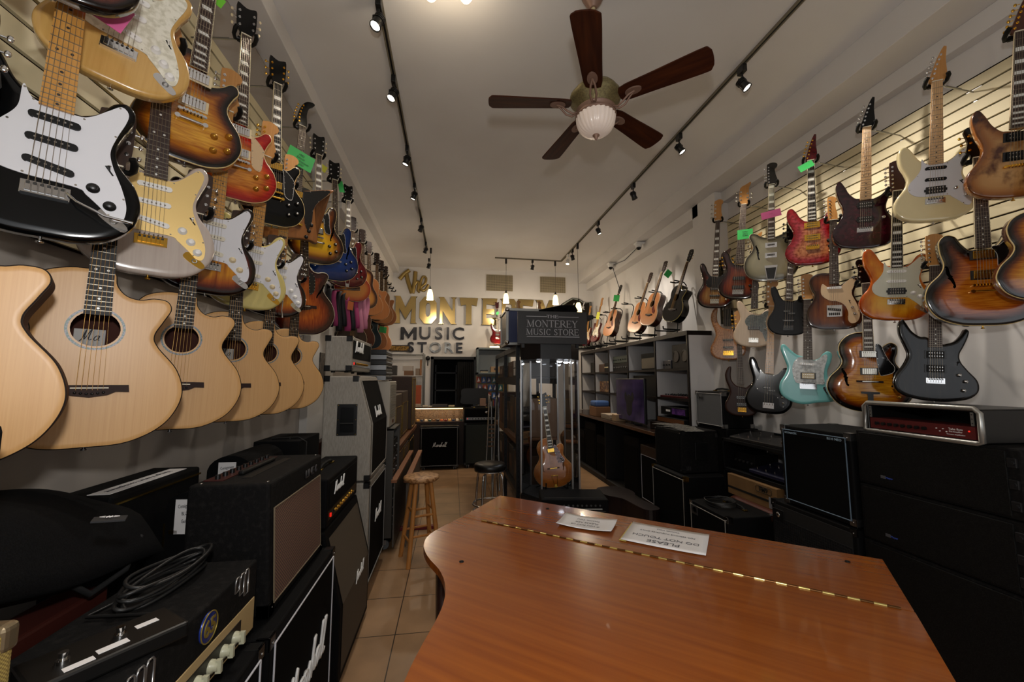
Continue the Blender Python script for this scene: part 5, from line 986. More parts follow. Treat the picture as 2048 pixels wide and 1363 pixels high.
def cab(name, label, cat, x, y, z, w, h, d, rz, body=TOLEX, grille=BLKCLOTH, inset=.035, angled=0, ang_from=.5, piping=None, logo=None, logom=WHITE_LOGO, logow=.3, logopos=(0, 0), corners=BLACK, side_handle=None, cast=False, group=None, topframe=0, lip=.0, bottomframe=0, grillmat2=None, wheel=None):
    """speaker cabinet: x, y is the middle of the footprint, front faces local -y"""
    t = thing(name, label, cat, (x, y, z), rz, group); f = -d / 2; m = MB()
    za = h * ang_from
    pr = [(f, 0), (f, za), (f + angled, h), (d / 2, h), (d / 2, 0)]
    vs = [(-w / 2, p[0], p[1]) for p in pr] + [(w / 2, p[0], p[1]) for p in pr]
    m.add(vs, [(4, 3, 2, 1, 0), (5, 6, 7, 8, 9)] + [(i, i + 1, i + 6, i + 5) for i in range(5 - 1)] + [(4, 0, 5, 9)])
    m.obj('cabinet', body, t, .010, 3)
    W = w / 2 - inset; zb, zt = inset + bottomframe, h - inset - topframe
    g = MB(); e = .003
    def fr(zz): return f - e + (angled * (zz - za) / (h - za) if zz > za else 0)
    if angled:
        g.add([(-W, fr(zb), zb), (W, fr(zb), zb), (W, fr(za), za), (-W, fr(za), za), (W, fr(zt), zt), (-W, fr(zt), zt)], [(0, 1, 2, 3), (3, 2, 4, 5)])
        g.add([(-W, fr(zb) + .006, zb), (W, fr(zb) + .006, zb), (W, fr(za) + .006, za), (-W, fr(za) + .006, za), (W, fr(zt) + .006, zt), (-W, fr(zt) + .006, zt)], [(3, 2, 1, 0), (5, 4, 2, 3)])
    else: g.box2((-W, f - e, zb), (W, f + .006, zt))
    go = g.obj('grille', grille, t)
    if piping:
        P = [(-W, fr(zb) - .002, zb), (W, fr(zb) - .002, zb)] + ([(W, fr(za) - .002, za)] if angled else []) + [(W, fr(zt) - .002, zt), (-W, fr(zt) - .002, zt)] + ([(-W, fr(za) - .002, za)] if angled else [])
        mb = MB()
        for i in range(len(P)): mb.cyl(P[i], P[(i + 1) % len(P)], .0035, n=6)
        mb.obj('piping', piping, go)
    # raised rim round the front
    rm = MB()
    for s in (-1, 1): rm.box2((min(s * W, s * w / 2), f - lip - .004, .0), (max(s * W, s * w / 2), f + .004, za if angled else h))
    if lip: rm.box2((-W, f - lip - .004, 0), (W, f + .004, zb)).box2((-W, f - lip - .004, zt), (W, f + .004, h)); rm.obj('front_rim', body, t, .003)
    if logo:
        lz = h * .5 + logopos[1]; ly = fr(lz) - .006; o = script_word(logo, logow, 0, logom, go, (logopos[0], ly, lz), thick=.06, rot=(-math.atan2(angled, h - za) if (angled and lz > za) else 0, 0, 0))
    if corners: corner(t, w, d, h, corners, ((-1, -1), (1, -1), (-1, 1), (1, 1)) if not angled else ((-1, 1), (1, 1)))
    if corners and angled:
        for a in (-1, 1):
            for (yy, zz, q) in ((f, 0, -1), (f + angled, h, 1)):
                c = MB(); X = a * (w / 2 + .002); c.box2((min(X, X - a * .045), yy - .003, zz - (q * .045 if q > 0 else 0)), (max(X, X - a * .045), yy + .045, zz + (.003 if q > 0 else .045))); c.obj('corner_cap', [corners], t, .006)
    if side_handle:
        for a in (-1, 1):
            X = a * (w / 2 + .003); hz = h * .58
            c = MB().box2((min(X, X - a * .006), -.075, hz - .12), (max(X, X - a * .006), .075, hz + .12))
            so = c.obj('side_handle', BLACK, t, .01, 3)
            MB().box2((min(X + a * .001, X - a * .004), -.05, hz - .095), (max(X + a * .001, X - a * .004), .05, hz + .095)).obj('recess', mat('handle_recess', '#030303', .3), so)
            cc = MB()
            for yy in (-.065, .065):
                for zz in (-.11, 0, .11): cc.sphere((X + a * .001, yy, hz + zz), .004, 0, 6)
            cc.obj('screws', BRASS, so); MB().cyl((X + a * .004, -.05, hz - .03), (X + a * .004, .05, hz - .03), .009, n=10).obj('grip', BLACK, so)
    if cast: casters(t, w, d, wh=wheel)
    return t
def head(name, label, x, y, z, w, h, d, rz, body, panel, logo, group=None, knobm=GOLD, corners=None, logow=.2):
    t = thing(name, label, 'amplifier', (x, y, z), rz, group); f = -d / 2
    MB().box2((-w / 2, f, 0), (w / 2, d / 2, h)).obj('cabinet', body, t, .012, 3)
    g = MB().box2((-w / 2 + .035, f - .004, h * .36), (w / 2 - .035, f + .004, h - .03)).obj('front_panel', BLKCLOTH, t, .002)
    if logo: script_word(logo, logow, 0, WHITE_LOGO, g, (-w * .2, f - .008, h * .70), thick=.06)
    p = MB().box2((-w / 2 + .035, f - .003, .035), (w / 2 - .035, f + .003, h * .32)).obj('control_panel', panel, t, .002)
    for k in range(8):
        MB().lathe([(.011, 0), (.011, .004), (.007, .005), (.006, .015), (.0005, .016)], 14, axis='-y').obj('knob', knobm, t, loc=(-w / 2 + .16 + k * .055, f - .003, .035 + (h * .32 - .035) / 2))
    for k in range(3): MB().box2((-w / 2 + .055 + .03 * k, f - .010, .05), (-w / 2 + .067 + .03 * k, f - .003, .07)).obj('switch', REDJ if k == 0 else BLACK, t)
    strap_handle(t, w, h); 
    if corners: corner(t, w, d, h, corners)
    for a in (-1, 1):
        for b in (-1, 1): MB().cyl((a * (w / 2 - .06), b * (d / 2 - .05), -.012), (a * (w / 2 - .06), b * (d / 2 - .05), 0), .016, n=10).obj('foot', RUBBER, t)
    return t
def mid(x0, x1): return (x0 + x1) / 2
# white stack
cab('speaker_cabinet', 'oatmeal straight speaker cabinet at the foot of the pale stack, white script logo', 'speaker cabinet', -.80, 3.66, .10, .76, .78, .36, LEFT, IVORYT, BLKCLOTH, .04, piping=mat('silver_piping', '#8a8a88', .4), logo='Marshall', logow=.26, logopos=(0, .06), side_handle=True, cast=True, wheel=mat('grey_wheel', '#5a5f63', .5), group=None)
cab('speaker_cabinet', 'oatmeal angled speaker cabinet with a big black side handle, middle of the pale stack', 'speaker cabinet', -.80, 3.66, .895, .76, .80, .36, LEFT, IVORYT, BLKCLOTH, .035, angled=.105, ang_from=.53, piping=IVORYT, logo='Marshall', logow=.26, logopos=(-.02, .10), side_handle=True)
head('amplifier_head', 'oatmeal amplifier head with black front on top of the pale stack', -.885, 3.66, 1.735, .75, .275, .20, LEFT, IVORYT, SILVERP, 'Marshall', corners=BLACK, knobm=GOLD, logow=.28)
# black stacks
PIP = mat('white_piping', '#c8c8ce', .4)
cab('speaker_cabinet', 'black angled speaker cabinet with brown cloth grille beside the pale stack', 'speaker cabinet', -.765, 2.79, .03, .76, .80, .36, LEFT, TOLEX, GREYCLOTH, .045, angled=.10, ang_from=.5, logo='Marshall', logow=.2, logopos=(.05, .0), corners=None, lip=.0)
head('amplifier_head', 'black amplifier head with gold knobs and white script logo on the brown-cloth cabinet', -.795, 2.78, .845, .72, .27, .23, LEFT, TOLEX, mat('dark_gold_panel', '#3c3220', .35, .7), 'Marshall', knobm=GOLD, logow=.2)
cab('speaker_cabinet', 'black straight speaker cabinet with white piping under the brown-grille combo', 'speaker cabinet', -.785, 1.93, .03, .76, .765, .37, LEFT, TOLEX, BLKCLOTH, .035, piping=PIP, logo='Marshall', logow=.44, logopos=(.0, .03), lip=.0)
cab('speaker_cabinet', 'black speaker cabinet with white piping under the gold-badged amplifier', 'speaker cabinet', -.785, 1.13, .03, .76, .78, .37, LEFT, TOLEX, BLKCLOTH, .035, piping=PIP)
# combo with woven grille
c = thing('combo_amplifier', 'black combo amplifier with brown woven grille and top-mounted knobs', 'amplifier', (-.80, 1.955, .808), LEFT)
W, H, D = .60, .475, .30
MB().add([(-W / 2, -D / 2, 0), (W / 2, -D / 2, 0), (W / 2, D / 2, 0), (-W / 2, D / 2, 0), (-W / 2, -D / 2 + .02, H), (W / 2, -D / 2 + .02, H), (W / 2, D / 2, H), (-W / 2, D / 2, H)], [(3, 2, 1, 0), (4, 5, 6, 7), (0, 1, 5, 4), (1, 2, 6, 5), (2, 3, 7, 6), (3, 0, 4, 7)]).obj('cabinet', TOLEXB, c, .012, 3)
WV = weave('brown_woven_grille', '#86644a', '#3a2c34', 150)
gr = MB().add([(-W / 2 + .035, -D / 2 - .003, .035), (W / 2 - .035, -D / 2 - .003, .035), (W / 2 - .035, -D / 2 + .012, H - .10), (-W / 2 + .035, -D / 2 + .012, H - .10)], [(0, 1, 2, 3)]).add([(-W / 2 + .035, -D / 2 + .01, .035), (W / 2 - .035, -D / 2 + .01, .035), (W / 2 - .035, -D / 2 + .02, H - .10), (-W / 2 + .035, -D / 2 + .02, H - .10)], [(3, 2, 1, 0)]).obj('grille', WV, c)
pp = MB(); q = [(-W / 2 + .035, -D / 2 - .003, .035), (W / 2 - .035, -D / 2 - .003, .035), (W / 2 - .035, -D / 2 + .013, H - .10), (-W / 2 + .035, -D / 2 + .013, H - .10)]
for i in range(4): pp.cyl(q[i], q[(i + 1) % 4], .0035, n=6)
pp.obj('grille_trim', mat('tan_trim', '#6e604c', .5), gr)
text('logo', 'LINE 6', .05, .002, mat('dark_chrome', '#6c6c70', .3, .8), c, (.12, -D / 2 + .008, H - .05), sx=1.1)
MB().box2((-.24, .06, H - .004), (.24, .13, H + .003)).obj('control_panel', mat('dark_red_panel', '#3a1414', .4), c)
for k in range(9): MB().cyl((-.21 + .052 * k, .095, H), (-.21 + .052 * k, .095, H + .018), .010, .009, n=12).obj('knob', BLACK, c)
MB().box2((-.20, -.02, H - .002), (.20, .015, H + .002)).obj('top_vent', RUBBER, c, .001)
MB().box2((-.15, .03, H), (.15, .055, H + .018)).obj('handle', RUBBER, c, .008, 3)
for a in (-1, 1):
    for b in (-.11, .12): MB().sphere((a * .27, b, H), .006, 0, 8, sc=(1, 1, .5)).obj('screw', CHROME, c)
corner(c, W, D, 0.0, RUBBER, ((-1, -1), (1, -1)))
# 65 head
c = thing('amplifier_head', 'black amplifier with round blue and gold badge, chrome vents and cream front strip', 'amplifier', (-.80, 1.245, .835), LEFT); W, H, D = .60, .225, .30
MB().box2((-W / 2, -D / 2, 0), (W / 2, D / 2, H)).obj('cabinet', TOLEXB, c, .008, 3)
fp = MB().box2((-W / 2 + .03, -D / 2 - .003, .012), (W / 2 - .015, -D / 2 + .002, .11)).obj('front_panel', WOODF, c, .001)
MB().box2((-W / 2 + .05, -D / 2 - .005, .018), (W / 2 - .10, -D / 2, .085)).obj('panel_recess', mat('dark_recess', '#14120f', .4), fp, .02, 4)
for k in range(7): MB().lathe([(.018, 0), (.017, .008), (.012, .012), (.012, .02), (.0005, .021)], 16, axis='-y').box((0, -.022, .0), (.010, .014, .034)).obj('knob', mat('cream_green_knob', '#b5b49a', .35), c, loc=(-W / 2 + .09 + .062 * k, -D / 2 - .005, .052))
bd = MB().lathe([(.038, 0), (.038, .005), (.034, .006), (.0005, .006)], 32, axis='-y').obj('badge', mat('blue_enamel', '#1c2f7a', .25, .3), c, loc=(.02, -D / 2, .165))
MB().tube([(.038 * math.cos(a), -.006, .038 * math.sin(a)) for a in np.linspace(0, 2 * PI, 33)[:-1]], .0018, 6, closed=True).obj('badge_rim', mat('badge_gold', '#a08a3c', .35, .6), bd)
text('badge_number', '65', .058, .001, mat('badge_gold', '#a08a3c', .35, .6), bd, (0, -.0075, -.001), sx=.95, bold=.001)
for s, lab in ((-1, 0), (1, 1)):
    X = .21 * s + (.0 if s > 0 else -.0)
    for dx, hh in ((-.042, .045), (-.014, .064), (.014, .078)):      # stepped chrome-rimmed slots
        z1 = H + .002; z0 = z1 - hh; P = [(X + dx - .012, z0), (X + dx + .012, z0), (X + dx + .012, z1 - .012), (X + dx + .006, z1 - .004), (X + dx - .006, z1 - .004), (X + dx - .012, z1 - .012)]
        MB().tube([(p[0], -D / 2 - .002, p[1]) for p in P], .0028, 6, closed=True).obj('vent_trim', mat('satin_chrome', '#b0b0b0', .3, .9), c)
        MB().prism([(X + dx - .010, z0 + .002), (X + dx + .010, z0 + .002), (X + dx + .010, z1 - .012), (X + dx - .010, z1 - .012)], -D / 2 - .0015, -D / 2 + .003).obj('vent_slot', mat('vent_dark', '#1c1a1a', .3), c)
# footswitch and lead on top
p = onz((215, 1290), 1.09)
fs = thing('footswitch', 'black three-button footswitch with small white labels lying on the badged amplifier', 'footswitch', (p[0] - .0, p[1] + .0, 1.063), math.radians(52))
MB().box2((-.125, -.065, 0), (.125, .065, .035)).obj('housing', mat('black_painted_steel', '#141312', .4, .3), fs, .006, 2)
for (x, y) in ((-.07, -.01), (.02, .0)): MB().cyl((x, y, .035), (x, y, .042), .011, n=12).cyl((x, y, .042), (x, y, .056), .006, .008, n=12).obj('button', CHROME, fs)
for (x, y, w_, h_) in ((-.055, -.045, .045, .018), (.0, -.03, .05, .020), (.07, .01, .04, .018)): MB().box2((x - w_ / 2, y - h_ / 2, .035), (x + w_ / 2, y + h_ / 2, .0358)).obj('label_strip', PAPER, fs)
m = MB(); rr = random.Random(3); cx, cy = -.83, 1.385
for k in range(6):
    a0 = rr.uniform(0, 6); sx = .055 + rr.uniform(-.012, .01); sy = .135 + rr.uniform(-.02, .02); oz = .010 + .009 * k
    ox, oy = rr.uniform(-.012, .012), rr.uniform(-.015, .015)
    m.tube([(cx + ox + sx * math.cos(t), cy + oy + sy * math.sin(t) + .03 * math.cos(t), 1.061 + oz + .008 * math.sin(2 * t + a0)) for t in np.linspace(0, 2 * PI, 30)[:-1]], .0048, 8, closed=True)
m.tube([(cx - .05, cy - .08, 1.075), (cx - .08, cy - .16, 1.069), (p[0] - .02, p[1] + .16, 1.069), (p[0] + .0, p[1] + .07, 1.08)], .0045, 8)
tag(m.obj('coiled_cable', mat('cable_rubber', '#1a1a1a', .45)), 'thick black cable coiled on top of the gold-badged amplifier', 'cable')
# tweed amplifier in the corner of the frame
t = thing('tweed_amplifier', 'yellow tweed amplifier corner with a worn brown leather cap, lower left corner', 'amplifier', (-.80, .58, .815), LEFT)
MB().box2((-.22, -.11, 0), (.22, .11, .465)).obj('cabinet', weave('tweed_cloth', '#9c8646', '#6e5a2a', 330), t, .012, 3)
MB().box2((-.19, -.114, .03), (.19, -.106, .39)).obj('grille', weave('oxblood_grille', '#3a1a14', '#1c0e0a', 240), t)
for a in (-1, 1):
    MB().box2((a * .222 - .03, -.114, .425), (a * .222 + .0 if a > 0 else a * .222 + .03, -.03, .47)).obj('corner_cap', mat('worn_nickel_cap', '#8c7c62', .35, .8), t, .01, 3)
MB().tube([(-.1, 0, .468), (-.07, 0, .49), (.07, 0, .49), (.1, 0, .468)], .008, 8).obj('handle', mat('brown_leather', '#4a2a18', .6), t)
# black column at the very left
t = thing('speaker_cabinet', 'tall black box edge at the far left, in front of the nearest acoustic', 'speaker cabinet', (-.93, .88, 0), 0)
MB().box2((-.08, -.04, .815), (.085, .04, 1.59)).obj('cabinet', TOLEX, t, .02, 3)
MB().box2((-.065, -.044, .85), (.07, -.038, 1.55)).obj('grille', BLKCLOTH, t)
# guitar cases against the wall
def arched_case(label, x, y, z, w, h, L, rz, lab, lines, hw=BRASS, group='arched guitar case ends'):
    t = thing('guitar_case', label, 'guitar case', (x, y, z), rz, group)
    P = [(-w / 2, 0), (w / 2, 0), (w / 2, h - w * .38)] + [(w / 2 * math.cos(a), h - w * .38 + w * .38 * math.sin(a)) for a in np.linspace(.15, PI - .15, 10)] + [(-w / 2, h - w * .38)]
    MB().prism(P, 0, L).obj('shell', TOLEX, t, .012, 3)
    MB().box2((-w / 2 - .004, .02, h * .5), (-w / 2 + .01, .09, h * .5 + .03)).box2((-w / 2 + .02, -.004, h * .60), (-w / 2 + .055, .01, h * .64)).obj('latch', hw, t, .002)
    MB().box2((-w / 2 - .002, -.003, h * .0 + .0), (-w / 2 + .003, .0, h * .7)).obj('edge_trim', BRASS, t)
    if lab:
        lo = MB().box2((-.055, -.004, h * .60), (.03, -.001, h * .93)).obj('paper_label', PAPER, t)
        for i, s in enumerate(lines): text('label_writing', s, .020, .0003, INK, lo, (-.012, -.0048, h * .87 - .03 * i), rot=(PI / 2, -.12, 0), sx=.6)
    return t
arched_case('upright black guitar case with white consignment label near the pilaster', -1.155, 2.36, .802, .22, .465, .40, .0, 1, ('Consignment', 'Collectors'))
arched_case('black guitar case with white consignment label, partly behind the woven-grille combo', -1.05, 1.86, .802, .19, .41, .30, -.1, 1, ('Consignment', 'BLUES', 'Guitar'))
t = thing('guitar_case', 'long flat black case with gold edging and a paper strip along the left wall', 'guitar case', (-1.27, 1.88, .802), LEFT)
MB().box2((-.25, -.1, 0), (.25, .1, .46)).obj('shell', TOLEX, t, .01, 2)
MB().box2((-.25, -.104, .425), (.25, -.098, .432)).obj('edge_trim', BRASS, t)
lo = MB().box2((-.22, -.07, .46), (.20, .0, .4615)).obj('paper_label', PAPER, t)
text('label_writing', 'Vintage Ventura consignment', .028, .0003, INK, lo, (-.02, -.035, .462), rot=(0, 0, PI), sx=1)
MB().box2((-1.33, 1.35, 0), (-.985, 3.9, .80)).box2((-1.0, 1.35, 0), (-.985, 3.9, .80)).obj('low_bench', mat('dark_bench', '#141110', .7), tag(thing('storage_bench', 'low dark bench behind the black stacks carrying guitar cases', 'bench', (0, 0, 0)), None))
MB().box2((-1.39, .45, 0), (-.985, 1.34, .80)).obj('shelf_box', mat('dark_bench', '#141110', .7), thing('storage_bench', 'low dark bench under the black gig bag at the left edge', 'bench', (0, 0, 0)))
# gig bag: a soft padded bag slumped over the cases
bag = thing('gig_bag', 'soft black padded gig bag slumped at the left under the acoustics', 'gig bag', (0, 0, 0))
NU, NV = 26, 16; vs = []
for i in range(NU + 1):
    for j in range(NV + 1):
        u, v = i / NU, j / NV
        y = .97 + .64 * u; xw = -1.36; xf = -.97 - .02 * u
        x = xw + (xf - xw) * v
        top = 1.40 - .17 * u ** 1.3; z = top - .12 * v ** 2.2 - .10 * max(0, v - .8) / .2 * (.8 + .2 * math.sin(5 * u)) + .012 * math.sin(9 * u + 3 * v) * math.sin(6 * v)
        if u > .9: z -= (u - .9) * 1.1
        vs.append((x, y, z))
fs_ = [(i * (NV + 1) + j, (i + 1) * (NV + 1) + j, (i + 1) * (NV + 1) + j + 1, i * (NV + 1) + j + 1) for i in range(NU) for j in range(NV)]
mbag = MB().add(vs, fs_, 0, True); bo = mbag.obj('shell', mat('black_nylon', '#070708', .9, spec=.1, noise=((300, 300, 300), '#101011', .4, .6), bump=(60, .3)), bag)
so = bo.modifiers.new('padding', 'SOLIDIFY'); so.thickness = .05; so.offset = -1
p = onz((215, 1015), 1.345)
MB().box2((-.03, -.02, 0), (.03, .02, .004)).obj('brand_patch', mat('woven_patch', '#1c1c1e', .8), bag, loc=(p[0] + .05, p[1] - .06, p[2] - .012), rot=(.0, .12, .5))
text('patch_mark', '<#>', .022, .0005, PAPER, bag, (p[0] + .05, p[1] - .06, p[2] - .004), rot=(0, .12, .5))
MB().tube([(-.985, 1.5, 1.17), (-.965, 1.42, 1.10), (-.965, 1.3, 1.09), (-.985, 1.2, 1.19)], .008, 8).obj('strap', mat('nylon_webbing', '#111112', .8), bag)
# dark red case under the bag
t = thing('hard_case', 'dark red hard case half hidden under the black gig bag', 'case', (-1.04, 1.18, .80), LEFT)
MB().box2((-.25, -.05, 0), (.22, .06, .27)).obj('shell', mat('oxblood_vinyl', '#38130c', .5), t, .008, 2)
MB().box2((-.21, -.053, .0), (-.205, -.049, .27)).box2((-.20, -.053, .0), (-.197, -.049, .27)).obj('gold_piping', mat('dull_brass', '#6c5a30', .5, .5), t)
# amp and flat cases behind the combo
t = thing('amplifier_head', 'small plain black amplifier with a cable on top, beside the grey pilaster', 'amplifier', (-1.11, 3.00, .80), 0)
MB().box2((-.135, -.2, 0), (.14, .2, .475)).obj('cabinet', TOLEX, t, .006)
MB().tube([(.13, -.205, .36), (.05, -.21, .30), (.0, -.21, .40), (.10, -.215, .33), (.13, -.21, .22)], .006, 8).tube([(-.06, -.12, .482), (.1, -.1, .484), (.165, -.15, .46), (.17, -.16, .28), (.14, -.21, .25), (.05, -.12, .485)], .006, 8).obj('cable', RUBBER, t)
t = thing('instrument_case', 'brown case with white top strip lying beyond the small black amplifier', 'case', (-1.13, 3.52, .80), 0)
MB().box2((-.12, -.3, 0), (.12, .28, .38)).obj('shell', mat('brown_case_vinyl', '#4c2814', .5), t, .008); MB().box2((-.03, -.26, .381), (.06, .25, .384)).obj('paper_label', PAPER, t)
# framed gig poster on the pilaster, strap rack
q = ony((645, 715), 3.99); t = thing('photo_collage', 'small dark photo collage on the pilaster beside the pale stack', 'picture', (-1.32, 4.36, 1.78), LEFT)
MB().box2((-.09, 0, -.16), (.09, .008, .16)).obj('print', mat('dark_photo_print', '#1c1816', .4, noise=((30, 3, 22), '#5c5048', .52, .6)), t)
STR = [('#151316', 'black woven strap'), ('#a8386c', 'bright pink strap'), ('#c07890', 'pale pink strap')]
k = 0
rk = thing('strap_rack', 'black wall rack holding pink and black guitar straps', 'rack', (-1.33, 4.6, 2.62))
MB().cyl((0, -.2, 0), (.34, -.2, 0), .006, n=8).cyl((0, .1, 0), (.34, .1, 0), .006, n=8).box2((0, -.25, -.05), (.012, .2, .05)).obj('rack_arm', ARM, rk)
for i in range(9):
    cidx = (0, 1, 0, 0, 1, 0, 1, 2, 2)[i]; col, lab = STR[cidx]; yy = 4.36 + .045 * i + (.02 if i > 4 else 0); xx = -1.27 + .033 * i
    m = MB(); pts = []
    LL = .30 + .08 * rnd.random()
    for u in np.linspace(0, 2 * PI, 26): pts.append((xx + .012 * math.sin(2 * u), yy + .06 * math.sin(u) * (1 + .3 * math.cos(u)), 2.615 - LL / 1.0 * (1 - math.cos(u)) * .62))
    vs = []
    for pnt in pts: vs += [(pnt[0] - .028, pnt[1], pnt[2]), (pnt[0] + .028, pnt[1] + .01, pnt[2])]
    m.add(vs, [(2 * a, 2 * a + 1, 2 * a + 3, 2 * a + 2) for a in range(25)], 0, True)
    o = m.obj('guitar_strap', mat('strap_' + col[1:], col, .6)); so = o.modifiers.new('thickness', 'SOLIDIFY'); so.thickness = .004
    tag(o, lab + ' hanging below the red semi-hollow guitar', 'guitar strap', 'guitar straps hanging on the left wall')
# beyond the pale stack
t = thing('rack_case', 'tall open rack of dark effects units on casters just beyond the pale stack', 'equipment rack', (-.76, 4.42, .12), LEFT); W, H, D = .50, 1.06, .38
m = MB()
for a in (-1, 1): m.box2((a * W / 2 - (.03 if a > 0 else 0), -D / 2, 0), (a * W / 2 + (.03 if a < 0 else 0), D / 2, H))
m.box2((-W / 2, -D / 2, 0), (W / 2, D / 2, .02)).box2((-W / 2, -D / 2, H - .02), (W / 2, D / 2, H)).box2((-W / 2, D / 2 - .01, 0), (W / 2, D / 2, H)); m.obj('frame', mat('grey_rack_rail', '#4c4a46', .45, .5), t, .003)
for k, (hh, col) in enumerate(((.09, '#14120f'), (.045, '#22201e'), (.09, '#0f0f0f'), (.045, '#1d1410'), (.13, '#141414'), (.045, '#2a2622'), (.09, '#100f0e'), (.09, '#17130f'), (.13, '#121212'))):
    z = .03 + sum((.09, .045, .09, .045, .13, .045, .09, .09, .13)[:k]) + .018 * k
    u = MB().box2((-W / 2 + .032, -D / 2 + .02, z), (W / 2 - .032, D / 2 - .02, z + hh)).obj('rack_unit', mat('unit_' + col[1:], col, .4, .3), t, .002)
    for i in range(4): MB().cyl((-.12 + .08 * i, -D / 2 + .02, z + hh / 2), (-.12 + .08 * i, -D / 2 + .008, z + hh / 2), .009, n=10).obj('knob', STEEL if i % 2 else BLACK, u)
casters(t, .5, .38, .045, STEEL, mat('grey_wheel', '#5a5f63', .5))
t = thing('slotted_amplifier', 'cream amplifier with horizontal louvre slots on top of the rack beyond the pale stack', 'amplifier', (-.77, 4.42, 1.19), LEFT)
MB().box2((-.22, -.15, 0), (.22, .15, .46)).obj('cabinet', mat('cream_enamel', '#b4ada0', .5), t, .008)
m = MB()
for k in range(20): m.box((0, -.153, .09 + .0175 * k), (.38, .008, .009))
m.obj('louvres', mat('louvre_grey', '#8a857a', .6), t); MB().box2((-.04, -.157, .03), (.04, -.15, .06)).obj('badge', mat('copper_badge', '#5a3018', .4, .5), t)
t = thing('effects_rack', 'silver and black stack of rack gear above the cream slotted amplifier', 'rack gear', (-.80, 4.36, 1.66), LEFT)
for k in range(6):
    u = MB().box2((-.2, -.14, .052 * k), (.2, .14, .052 * k + .047)).obj('rack_unit', mat('silver_rack_face', '#8f9193', .35, .6) if k % 2 == 0 else BLACK, t, .002)
    for i in range(6): MB().cyl((-.16 + .06 * i, -.14, .052 * k + .024), (-.16 + .06 * i, -.152, .052 * k + .024), .010, n=10).obj('knob', BLACK if k % 2 == 0 else STEEL, u)
BRN = mat('brown_cab_vinyl', '#3a2413', .6, noise=((60, 60, 60), '#2c1a0d', .4, .7)); BRG = weave('brown_front_cloth', '#4a3218', '#3a2714', 300)
i = 0
for (y, z, w_, h_, xf, lab) in ((5.0, .02, .58, .84, -.60, 'brown speaker cabinet on the floor beyond the equipment rack, nearest'), (5.62, .02, .58, .80, -.60, 'brown speaker cabinet on the floor, middle of the left row'), (6.3, .02, .7, .80, -.60, 'dark cabinet with a leather handle on the floor, far end of the left row'),
                                (5.05, .93, .60, .56, -.64, 'brown combo amplifier on the wooden plank shelf, nearest'), (5.72, .93, .64, .58, -.64, 'brown combo amplifier on the wooden plank shelf, second'), (6.5, .93, .6, .78, -.60, 'tall brown speaker with dark top at the far end of the plank shelf')):
    cab('speaker_cabinet', lab, 'speaker cabinet', xf - .17, y, z, w_, h_, .34, LEFT, BRN if i != 2 else TOLEX, BRG if i != 2 else BLKCLOTH, .03, piping=BRASS, corners=None, topframe=.12 if i in (3, 4) else 0, group='brown cabinets along the left wall'); i += 1
tag(MB().box2((-1.1, 4.72, .88), (-.575, 6.9, .925)).box2((-1.05, 4.74, 0), (-1.0, 4.78, .88)).box2((-1.05, 6.84, 0), (-1.0, 6.88, .88)).obj('plank_shelf', mat('orange_wood_plank', '#6a3e1e', .45, noise=((3, 60, 60), '#54300f', .4, .7))), 'wooden plank shelf carrying the brown amplifiers on the left', 'shelf')
t = thing('folded_table', 'grey folded table with wooden rails leaning beside the wooden stool', 'folding table', (-.49, 5.0, 0))
MB().box2((-.075, -.78, .03), (-.06, .80, .66)).box2((.045, -.78, .03), (.06, .80, .66)).obj('tabletop', mat('grey_laminate', '#5a5650', .5), t, .003)
for x in (-.09, .03): MB().box2((x, -.85, .66), (x + .055, .82, .69)).obj('wooden_rail', mat('reddish_rail', '#8a5a3c', .45), t, .003)
tag(MB().box2((-.72, 4.74, .0), (-.14, 4.80, .035)).obj('floor_bar', mat('crimson_bar', '#6e1220', .5), bevel=.004), 'low crimson bar lying on the floor behind the wooden stool', 'bar')
# ------------------------------------------------------------------ stools
STW = mat('honey_wood', '#c28444', .38, noise=((60, 60, 5), '#ae7236', .35, .7)); 
p = onz((843, 950), .76)
st = thing('wooden_stool', 'honey coloured round wooden bar stool in the aisle', 'stool', (p[0], p[1], 0), .35)
MB().lathe([(.06, .715), (.15, .718), (.165, .73), (.168, .742), (.163, .755), (.15, .76), (.001, .762)], 36).obj('seat', mat('worn_seat_wood', '#b88a5c', .45, noise=((30, 30, 30), '#7e5228', .48, .6)), st)
legs = []
for k in range(4):
    a = PI / 4 + k * PI / 2; t0 = Vector((.095 * math.cos(a), .095 * math.sin(a), .72)); t1 = Vector((.205 * math.cos(a), .205 * math.sin(a), 0)); legs.append((t0, t1))
    MB().cyl(t1, t0, .021, .021, n=14).obj('leg', STW, st)
for k in range(4):
    a, b = legs[k], legs[(k + 1) % 4]
    for hh in ((.20, .46) if k % 2 else (.25, .42)):
        f = 1 - hh / .72; MB().cyl(a[0].lerp(a[1], f), b[0].lerp(b[1], f), .011, n=10).obj('rung', STW, st)
p = onz((980, 925), .75)
st = thing('padded_stool', 'round black padded stool with chrome ring legs', 'stool', (p[0], p[1], 0), .2)
MB().lathe([(.10, .67), (.165, .675), (.175, .69), (.175, .725), (.165, .745), (.12, .755), (.001, .757)], 36).obj('seat', mat('black_seat_vinyl', '#0d0c0c', .35), st)
MB().lathe([(.1, .665), (.17, .668), (.172, .676), (.1, .676)], 36).obj('seat_ring', CHROME, st)
for k in range(4):
    a = PI / 4 + k * PI / 2; c, s = math.cos(a), math.sin(a)
    MB().tube([(.02 * c, .02 * s, .655), (.11 * c, .11 * s, .655), (.145 * c, .145 * s, .63), (.155 * c, .155 * s, .58), (.20 * c, .20 * s, 0.01)], .0115, 10).obj('leg', CHROME, st)
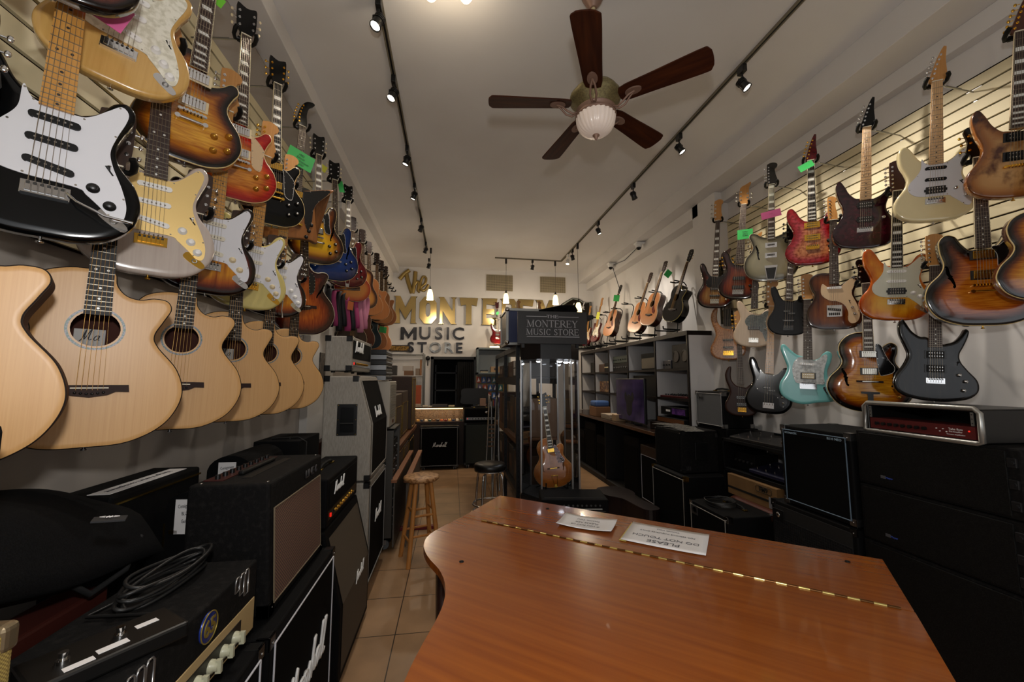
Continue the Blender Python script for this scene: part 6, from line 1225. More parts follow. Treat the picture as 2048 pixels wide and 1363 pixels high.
for z, r in ((.23, .195), (.32, .185)): MB().tube([(r * math.cos(t), r * math.sin(t), z) for t in np.linspace(0, 2 * PI, 41)[:-1]], .011, 8, closed=True).obj('foot_ring', CHROME, st)
# ------------------------------------------------------------------ lettering on the back wall
GLD = mat('polished_brass_letter', '#dcc080', .22, 1); GLDE = mat('letter_edge', '#1c1610', .6); DKL = mat('dark_metal_letter', '#3c3c40', .35, .6, noise=((6, 6, 6), '#26262a', .4, .6)); SVL = mat('silver_metal_letter', '#9c9c98', .3, .9, noise=((10, 10, 10), '#5c5c5a', .4, .65)); GLM = mat('satin_gold_letter', '#a08850', .35, .75)
sg = thing('wall_lettering', 'large polished brass block letters reading MONTEREY on the back wall', 'sign', (0, YB - .001, 0))
def slab(ch, w, h):       # block letters with small feet
    s = w * .30; q = .03
    if ch == 'M': P = [(0, 0), (s * .9, 0), (s * .75, h * .55), (w / 2, h * .14), (w - s * .75, h * .55), (w - s * .9, 0), (w, 0), (w - q, q), (w - q, h - q), (w, h), (w * .74, h), (w / 2, h * .58), (w * .26, h), (0, h), (q, h - q), (q, q)]
    elif ch == 'N': P = [(0, 0), (s, 0), (s - q, q), (s - q, h * .5), (w - s, 0), (w, 0), (w - q, q), (w - q, h - q), (w, h), (w - s, h), (w - s + q, h - q), (w - s + q, h * .48), (s, h), (0, h), (q, h - q), (q, q)]
    elif ch == 'T': P = [(w / 2 - s * .6, 0), (w / 2 + s * .6, 0), (w / 2 + s * .5, q), (w / 2 + s * .5, h * .74), (w - q, h * .7), (w, h), (0, h), (q, h * .7), (w / 2 - s * .5, h * .74), (w / 2 - s * .5, q)]
    elif ch == 'E': P = [(0, 0), (w, 0), (w - q, h * .28), (s, h * .24), (s, h * .4), (w * .8, h * .4), (w * .8, h * .6), (s, h * .6), (s, h * .78), (w - q, h * .74), (w, h), (0, h), (q, h - q), (q, q)]
    elif ch == 'R': P = [(0, 0), (s, 0), (s, h * .36), (w * .5, h * .36), (w * .72, 0), (w, 0), (w * .82, h * .42), (w, h * .55), (w, h * .85), (w * .82, h), (0, h), (q, h - q), (q, q)]
    elif ch == 'Y': P = [(w / 2 - s / 2, 0), (w / 2 + s / 2, 0), (w / 2 + s / 2, h * .42), (w, h), (w - s * 1.1, h), (w / 2, h * .66), (s * 1.1, h), (0, h), (w / 2 - s / 2, h * .42)]
    elif ch == 'O': P = [(w * .28, 0), (w * .72, 0), (w, h * .22), (w, h * .78), (w * .72, h), (w * .28, h), (0, h * .78), (0, h * .22)]
    return P
def letter(ch, x0, z0, w, h, m, parent, name=None):
    P = [(x0 + a, z0 + b) for a, b in slab(ch, w, h)]; holes = []
    if ch == 'O': holes = [[(x0 + w * a, z0 + h * b) for a, b in ((.44, .26), (.56, .26), (.64, .36), (.64, .66), (.56, .76), (.44, .76), (.36, .66), (.36, .36))]]
    if ch == 'R': holes = [[(x0 + w * a, z0 + h * b) for a, b in ((.32, .56), (.62, .56), (.68, .62), (.68, .76), (.62, .8), (.32, .8))]]
    V = []; E_ = []
    for lp in [P] + holes: b = len(V); V += [Vector(q) for q in lp]; E_ += [(b + i, b + (i + 1) % len(lp)) for i in range(len(lp))]
    V2, _, Fc, *_r = delaunay_2d_cdt(V, E_, [], 0, 1e-6); V2 = [tuple(v) for v in V2]; C = np.array([np.mean([V2[i] for i in f], 0) for f in Fc]); ok = pip(C[:, 0], C[:, 1], P)
    for hl in holes: ok &= ~pip(C[:, 0], C[:, 1], hl)
    mb = MB(); mb.add([(v[0], -.06, v[1]) for v in V2], [tuple(f) for f, k in zip(Fc, ok) if k])
    for lp in [P] + holes:
        n = len(lp); mb.add([(q[0], -.06, q[1]) for q in lp] + [(q[0], 0, q[1]) for q in lp], [(k, (k + 1) % n, (k + 1) % n + n, k + n) for k in range(n)], 1)
    return mb.obj('letter', [m, GLDE], parent)
xs = [(788, 834), (839, 873), (877, 913), (919, 956), (963, 995), (1001, 1034), (1036, 1068), (1072, 1112)]
for ch, (a, b) in zip('MONTEREY', xs):
    A = ony((a, 620), YB - .06)[0]; B = ony((b, 620), YB - .06)[0]; letter(ch, A, 2.87, B - A, .59, GLD, sg)
sg = thing('wall_lettering', 'dark metal letters reading MUSIC under the brass letters', 'sign', (0, YB - .001, 0))
def sans(word, a, b, z, hgt, mats, parent, dep=.02):
    A = ony((a, 680), YB - .03)[0]; B = ony((b, 680), YB - .03)[0]
    objs = []; x = 0; widths = {'M': 1.0, 'U': .80, 'S': .74, 'I': .30, 'C': .90, 'T': .70, 'O': .98, 'R': .72, 'E': .66}
    tot = sum(widths[c] for c in word); k = (B - A) / tot
    for c, m in zip(word, mats):
        if c == 'M':
            a0 = A + k * (x + .06); w_ = k * .88; q = w_ * .2; MB().prism([(a0 + u, z + v * hgt) for u, v in ((0, 0), (q, 0), (q, .62), (w_ / 2, .08), (w_ - q, .62), (w_ - q, 0), (w_, 0), (w_, 1), (w_ - q, 1), (w_ / 2, .42), (q, 1), (0, 1))], -2 * dep - .005, -.003).obj('letter', m, parent); x += widths[c]; continue
        text('letter', c, hgt * 1.40, dep, m, parent, (A + k * (x + widths[c] / 2), -dep - .005, z + hgt / 2), bold=.005, sx=1.06); x += widths[c]
sans('MUSIC', 799, 932, 2.52, .265, [DKL] * 5, sg)
sg = thing('wall_lettering', 'smaller metal letters reading STORE, some dark and some silver', 'sign', (0, YB - .001, 0))
sans('STORE', 810, 928, 2.235, .22, [DKL, DKL, SVL, SVL, DKL], sg)
sg = thing('wall_lettering', 'satin gold script word The above the brass letters', 'sign', (0, YB - .001, 0))
def ribbon(pts_px, r):
    P = [ony(q, YB - .03) for q in pts_px]; P = catmull([(p[0], p[2]) for p in P], False, .03)
    m = MB(); m.tube([(p[0], -.03, p[1]) for p in P], r, 10); return m.obj('letter', GLM, sg)
ribbon([(799, 558), (808, 548), (819, 540)], .045); ribbon([(813, 547), (817, 565), (824, 586)], .045)
ribbon([(831, 543), (829, 565), (825, 586)], .045); ribbon([(827, 575), (833, 563), (838, 566), (836, 580), (840, 583)], .034); ribbon([(842, 574), (850, 567), (852, 556), (846, 553), (841, 566), (843, 579), (850, 580), (857, 569)], .030)
# mirrored chalk board with ornate frame in the back right corner
t = thing('ornate_mirror', 'dark mirror with a pale curvy painted frame in the back right corner', 'mirror', (2.80, YB - .02, 0)); 
def arc_board(y, sc, z0): return [(sc * x, z0 + (z - 2.35) * 1.0) for x, z in [(-.36, 2.35), (.36, 2.35), (.36, 3.46), (.20, 3.44), (.06, 3.52), (-.10, 3.54), (-.24, 3.46), (-.36, 3.38)]]
P = arc_board(0, 1, 2.35); MB().prism(P, -.02, .0).obj('frame', BLACK, t); MB().prism([(x * .95, 2.38 + (z - 2.35) * .965) for x, z in P], -.024, -.018).obj('painted_border', mat('pale_border', '#7c8078', .5), t)
g = MB().prism([(x * .86, 2.42 + (z - 2.35) * .91) for x, z in P], -.028, -.02).obj('glass', mat('dark_mirror', '#1c1710', .08, .6), t)
script_word('al', .12, 0, PAPER, g, (-.14, -.032, 3.30), 'painted_script', .05); script_word('eh', .14, 0, PAPER, g, (.12, -.032, 3.33), 'painted_script', .05)
for (x, z, r) in ((.16, 3.08, .06), (.16, 2.72, .06)): MB().tube([(x + r * math.cos(a), -.03, z + r * math.sin(a)) for a in np.linspace(0, 2 * PI, 25)[:-1]], .006, 6, closed=True).obj('painted_ring', mat('pale_border', '#7c8078', .5), g)
# ------------------------------------------------------------------ back counter
t = thing('display_counter', 'lit glass-fronted display counter at the back with small parts inside', 'counter', (-.29, 8.30, 0)); W = 1.06
MB().box2((-W / 2, -.2, 0), (W / 2, .0, .84)).obj('base_cabinet', mat('brown_counter_base', '#2c1a10', .6), t, .004)
MB().box2((-W / 2, -.2, 1.10), (W / 2, .0, 1.12)).obj('counter_top', mat('counter_glass_top', '#4c443c', .1, .3), t, .002)
MB().box2((-W / 2, -.02, .84), (W / 2, .0, 1.10)).box2((-W / 2, -.2, .84), (-W / 2 + .02, .0, 1.10)).box2((W / 2 - .02, -.2, .84), (W / 2, .0, 1.10)).obj('case_back', mat('speckled_backing', '#5c4a38', .6, noise=((80, 80, 80), '#2c2018', .45, .6)), t)
MB().box2((-W / 2 + .02, -.198, .845), (W / 2 - .02, -.195, 1.10)).obj('front_glass', glass('case_glass'), t)
MB().cyl((-W / 2 + .03, -.17, 1.092), (W / 2 - .03, -.17, 1.092), .006, n=8).obj('light_strip', mat('warm_strip', '#ffe0a8', .4, emit=('#ffc070', 9)), t)
light('strip_glow', 'AREA', (-.29, 8.16, 1.083), 3, (1, .72, .42), .95, (-.29, 8.17, .5), .02)
CC = ['#8a1c1c', '#c9a050', '#1f3c6a', '#d8d0c0', '#2a5c54', '#6a4a2a', '#101010', '#b0572a']
for k in range(13):
    x = -.29 - W / 2 + .08 + .077 * k; w_ = .05; o = MB().box2((-w_ / 2, -.03, 0), (w_ / 2, .03, .035)).cyl((-.012, 0, .035), (-.012, 0, .046), .006, n=8, m=1).cyl((.012, 0, .035), (.012, 0, .046), .006, n=8, m=1).obj('effects_pedal', [mat('pedal_' + CC[k % 8][1:], CC[k % 8], .4), CHROME], bevel=.003)
    o.location = (x, 8.17 + .05 * (k % 2), .842); tag(o, 'tiny effects pedal in the lit counter, number %d from the left' % (k + 1) if 0 else 'tiny effects pedal in the front row of the lit glass counter', 'effects pedal', 'effects pedals in the lit counter')
rr = random.Random(5)
for k, (px, w_, h_, d_, col, lab) in enumerate(((815, .10, .17, .1, '#8c7864', 'small tan box standing at the left end of the back counter'), (835, .12, .06, .1, '#b09a84', 'low pale box on the left part of the back counter'), (851, .10, .035, .12, '#c8b8a0', 'flat cream tray on the back counter'), (868, .20, .02, .1, '#d8c8b0', 'sheaf of cream papers on the back counter'), (880, .30, .055, .12, '#4a4440', 'long grey console on the back counter'), (903, .12, .03, .1, '#c9b48c', 'small tan packet right of the grey console'))):
    q = ony((px, 800), 8.2); tag(MB().box2((-w_ / 2, -d_ / 2, 0), (w_ / 2, d_ / 2, h_)).obj('counter_item', mat('item_' + col[1:], col, .6), bevel=.004, loc=(q[0], 8.17 + .05 * (k % 2), 1.122)), lab, 'box')
cab('speaker_cabinet', 'black square speaker cabinet with small white script logo in front of the lit counter', 'speaker cabinet', -.225, 7.88, .05, .72, .75, .36, 0, TOLEX, BLKCLOTH, .03, piping=mat('silver_piping', '#8a8a88', .4), logo='Marshall', logow=.25, logopos=(0, .03), cast=True)
c = head('amplifier_head', 'black amplifier head with a chrome oval badge beside the lit counter', .545, 7.95, .858, .62, .26, .28, 0, TOLEX, SILVERP, None, knobm=BLACK)
MB().sphere((.12, -.15, .18), .03, 0, 14, sc=(1.3, .25, .7)).obj('badge', CHROME, c)
cab('speaker_cabinet', 'tall dark speaker cabinet with greenish grille under the chrome-badged head', 'speaker cabinet', .545, 7.95, .06, .62, .78, .36, 0, TOLEX, mat('greenish_grille', '#161b19', .75, noise=((500, 500, 500), '#232c28', .4, .6)), .03, cast=True)
q = ony((955, 790), 8.5); t = thing('office_chair', 'black curved chair back in front of the dark doorway', 'chair', (.47, 8.60, 0))
MB().prism(catmull([(-.26, 1.16), (.26, 1.16), (.28, 1.3), (.26, 1.46), (0, 1.48), (-.26, 1.46), (-.28, 1.3)], True, .03), -.03, .02).obj('backrest', mat('black_mesh_fabric', '#0e0e10', .5), t, .01)
MB().box2((-.03, .0, .45), (.03, .03, 1.2)).obj('back_post', BLACK, t); MB().box2((-.24, -.16, .45), (.24, .12, .52)).obj('seat', mat('black_mesh_fabric', '#0e0e10', .5), t, .03, 3); MB().cyl((0, 0, .06), (0, 0, .45), .025).obj('gas_lift', STEEL, t)
m = MB()
for k in range(5): a = 2 * PI * k / 5; m.cyl((0, 0, .08), (.18 * math.cos(a), .15 * math.sin(a), .06), .018, n=8).sphere((.18 * math.cos(a), .15 * math.sin(a), .03), .03, 0, 8)
m.obj('star_base', BLACK, t)
# wire shelving
GAL = mat('galvanised_steel', '#8c8c88', .35, .8)
t = thing('wire_shelving', 'galvanised wire shelving at the back left holding boxes', 'shelving', (-.95, 8.52, 0))
for x in (-.35, .36):
    for y in (-.2, .2): MB().cyl((x, y, 0), (x, y, 2.2), .016, n=10).obj('post', GAL, t)
for z in (.6, 1.15, 1.73, 2.17):
    m = MB()
    for y in (-.2, .2): m.cyl((-.35, y, z), (.36, y, z), .011, n=8).cyl((-.35, y, z - .03), (.36, y, z - .03), .006, n=6)
    for k in range(22): m.cyl((-.34 + .033 * k, -.2, z), (-.34 + .033 * k, .2, z), .003, n=4)
    m.obj('wire_shelf', GAL, t)
for k, (x, z, w_, h_, col, lab) in enumerate(((-.25, 1.74, .14, .20, '#2a2826', 'dark framed box on the left of the upper wire shelf'), (.06, 1.74, .18, .09, '#6a4a30', 'brown cardboard box on the upper wire shelf'), (.24, 1.74, .08, .14, '#7a6858', 'small tan box on the right of the upper wire shelf'), (.04, 1.90, .20, .10, '#a0968c', 'pale box stacked above the brown one on the wire shelf'), (.26, 1.16, .11, .38, '#a04824', 'tall orange box standing on the lower wire shelf'), (-.1, 1.16, .16, .14, '#4a1c28', 'dark maroon box on the lower wire shelf'), (.10, 1.16, .10, .09, '#28346a', 'small navy blue box on the lower wire shelf'), (-.26, 1.16, .12, .19, '#b8b0a8', 'white box at the left of the lower wire shelf'), (.30, 1.74, .03, .32, '#8a5c34', 'narrow wooden piece standing at the right of the upper wire shelf'))):
    tag(MB().box2((-w_ / 2, -.08, 0), (w_ / 2, .08, h_)).obj('storage_box', mat('sbox_' + col[1:], col, .6), bevel=.003, loc=(-.95 + x, 8.47 if k != 3 else 8.5, z + (.01 if z < 1.8 else -.055))), lab, 'box')
tag(MB().box2((-.22, 0, -.07), (.22, .02, .07)).box2((-.19, -.004, -.045), (.19, 0, .045), 1).obj('framed_plate', [mat('dark_wood_frame', '#2c1c10', .5), mat('gold_leaf_panel', '#a8803c', .35, .6, noise=((30, 30, 30), '#5c4420', .4, .6))], loc=(-1.13, YB - .02, 2.33)), 'small framed golden plate at the far left of the back wall', 'picture')
tag(MB().sphere((0, 0, 0), .05, 0, 14).cyl((0, 0, 0), (0, .06, 0), .02).cyl((0, .0, -.04), (0, .01, -.16), .012, m=0).obj('wall_bell', BLACK, loc=(-.53, YB - .06, 2.12)), 'small round black fixture beside the dark doorway', 'fixture')
# cupboard and hanging packets right of the doorway
t = thing('wall_cabinet', 'open blue-grey framed box shelf on the back wall right of the doorway', 'shelf', (.86, 8.62, 1.78)); BG = mat('blue_grey_paint', '#5c666a', .55)
m = MB().box2((-.36, -.18, .52), (.36, .18, .56)).box2((-.36, -.18, 0), (.36, .18, .035)).box2((-.36, -.18, 0), (-.32, .18, .56)).box2((.32, -.18, 0), (.36, .18, .56)); m.obj('box_frame', BG, t, .003)
MB().box2((-.32, .16, .035), (.32, .18, .52)).obj('back_board', mat('pale_blue_board', '#9aa2a6', .6), t)
tag(MB().box2((-.1, -.07, 0), (.1, .07, .12)).box2((-.03, -.075, .05), (.03, -.07, .09), 1).obj('storage_box', [mat('tan_box', '#8a7256', .6), INK], bevel=.004, loc=(.90, 8.53, 1.816)), 'tan box with a dark label in the blue-grey wall shelf', 'box')
tag(MB().box2((-.08, -.05, 0), (.08, .05, .05)).box2((-.08, -.055, 0), (.08, -.05, .015), 1).obj('small_amplifier', [BLACK, CREAMP], bevel=.003, loc=(.66, 8.52, 1.816)), 'small black unit with a cream strip in the blue-grey wall shelf', 'amplifier')
MB().box2((.50, YB - .03, 1.05), (1.22, YB - .005, 1.76)).obj('backing', mat('cream_pegboard', '#8a8064', .6), thing('pegboard', 'cream pegboard with coloured string packets right of the doorway', 'pegboard'))
CP = ['#a03820', '#6a1c1c', '#601818', '#2c6a72', '#7a1c1c', '#2a5aa0', '#b03c20', '#5c4a6a', '#caa23c', '#c8c4bc', '#28306c', '#8c6a44']
k = 0
for r in range(4):
    for cidx in range(6):
        col = CP[(k * 5 + r) % 12]; x = .56 + .112 * cidx + (.03 if r % 2 else 0); z = 1.66 - .17 * r
        o = MB().box2((-.045, -.012, -.065), (.045, 0, .065)).prism([(-.03, -.05), (.03, -.03), (.0, .05)], -.014, -.012, 1).cyl((0, -.005, .066), (0, .04, .07), .003, n=6, m=2).obj('string_packet', [mat('packet_' + col[1:], col, .5), PAPER, STEEL], loc=(x, YB - .075, z)); k += 1
        tag(o, 'coloured string packet hanging on the pegboard right of the doorway', 'packet', 'string packets on the pegboard')
for k, (x, w_, h_, col, lab) in enumerate(((.62, .12, .16, '#8a6a58', 'pinkish tan box standing on the shelf below the string packets'), (.76, .05, .22, '#8c8480', 'tall grey bottle-shaped box below the string packets'), (.92, .12, .15, '#3a3468', 'purple box below the string packets'))):
    tag(MB().box2((-w_ / 2, -.05, 0), (w_ / 2, .05, h_)).obj('storage_box', mat('cbox_' + col[1:], col, .6), bevel=.003, loc=(x, 8.30, 1.122)), lab, 'box')
tag(MB().box2((.38, 8.14, 1.09), (1.25, 8.38, 1.12)).box2((.38, 8.15, 0), (.42, 8.37, 1.09)).box2((1.2, 8.15, 0), (1.25, 8.37, 1.09)).obj('side_shelf', mat('dark_bench', '#141110', .7)), 'dark shelf table behind the chrome-badged amplifier', 'shelf')
# ladder / folding legs leaning right of the aisle
t = thing('folded_stand', 'folded metal frame with wooden slats leaning against the black rack', 'folding frame', (.55, 5.9, 0))
for dx in (-.06, .05): MB().tube([(dx - .02, -.1, 0), (dx + .10, .55, 1.35), (dx + .12, .60, 1.40), (dx + .14, .62, 1.3), (dx + .12, .25, 0)], .012, 8).obj('metal_leg', STEEL, t)
m = MB()
for k in range(6): m.box((.02 + .008 * k, .28 + .03 * k, .66 + .06 * k), (.11, .008, .02))
m.obj('slats', mat('tan_slats', '#7a5434', .5), t)
# red double cutaway guitar standing on the wall cabinet
p = ony((995, 692), 8.5)
o = guitar('electric_guitar', 'deep red electric guitar on a small stand in front of the brass letters', outline=SUPER, okey='super', t=.045, R=.004, arch=.006, top='prsred', side='red', scale=.635, bz=.14, fe=.45, nf=22, fb='rosewood', head='gibson', headm='prsred', neckm='dark', pu=[('hb', 0, 28, 0, 'black'), ('hb', 0, 19.6, 0, 'black')], br='tom', stop=11, lod=1, binding='#8a3a30')
s_ = place(o, p, 0, (989, 612), .775, 8.5, 0, fix=1.0) if 0 else 1.0
o.location = (p[0], 8.5, 2.43); o.rotation_euler = (math.radians(-8), 0, 0)
st = thing('guitar_stand', 'small black stand under the deep red guitar', 'guitar stand', (p[0], 8.5, 2.35))
m = MB()
for k in range(3): a = .5 + 2 * PI * k / 3; m.cyl((0, .03, .06), (.16 * math.cos(a), .1 * math.sin(a), .006), .006, n=6)
m.cyl((0, .07, .05), (0, .19, .62), .006, n=6).tube([(-.09, -.05, .10), (-.09, -.045, .075), (-.07, .03, .058), (.07, .03, .058), (.09, -.045, .075), (.09, -.05, .10)], .006, 6).tube([(-.05, .12, .63), (-.04, .18, .61), (.04, .18, .61), (.05, .12, .63)], .006, 6); m.obj('frame', BLACK, st)
tag(MB().cyl((-.17, 0, .012), (.17, 0, .012), .012, n=10).obj('light_bar', mat('warm_strip', '#ffe0a8', .4, emit=('#ffc070', 9)), loc=(p[0], 8.46, 2.342)), 'glowing warm light bar at the foot of the red guitar stand', 'lamp')
light('bar_glow', 'POINT', (p[0], 8.44, 2.40), 2, (1, .7, .4), .03)
for (px, lab) in (((1037, 645), 'pale maple headstock poking up behind the flight case'), ((1079, 652), 'pale maple headstock poking up above the black sign')):
    q = ony(px, 6.2); o = guitar('electric_guitar', 'guitar with ' + lab, outline=STRAT, okey='strat', top='cream', scale=.648, fb='palemaple', head='fender', pu=[('sc', 0, 28, 0, 'white')], br='strat', lod=1); o.location = (q[0], 6.2, 2.093); o.scale = (.86,) * 3
# ------------------------------------------------------------------ black steel rack in the middle
RK = mat('black_rack_steel', '#17171a', .45, .3)
t = thing('steel_rack', 'tall black steel rack with punched posts and a wooden shelf', 'rack', (0, 0, 0)); X0, X1, Y0, Y1 = .78, 1.52, 4.78, 7.1
for x in (X0, X1):
    for y in (Y0, 5.9, Y1):
        m = MB().box2((x - .022, y - .004, 0), (x + .022, y + .004, 2.08)).box2((x - .022, y, 0), (x - .014, y + .04, 2.08))
        for k in range(34): m.box((x + .002, y - .0045, .05 + .06 * k), (.008, .002, .022), 1)
        m.obj('post', [RK, mat('punched_hole', '#020202', .9)], t)
for z, mm, hh in ((2.02, RK, .07), (1.60, RK, .10), (.90, mat('rack_plywood', '#5c3a20', .5), .06), (.30, RK, .06)):
    MB().box2((X0 - .02, Y0, z), (X0, Y1, z + hh)).box2((X1, Y0, z), (X1 + .02, Y1, z + hh)).box2((X0, Y0 + .01, z + hh - .02), (X1, Y1, z + hh)).obj('shelf', mm, t)
BC = ['#3c2c20', '#26221f', '#4a2c1c', '#2a2420', '#5c4430', '#1c1c20']
k = 0
for z, n, hh in ((.36, 4, .42), (.96, 5, .50), (1.70, 4, .22), (.96, 0, 0)):
    for i in range(n):
        L = (Y1 - Y0 - .15) / n; y = Y0 + .1 + L * i; h_ = hh * (.75 + .25 * rr.random())
        o = MB().box2((0, 0, 0), (.5, L * .9, h_)).obj('boxed_equipment', mat('dim_box_' + BC[k % 6][1:], BC[k % 6], .55), bevel=.004, loc=(X0 + .035, y, z + .003))
        MB().box2((-.004, L * .2, h_ * .3), (-.001, L * .6, h_ * .7)).obj('box_print', mat('box_print', '#7a6a5c', .6) if k % 3 == 0 else mat('box_print_dim', '#54382a', .6), o)
        tag(o, 'dim boxed amplifier on the %s shelf of the black steel rack' % ('bottom' if z < .5 else 'wooden' if z < 1 else 'top'), 'box', 'boxed equipment in the black rack'); k += 1
for k, z in enumerate((1.72, 1.82)):
    tag(MB().box2((0, 0, 0), (.003, .13, .085)).obj('price_sheet', PAPER, loc=(X0 + .0, 5.0 + .42 * 0, z)), ('upper', 'lower')[1 - k] + ' white paper sheet taped in the black rack', 'paper')
# flight case and things on top of the rack
p0 = (.78, 4.72, 2.09)
t = thing('flight_case', 'blue flight case with aluminium edges on top of the black rack', 'flight case', (.895, 5.03, 2.092), 0); W, D, H = .50, .56, .42
MB().box2((-W / 2, -D / 2, 0), (W / 2, D / 2, H)).obj('shell', [mat('blue_laminate', '#1c2c5c', .4)], t)
MB().box2((-W / 2 - .003, -D / 2 + .03, .03), (-W / 2 + .001, D / 2 - .03, H - .03)).obj('side_panel', mat('grey_laminate_side', '#2c2c30', .4), t)
m = MB(); e = .016
for x in (-W / 2, W / 2):
    for y in (-D / 2, D / 2): m.box((x, y, H / 2), (2 * e, 2 * e, H))
for z in (0.004, H):
    for x in (-W / 2, W / 2): m.box((x, 0, z), (2 * e, D, 2 * e if z else 2 * e))
    for y in (-D / 2, D / 2): m.box((0, y, z), (W, 2 * e, 2 * e))
m.M = Matrix.Identity(4); AL = mat('aluminium_edge', '#a8a8a4', .35, .8); m.obj('edging', AL, t, .003)
for a in (-1, 1):
    for b in (-1, 1):
        for z in (.02, H): MB().sphere((a * W / 2, b * D / 2, z), .032, 0, 12).obj('ball_corner', CHROME, t)
# sign
t = thing('shop_sign', 'dark grey sign board lettered THE MONTEREY MUSIC STORE above the glass case', 'sign', (1.04, 4.095, 2.0)); SG = mat('charcoal_sign', '#242426', .5); SLT = mat('silver_lettering', '#a8a8ae', .45)
MB().box2((-.375, -.012, .04), (.375, .012, .385)).obj('board', SG, t, .002)
def serif_word(word, cx, z, hgt, width, parent, heavy=1):
    WD = {'T': .78, 'H': .92, 'E': .78, 'M': 1.15, 'O': .95, 'N': .95, 'R': .88, 'Y': .9, 'U': .92, 'S': .66, 'I': .42, 'C': .85, ' ': .4}
    tot = sum(WD[c] for c in word); kx = width / tot; x = cx - width / 2; thn, thk = .045 * heavy, .12 * heavy; mb = MB(); yy = -.0145
    def q(x0, z0, x1, z1, wd):
        d = Vector((x1 - x0, z1 - z0)); n = Vector((-d.y, d.x)); n = n / (n.length or 1) * wd / 2
        P = [(x0 + n.x, z0 + n.y), (x0 - n.x, z0 - n.y), (x1 - n.x, z1 - n.y), (x1 + n.x, z1 + n.y)]
        if (P[1][0] - P[0][0]) * (P[2][1] - P[0][1]) - (P[2][0] - P[0][0]) * (P[1][1] - P[0][1]) < 0: P.reverse()
        mb.prism([(X + a * kx, z + b * hgt) for a, b in P], yy, -.012)
    def sf(a, b, w_=.3): q(a - w_ / 2, b, a + w_ / 2, b, .045)
    def arc(cx_, cz_, rx, rz, a0, a1, w0, w1, n=14):
        for i in range(n):
            t0, t1 = a0 + (a1 - a0) * i / n, a0 + (a1 - a0) * (i + 1) / n; wd = w0 + (w1 - w0) * abs(math.cos((t0 + t1) / 2)) 
            q(cx_ + rx * math.cos(t0), cz_ + rz * math.sin(t0), cx_ + rx * math.cos(t1), cz_ + rz * math.sin(t1), wd)
    for c in word:
        X = x; w = WD[c] - .1
        if c == 'T': q(0, .97, w, .97, thn * 1.3); q(w / 2, 0, w / 2, .97, thk); sf(w / 2, .02); q(.01, .82, .01, .98, thn); q(w - .01, .82, w - .01, .98, thn)
        elif c == 'H': q(.12, 0, .12, 1, thk); q(w - .12, 0, w - .12, 1, thk); q(.12, .5, w - .12, .5, thn); [sf(a, b) for a in (.12, w - .12) for b in (.02, .98)]
        elif c == 'E': q(.12, 0, .12, 1, thk); q(0, .98, w - .05, .98, thn); q(.1, .52, w - .22, .52, thn); q(0, .02, w, .02, thn); q(w - .05, .8, w - .05, .98, thn); q(w, .02, w - .02, .22, thn); q(w - .2, .42, w - .2, .62, thn)
        elif c == 'M': q(.14, 0, .16, 1, thn); q(.16, 1, w / 2, .05, thk); q(w / 2, .05, w - .16, 1, thn); q(w - .16, 0, w - .16, 1, thk); sf(.12, .02); sf(w - .16, .02); sf(.1, .98, .22); sf(w - .12, .98, .22)
        elif c == 'N': q(.12, 0, .12, 1, thn); q(.12, .98, w - .12, .03, thk); q(w - .12, 0, w - .12, 1, thn); sf(.12, .02); sf(w - .12, .98); sf(.06, .98, .2)
        elif c == 'O': arc(w / 2, .5, w / 2 - .06, .46, 0, 2 * PI, thn, thk, 28)
        elif c == 'C': arc(w / 2 + .03, .5, w / 2 - .06, .46, .7, 2 * PI - .7, thn, thk, 24); q(w - .1, .72, w - .1, .95, thn)
        elif c == 'R': q(.12, 0, .12, 1, thk); q(.06, .98, w * .5, .98, thn); q(.1, .5, w * .5, .5, thn); arc(w * .5, .74, .2, .24, -PI / 2, PI / 2, thn, thk); q(w * .45, .5, w, .02, thk); sf(.12, .02)
        elif c == 'Y': q(.1, .98, w / 2, .46, thk); q(w - .1, .98, w / 2, .46, thn); q(w / 2, 0, w / 2, .47, thk); sf(w / 2, .02); sf(.1, .98, .26); sf(w - .1, .98, .22)
        elif c == 'U': q(.12, .3, .12, 1, thk); arc(w / 2, .3, w / 2 - .12, .28, PI, 2 * PI, thn, thk); q(w - .12, .3, w - .12, 1, thn); sf(.12, .98); sf(w - .12, .98, .24)
        elif c == 'S': arc(w / 2, .74, w / 2 - .1, .22, .5, PI * 1.35, thn, thk); arc(w / 2, .25, w / 2 - .07, .23, PI * .35, -PI * .85, thn, thk); q(w * .25, .62, w * .78, .38, thk); q(w - .1, .76, w - .1, .96, thn); q(.05, .04, .05, .26, thn)
        elif c == 'I': q(w / 2, 0, w / 2, 1, thk); sf(w / 2, .02); sf(w / 2, .98)
        x += WD[c] * kx
    return mb.obj('lettering', SLT, parent)
serif_word('THE', .0, .313, .034, .13, t, 1.5); serif_word('MONTEREY', .0, .215, .075, .56, t); serif_word('MUSIC STORE', .0, .132, .066, .575, t)
MB().box2((-.285, -.0145, .325), (-.06, -.012, .331)).obj('rule', SLT, t); MB().box2((.06, -.0145, .325), (.285, -.012, .331)).obj('rule', SLT, t); MB().box2((-.28, -.0145, .112), (.29, -.012, .119)).obj('rule', SLT, t)
MB().box2((-.33, .012, 0), (-.30, .03, .3)).box2((.26, .012, 0), (.29, .03, .3)).obj('bracket', RK, t)
tag(MB().box2((-.10, -.12, 0), (.16, .14, .06)).tube([(-.24, .0, .04), (-.13, -.04, .06), (0, -.05, .09), (.12, -.03, .10), (.2, .02, .06)], .03, 8).cyl((.1, -.1, .0), (.06, -.1, .07), .10, n=20).obj('soft_bag', mat('black_nylon', '#09090a', .75), loc=(1.22, 4.47, 2.40)), 'black soft bag piled behind the sign board', 'bag')
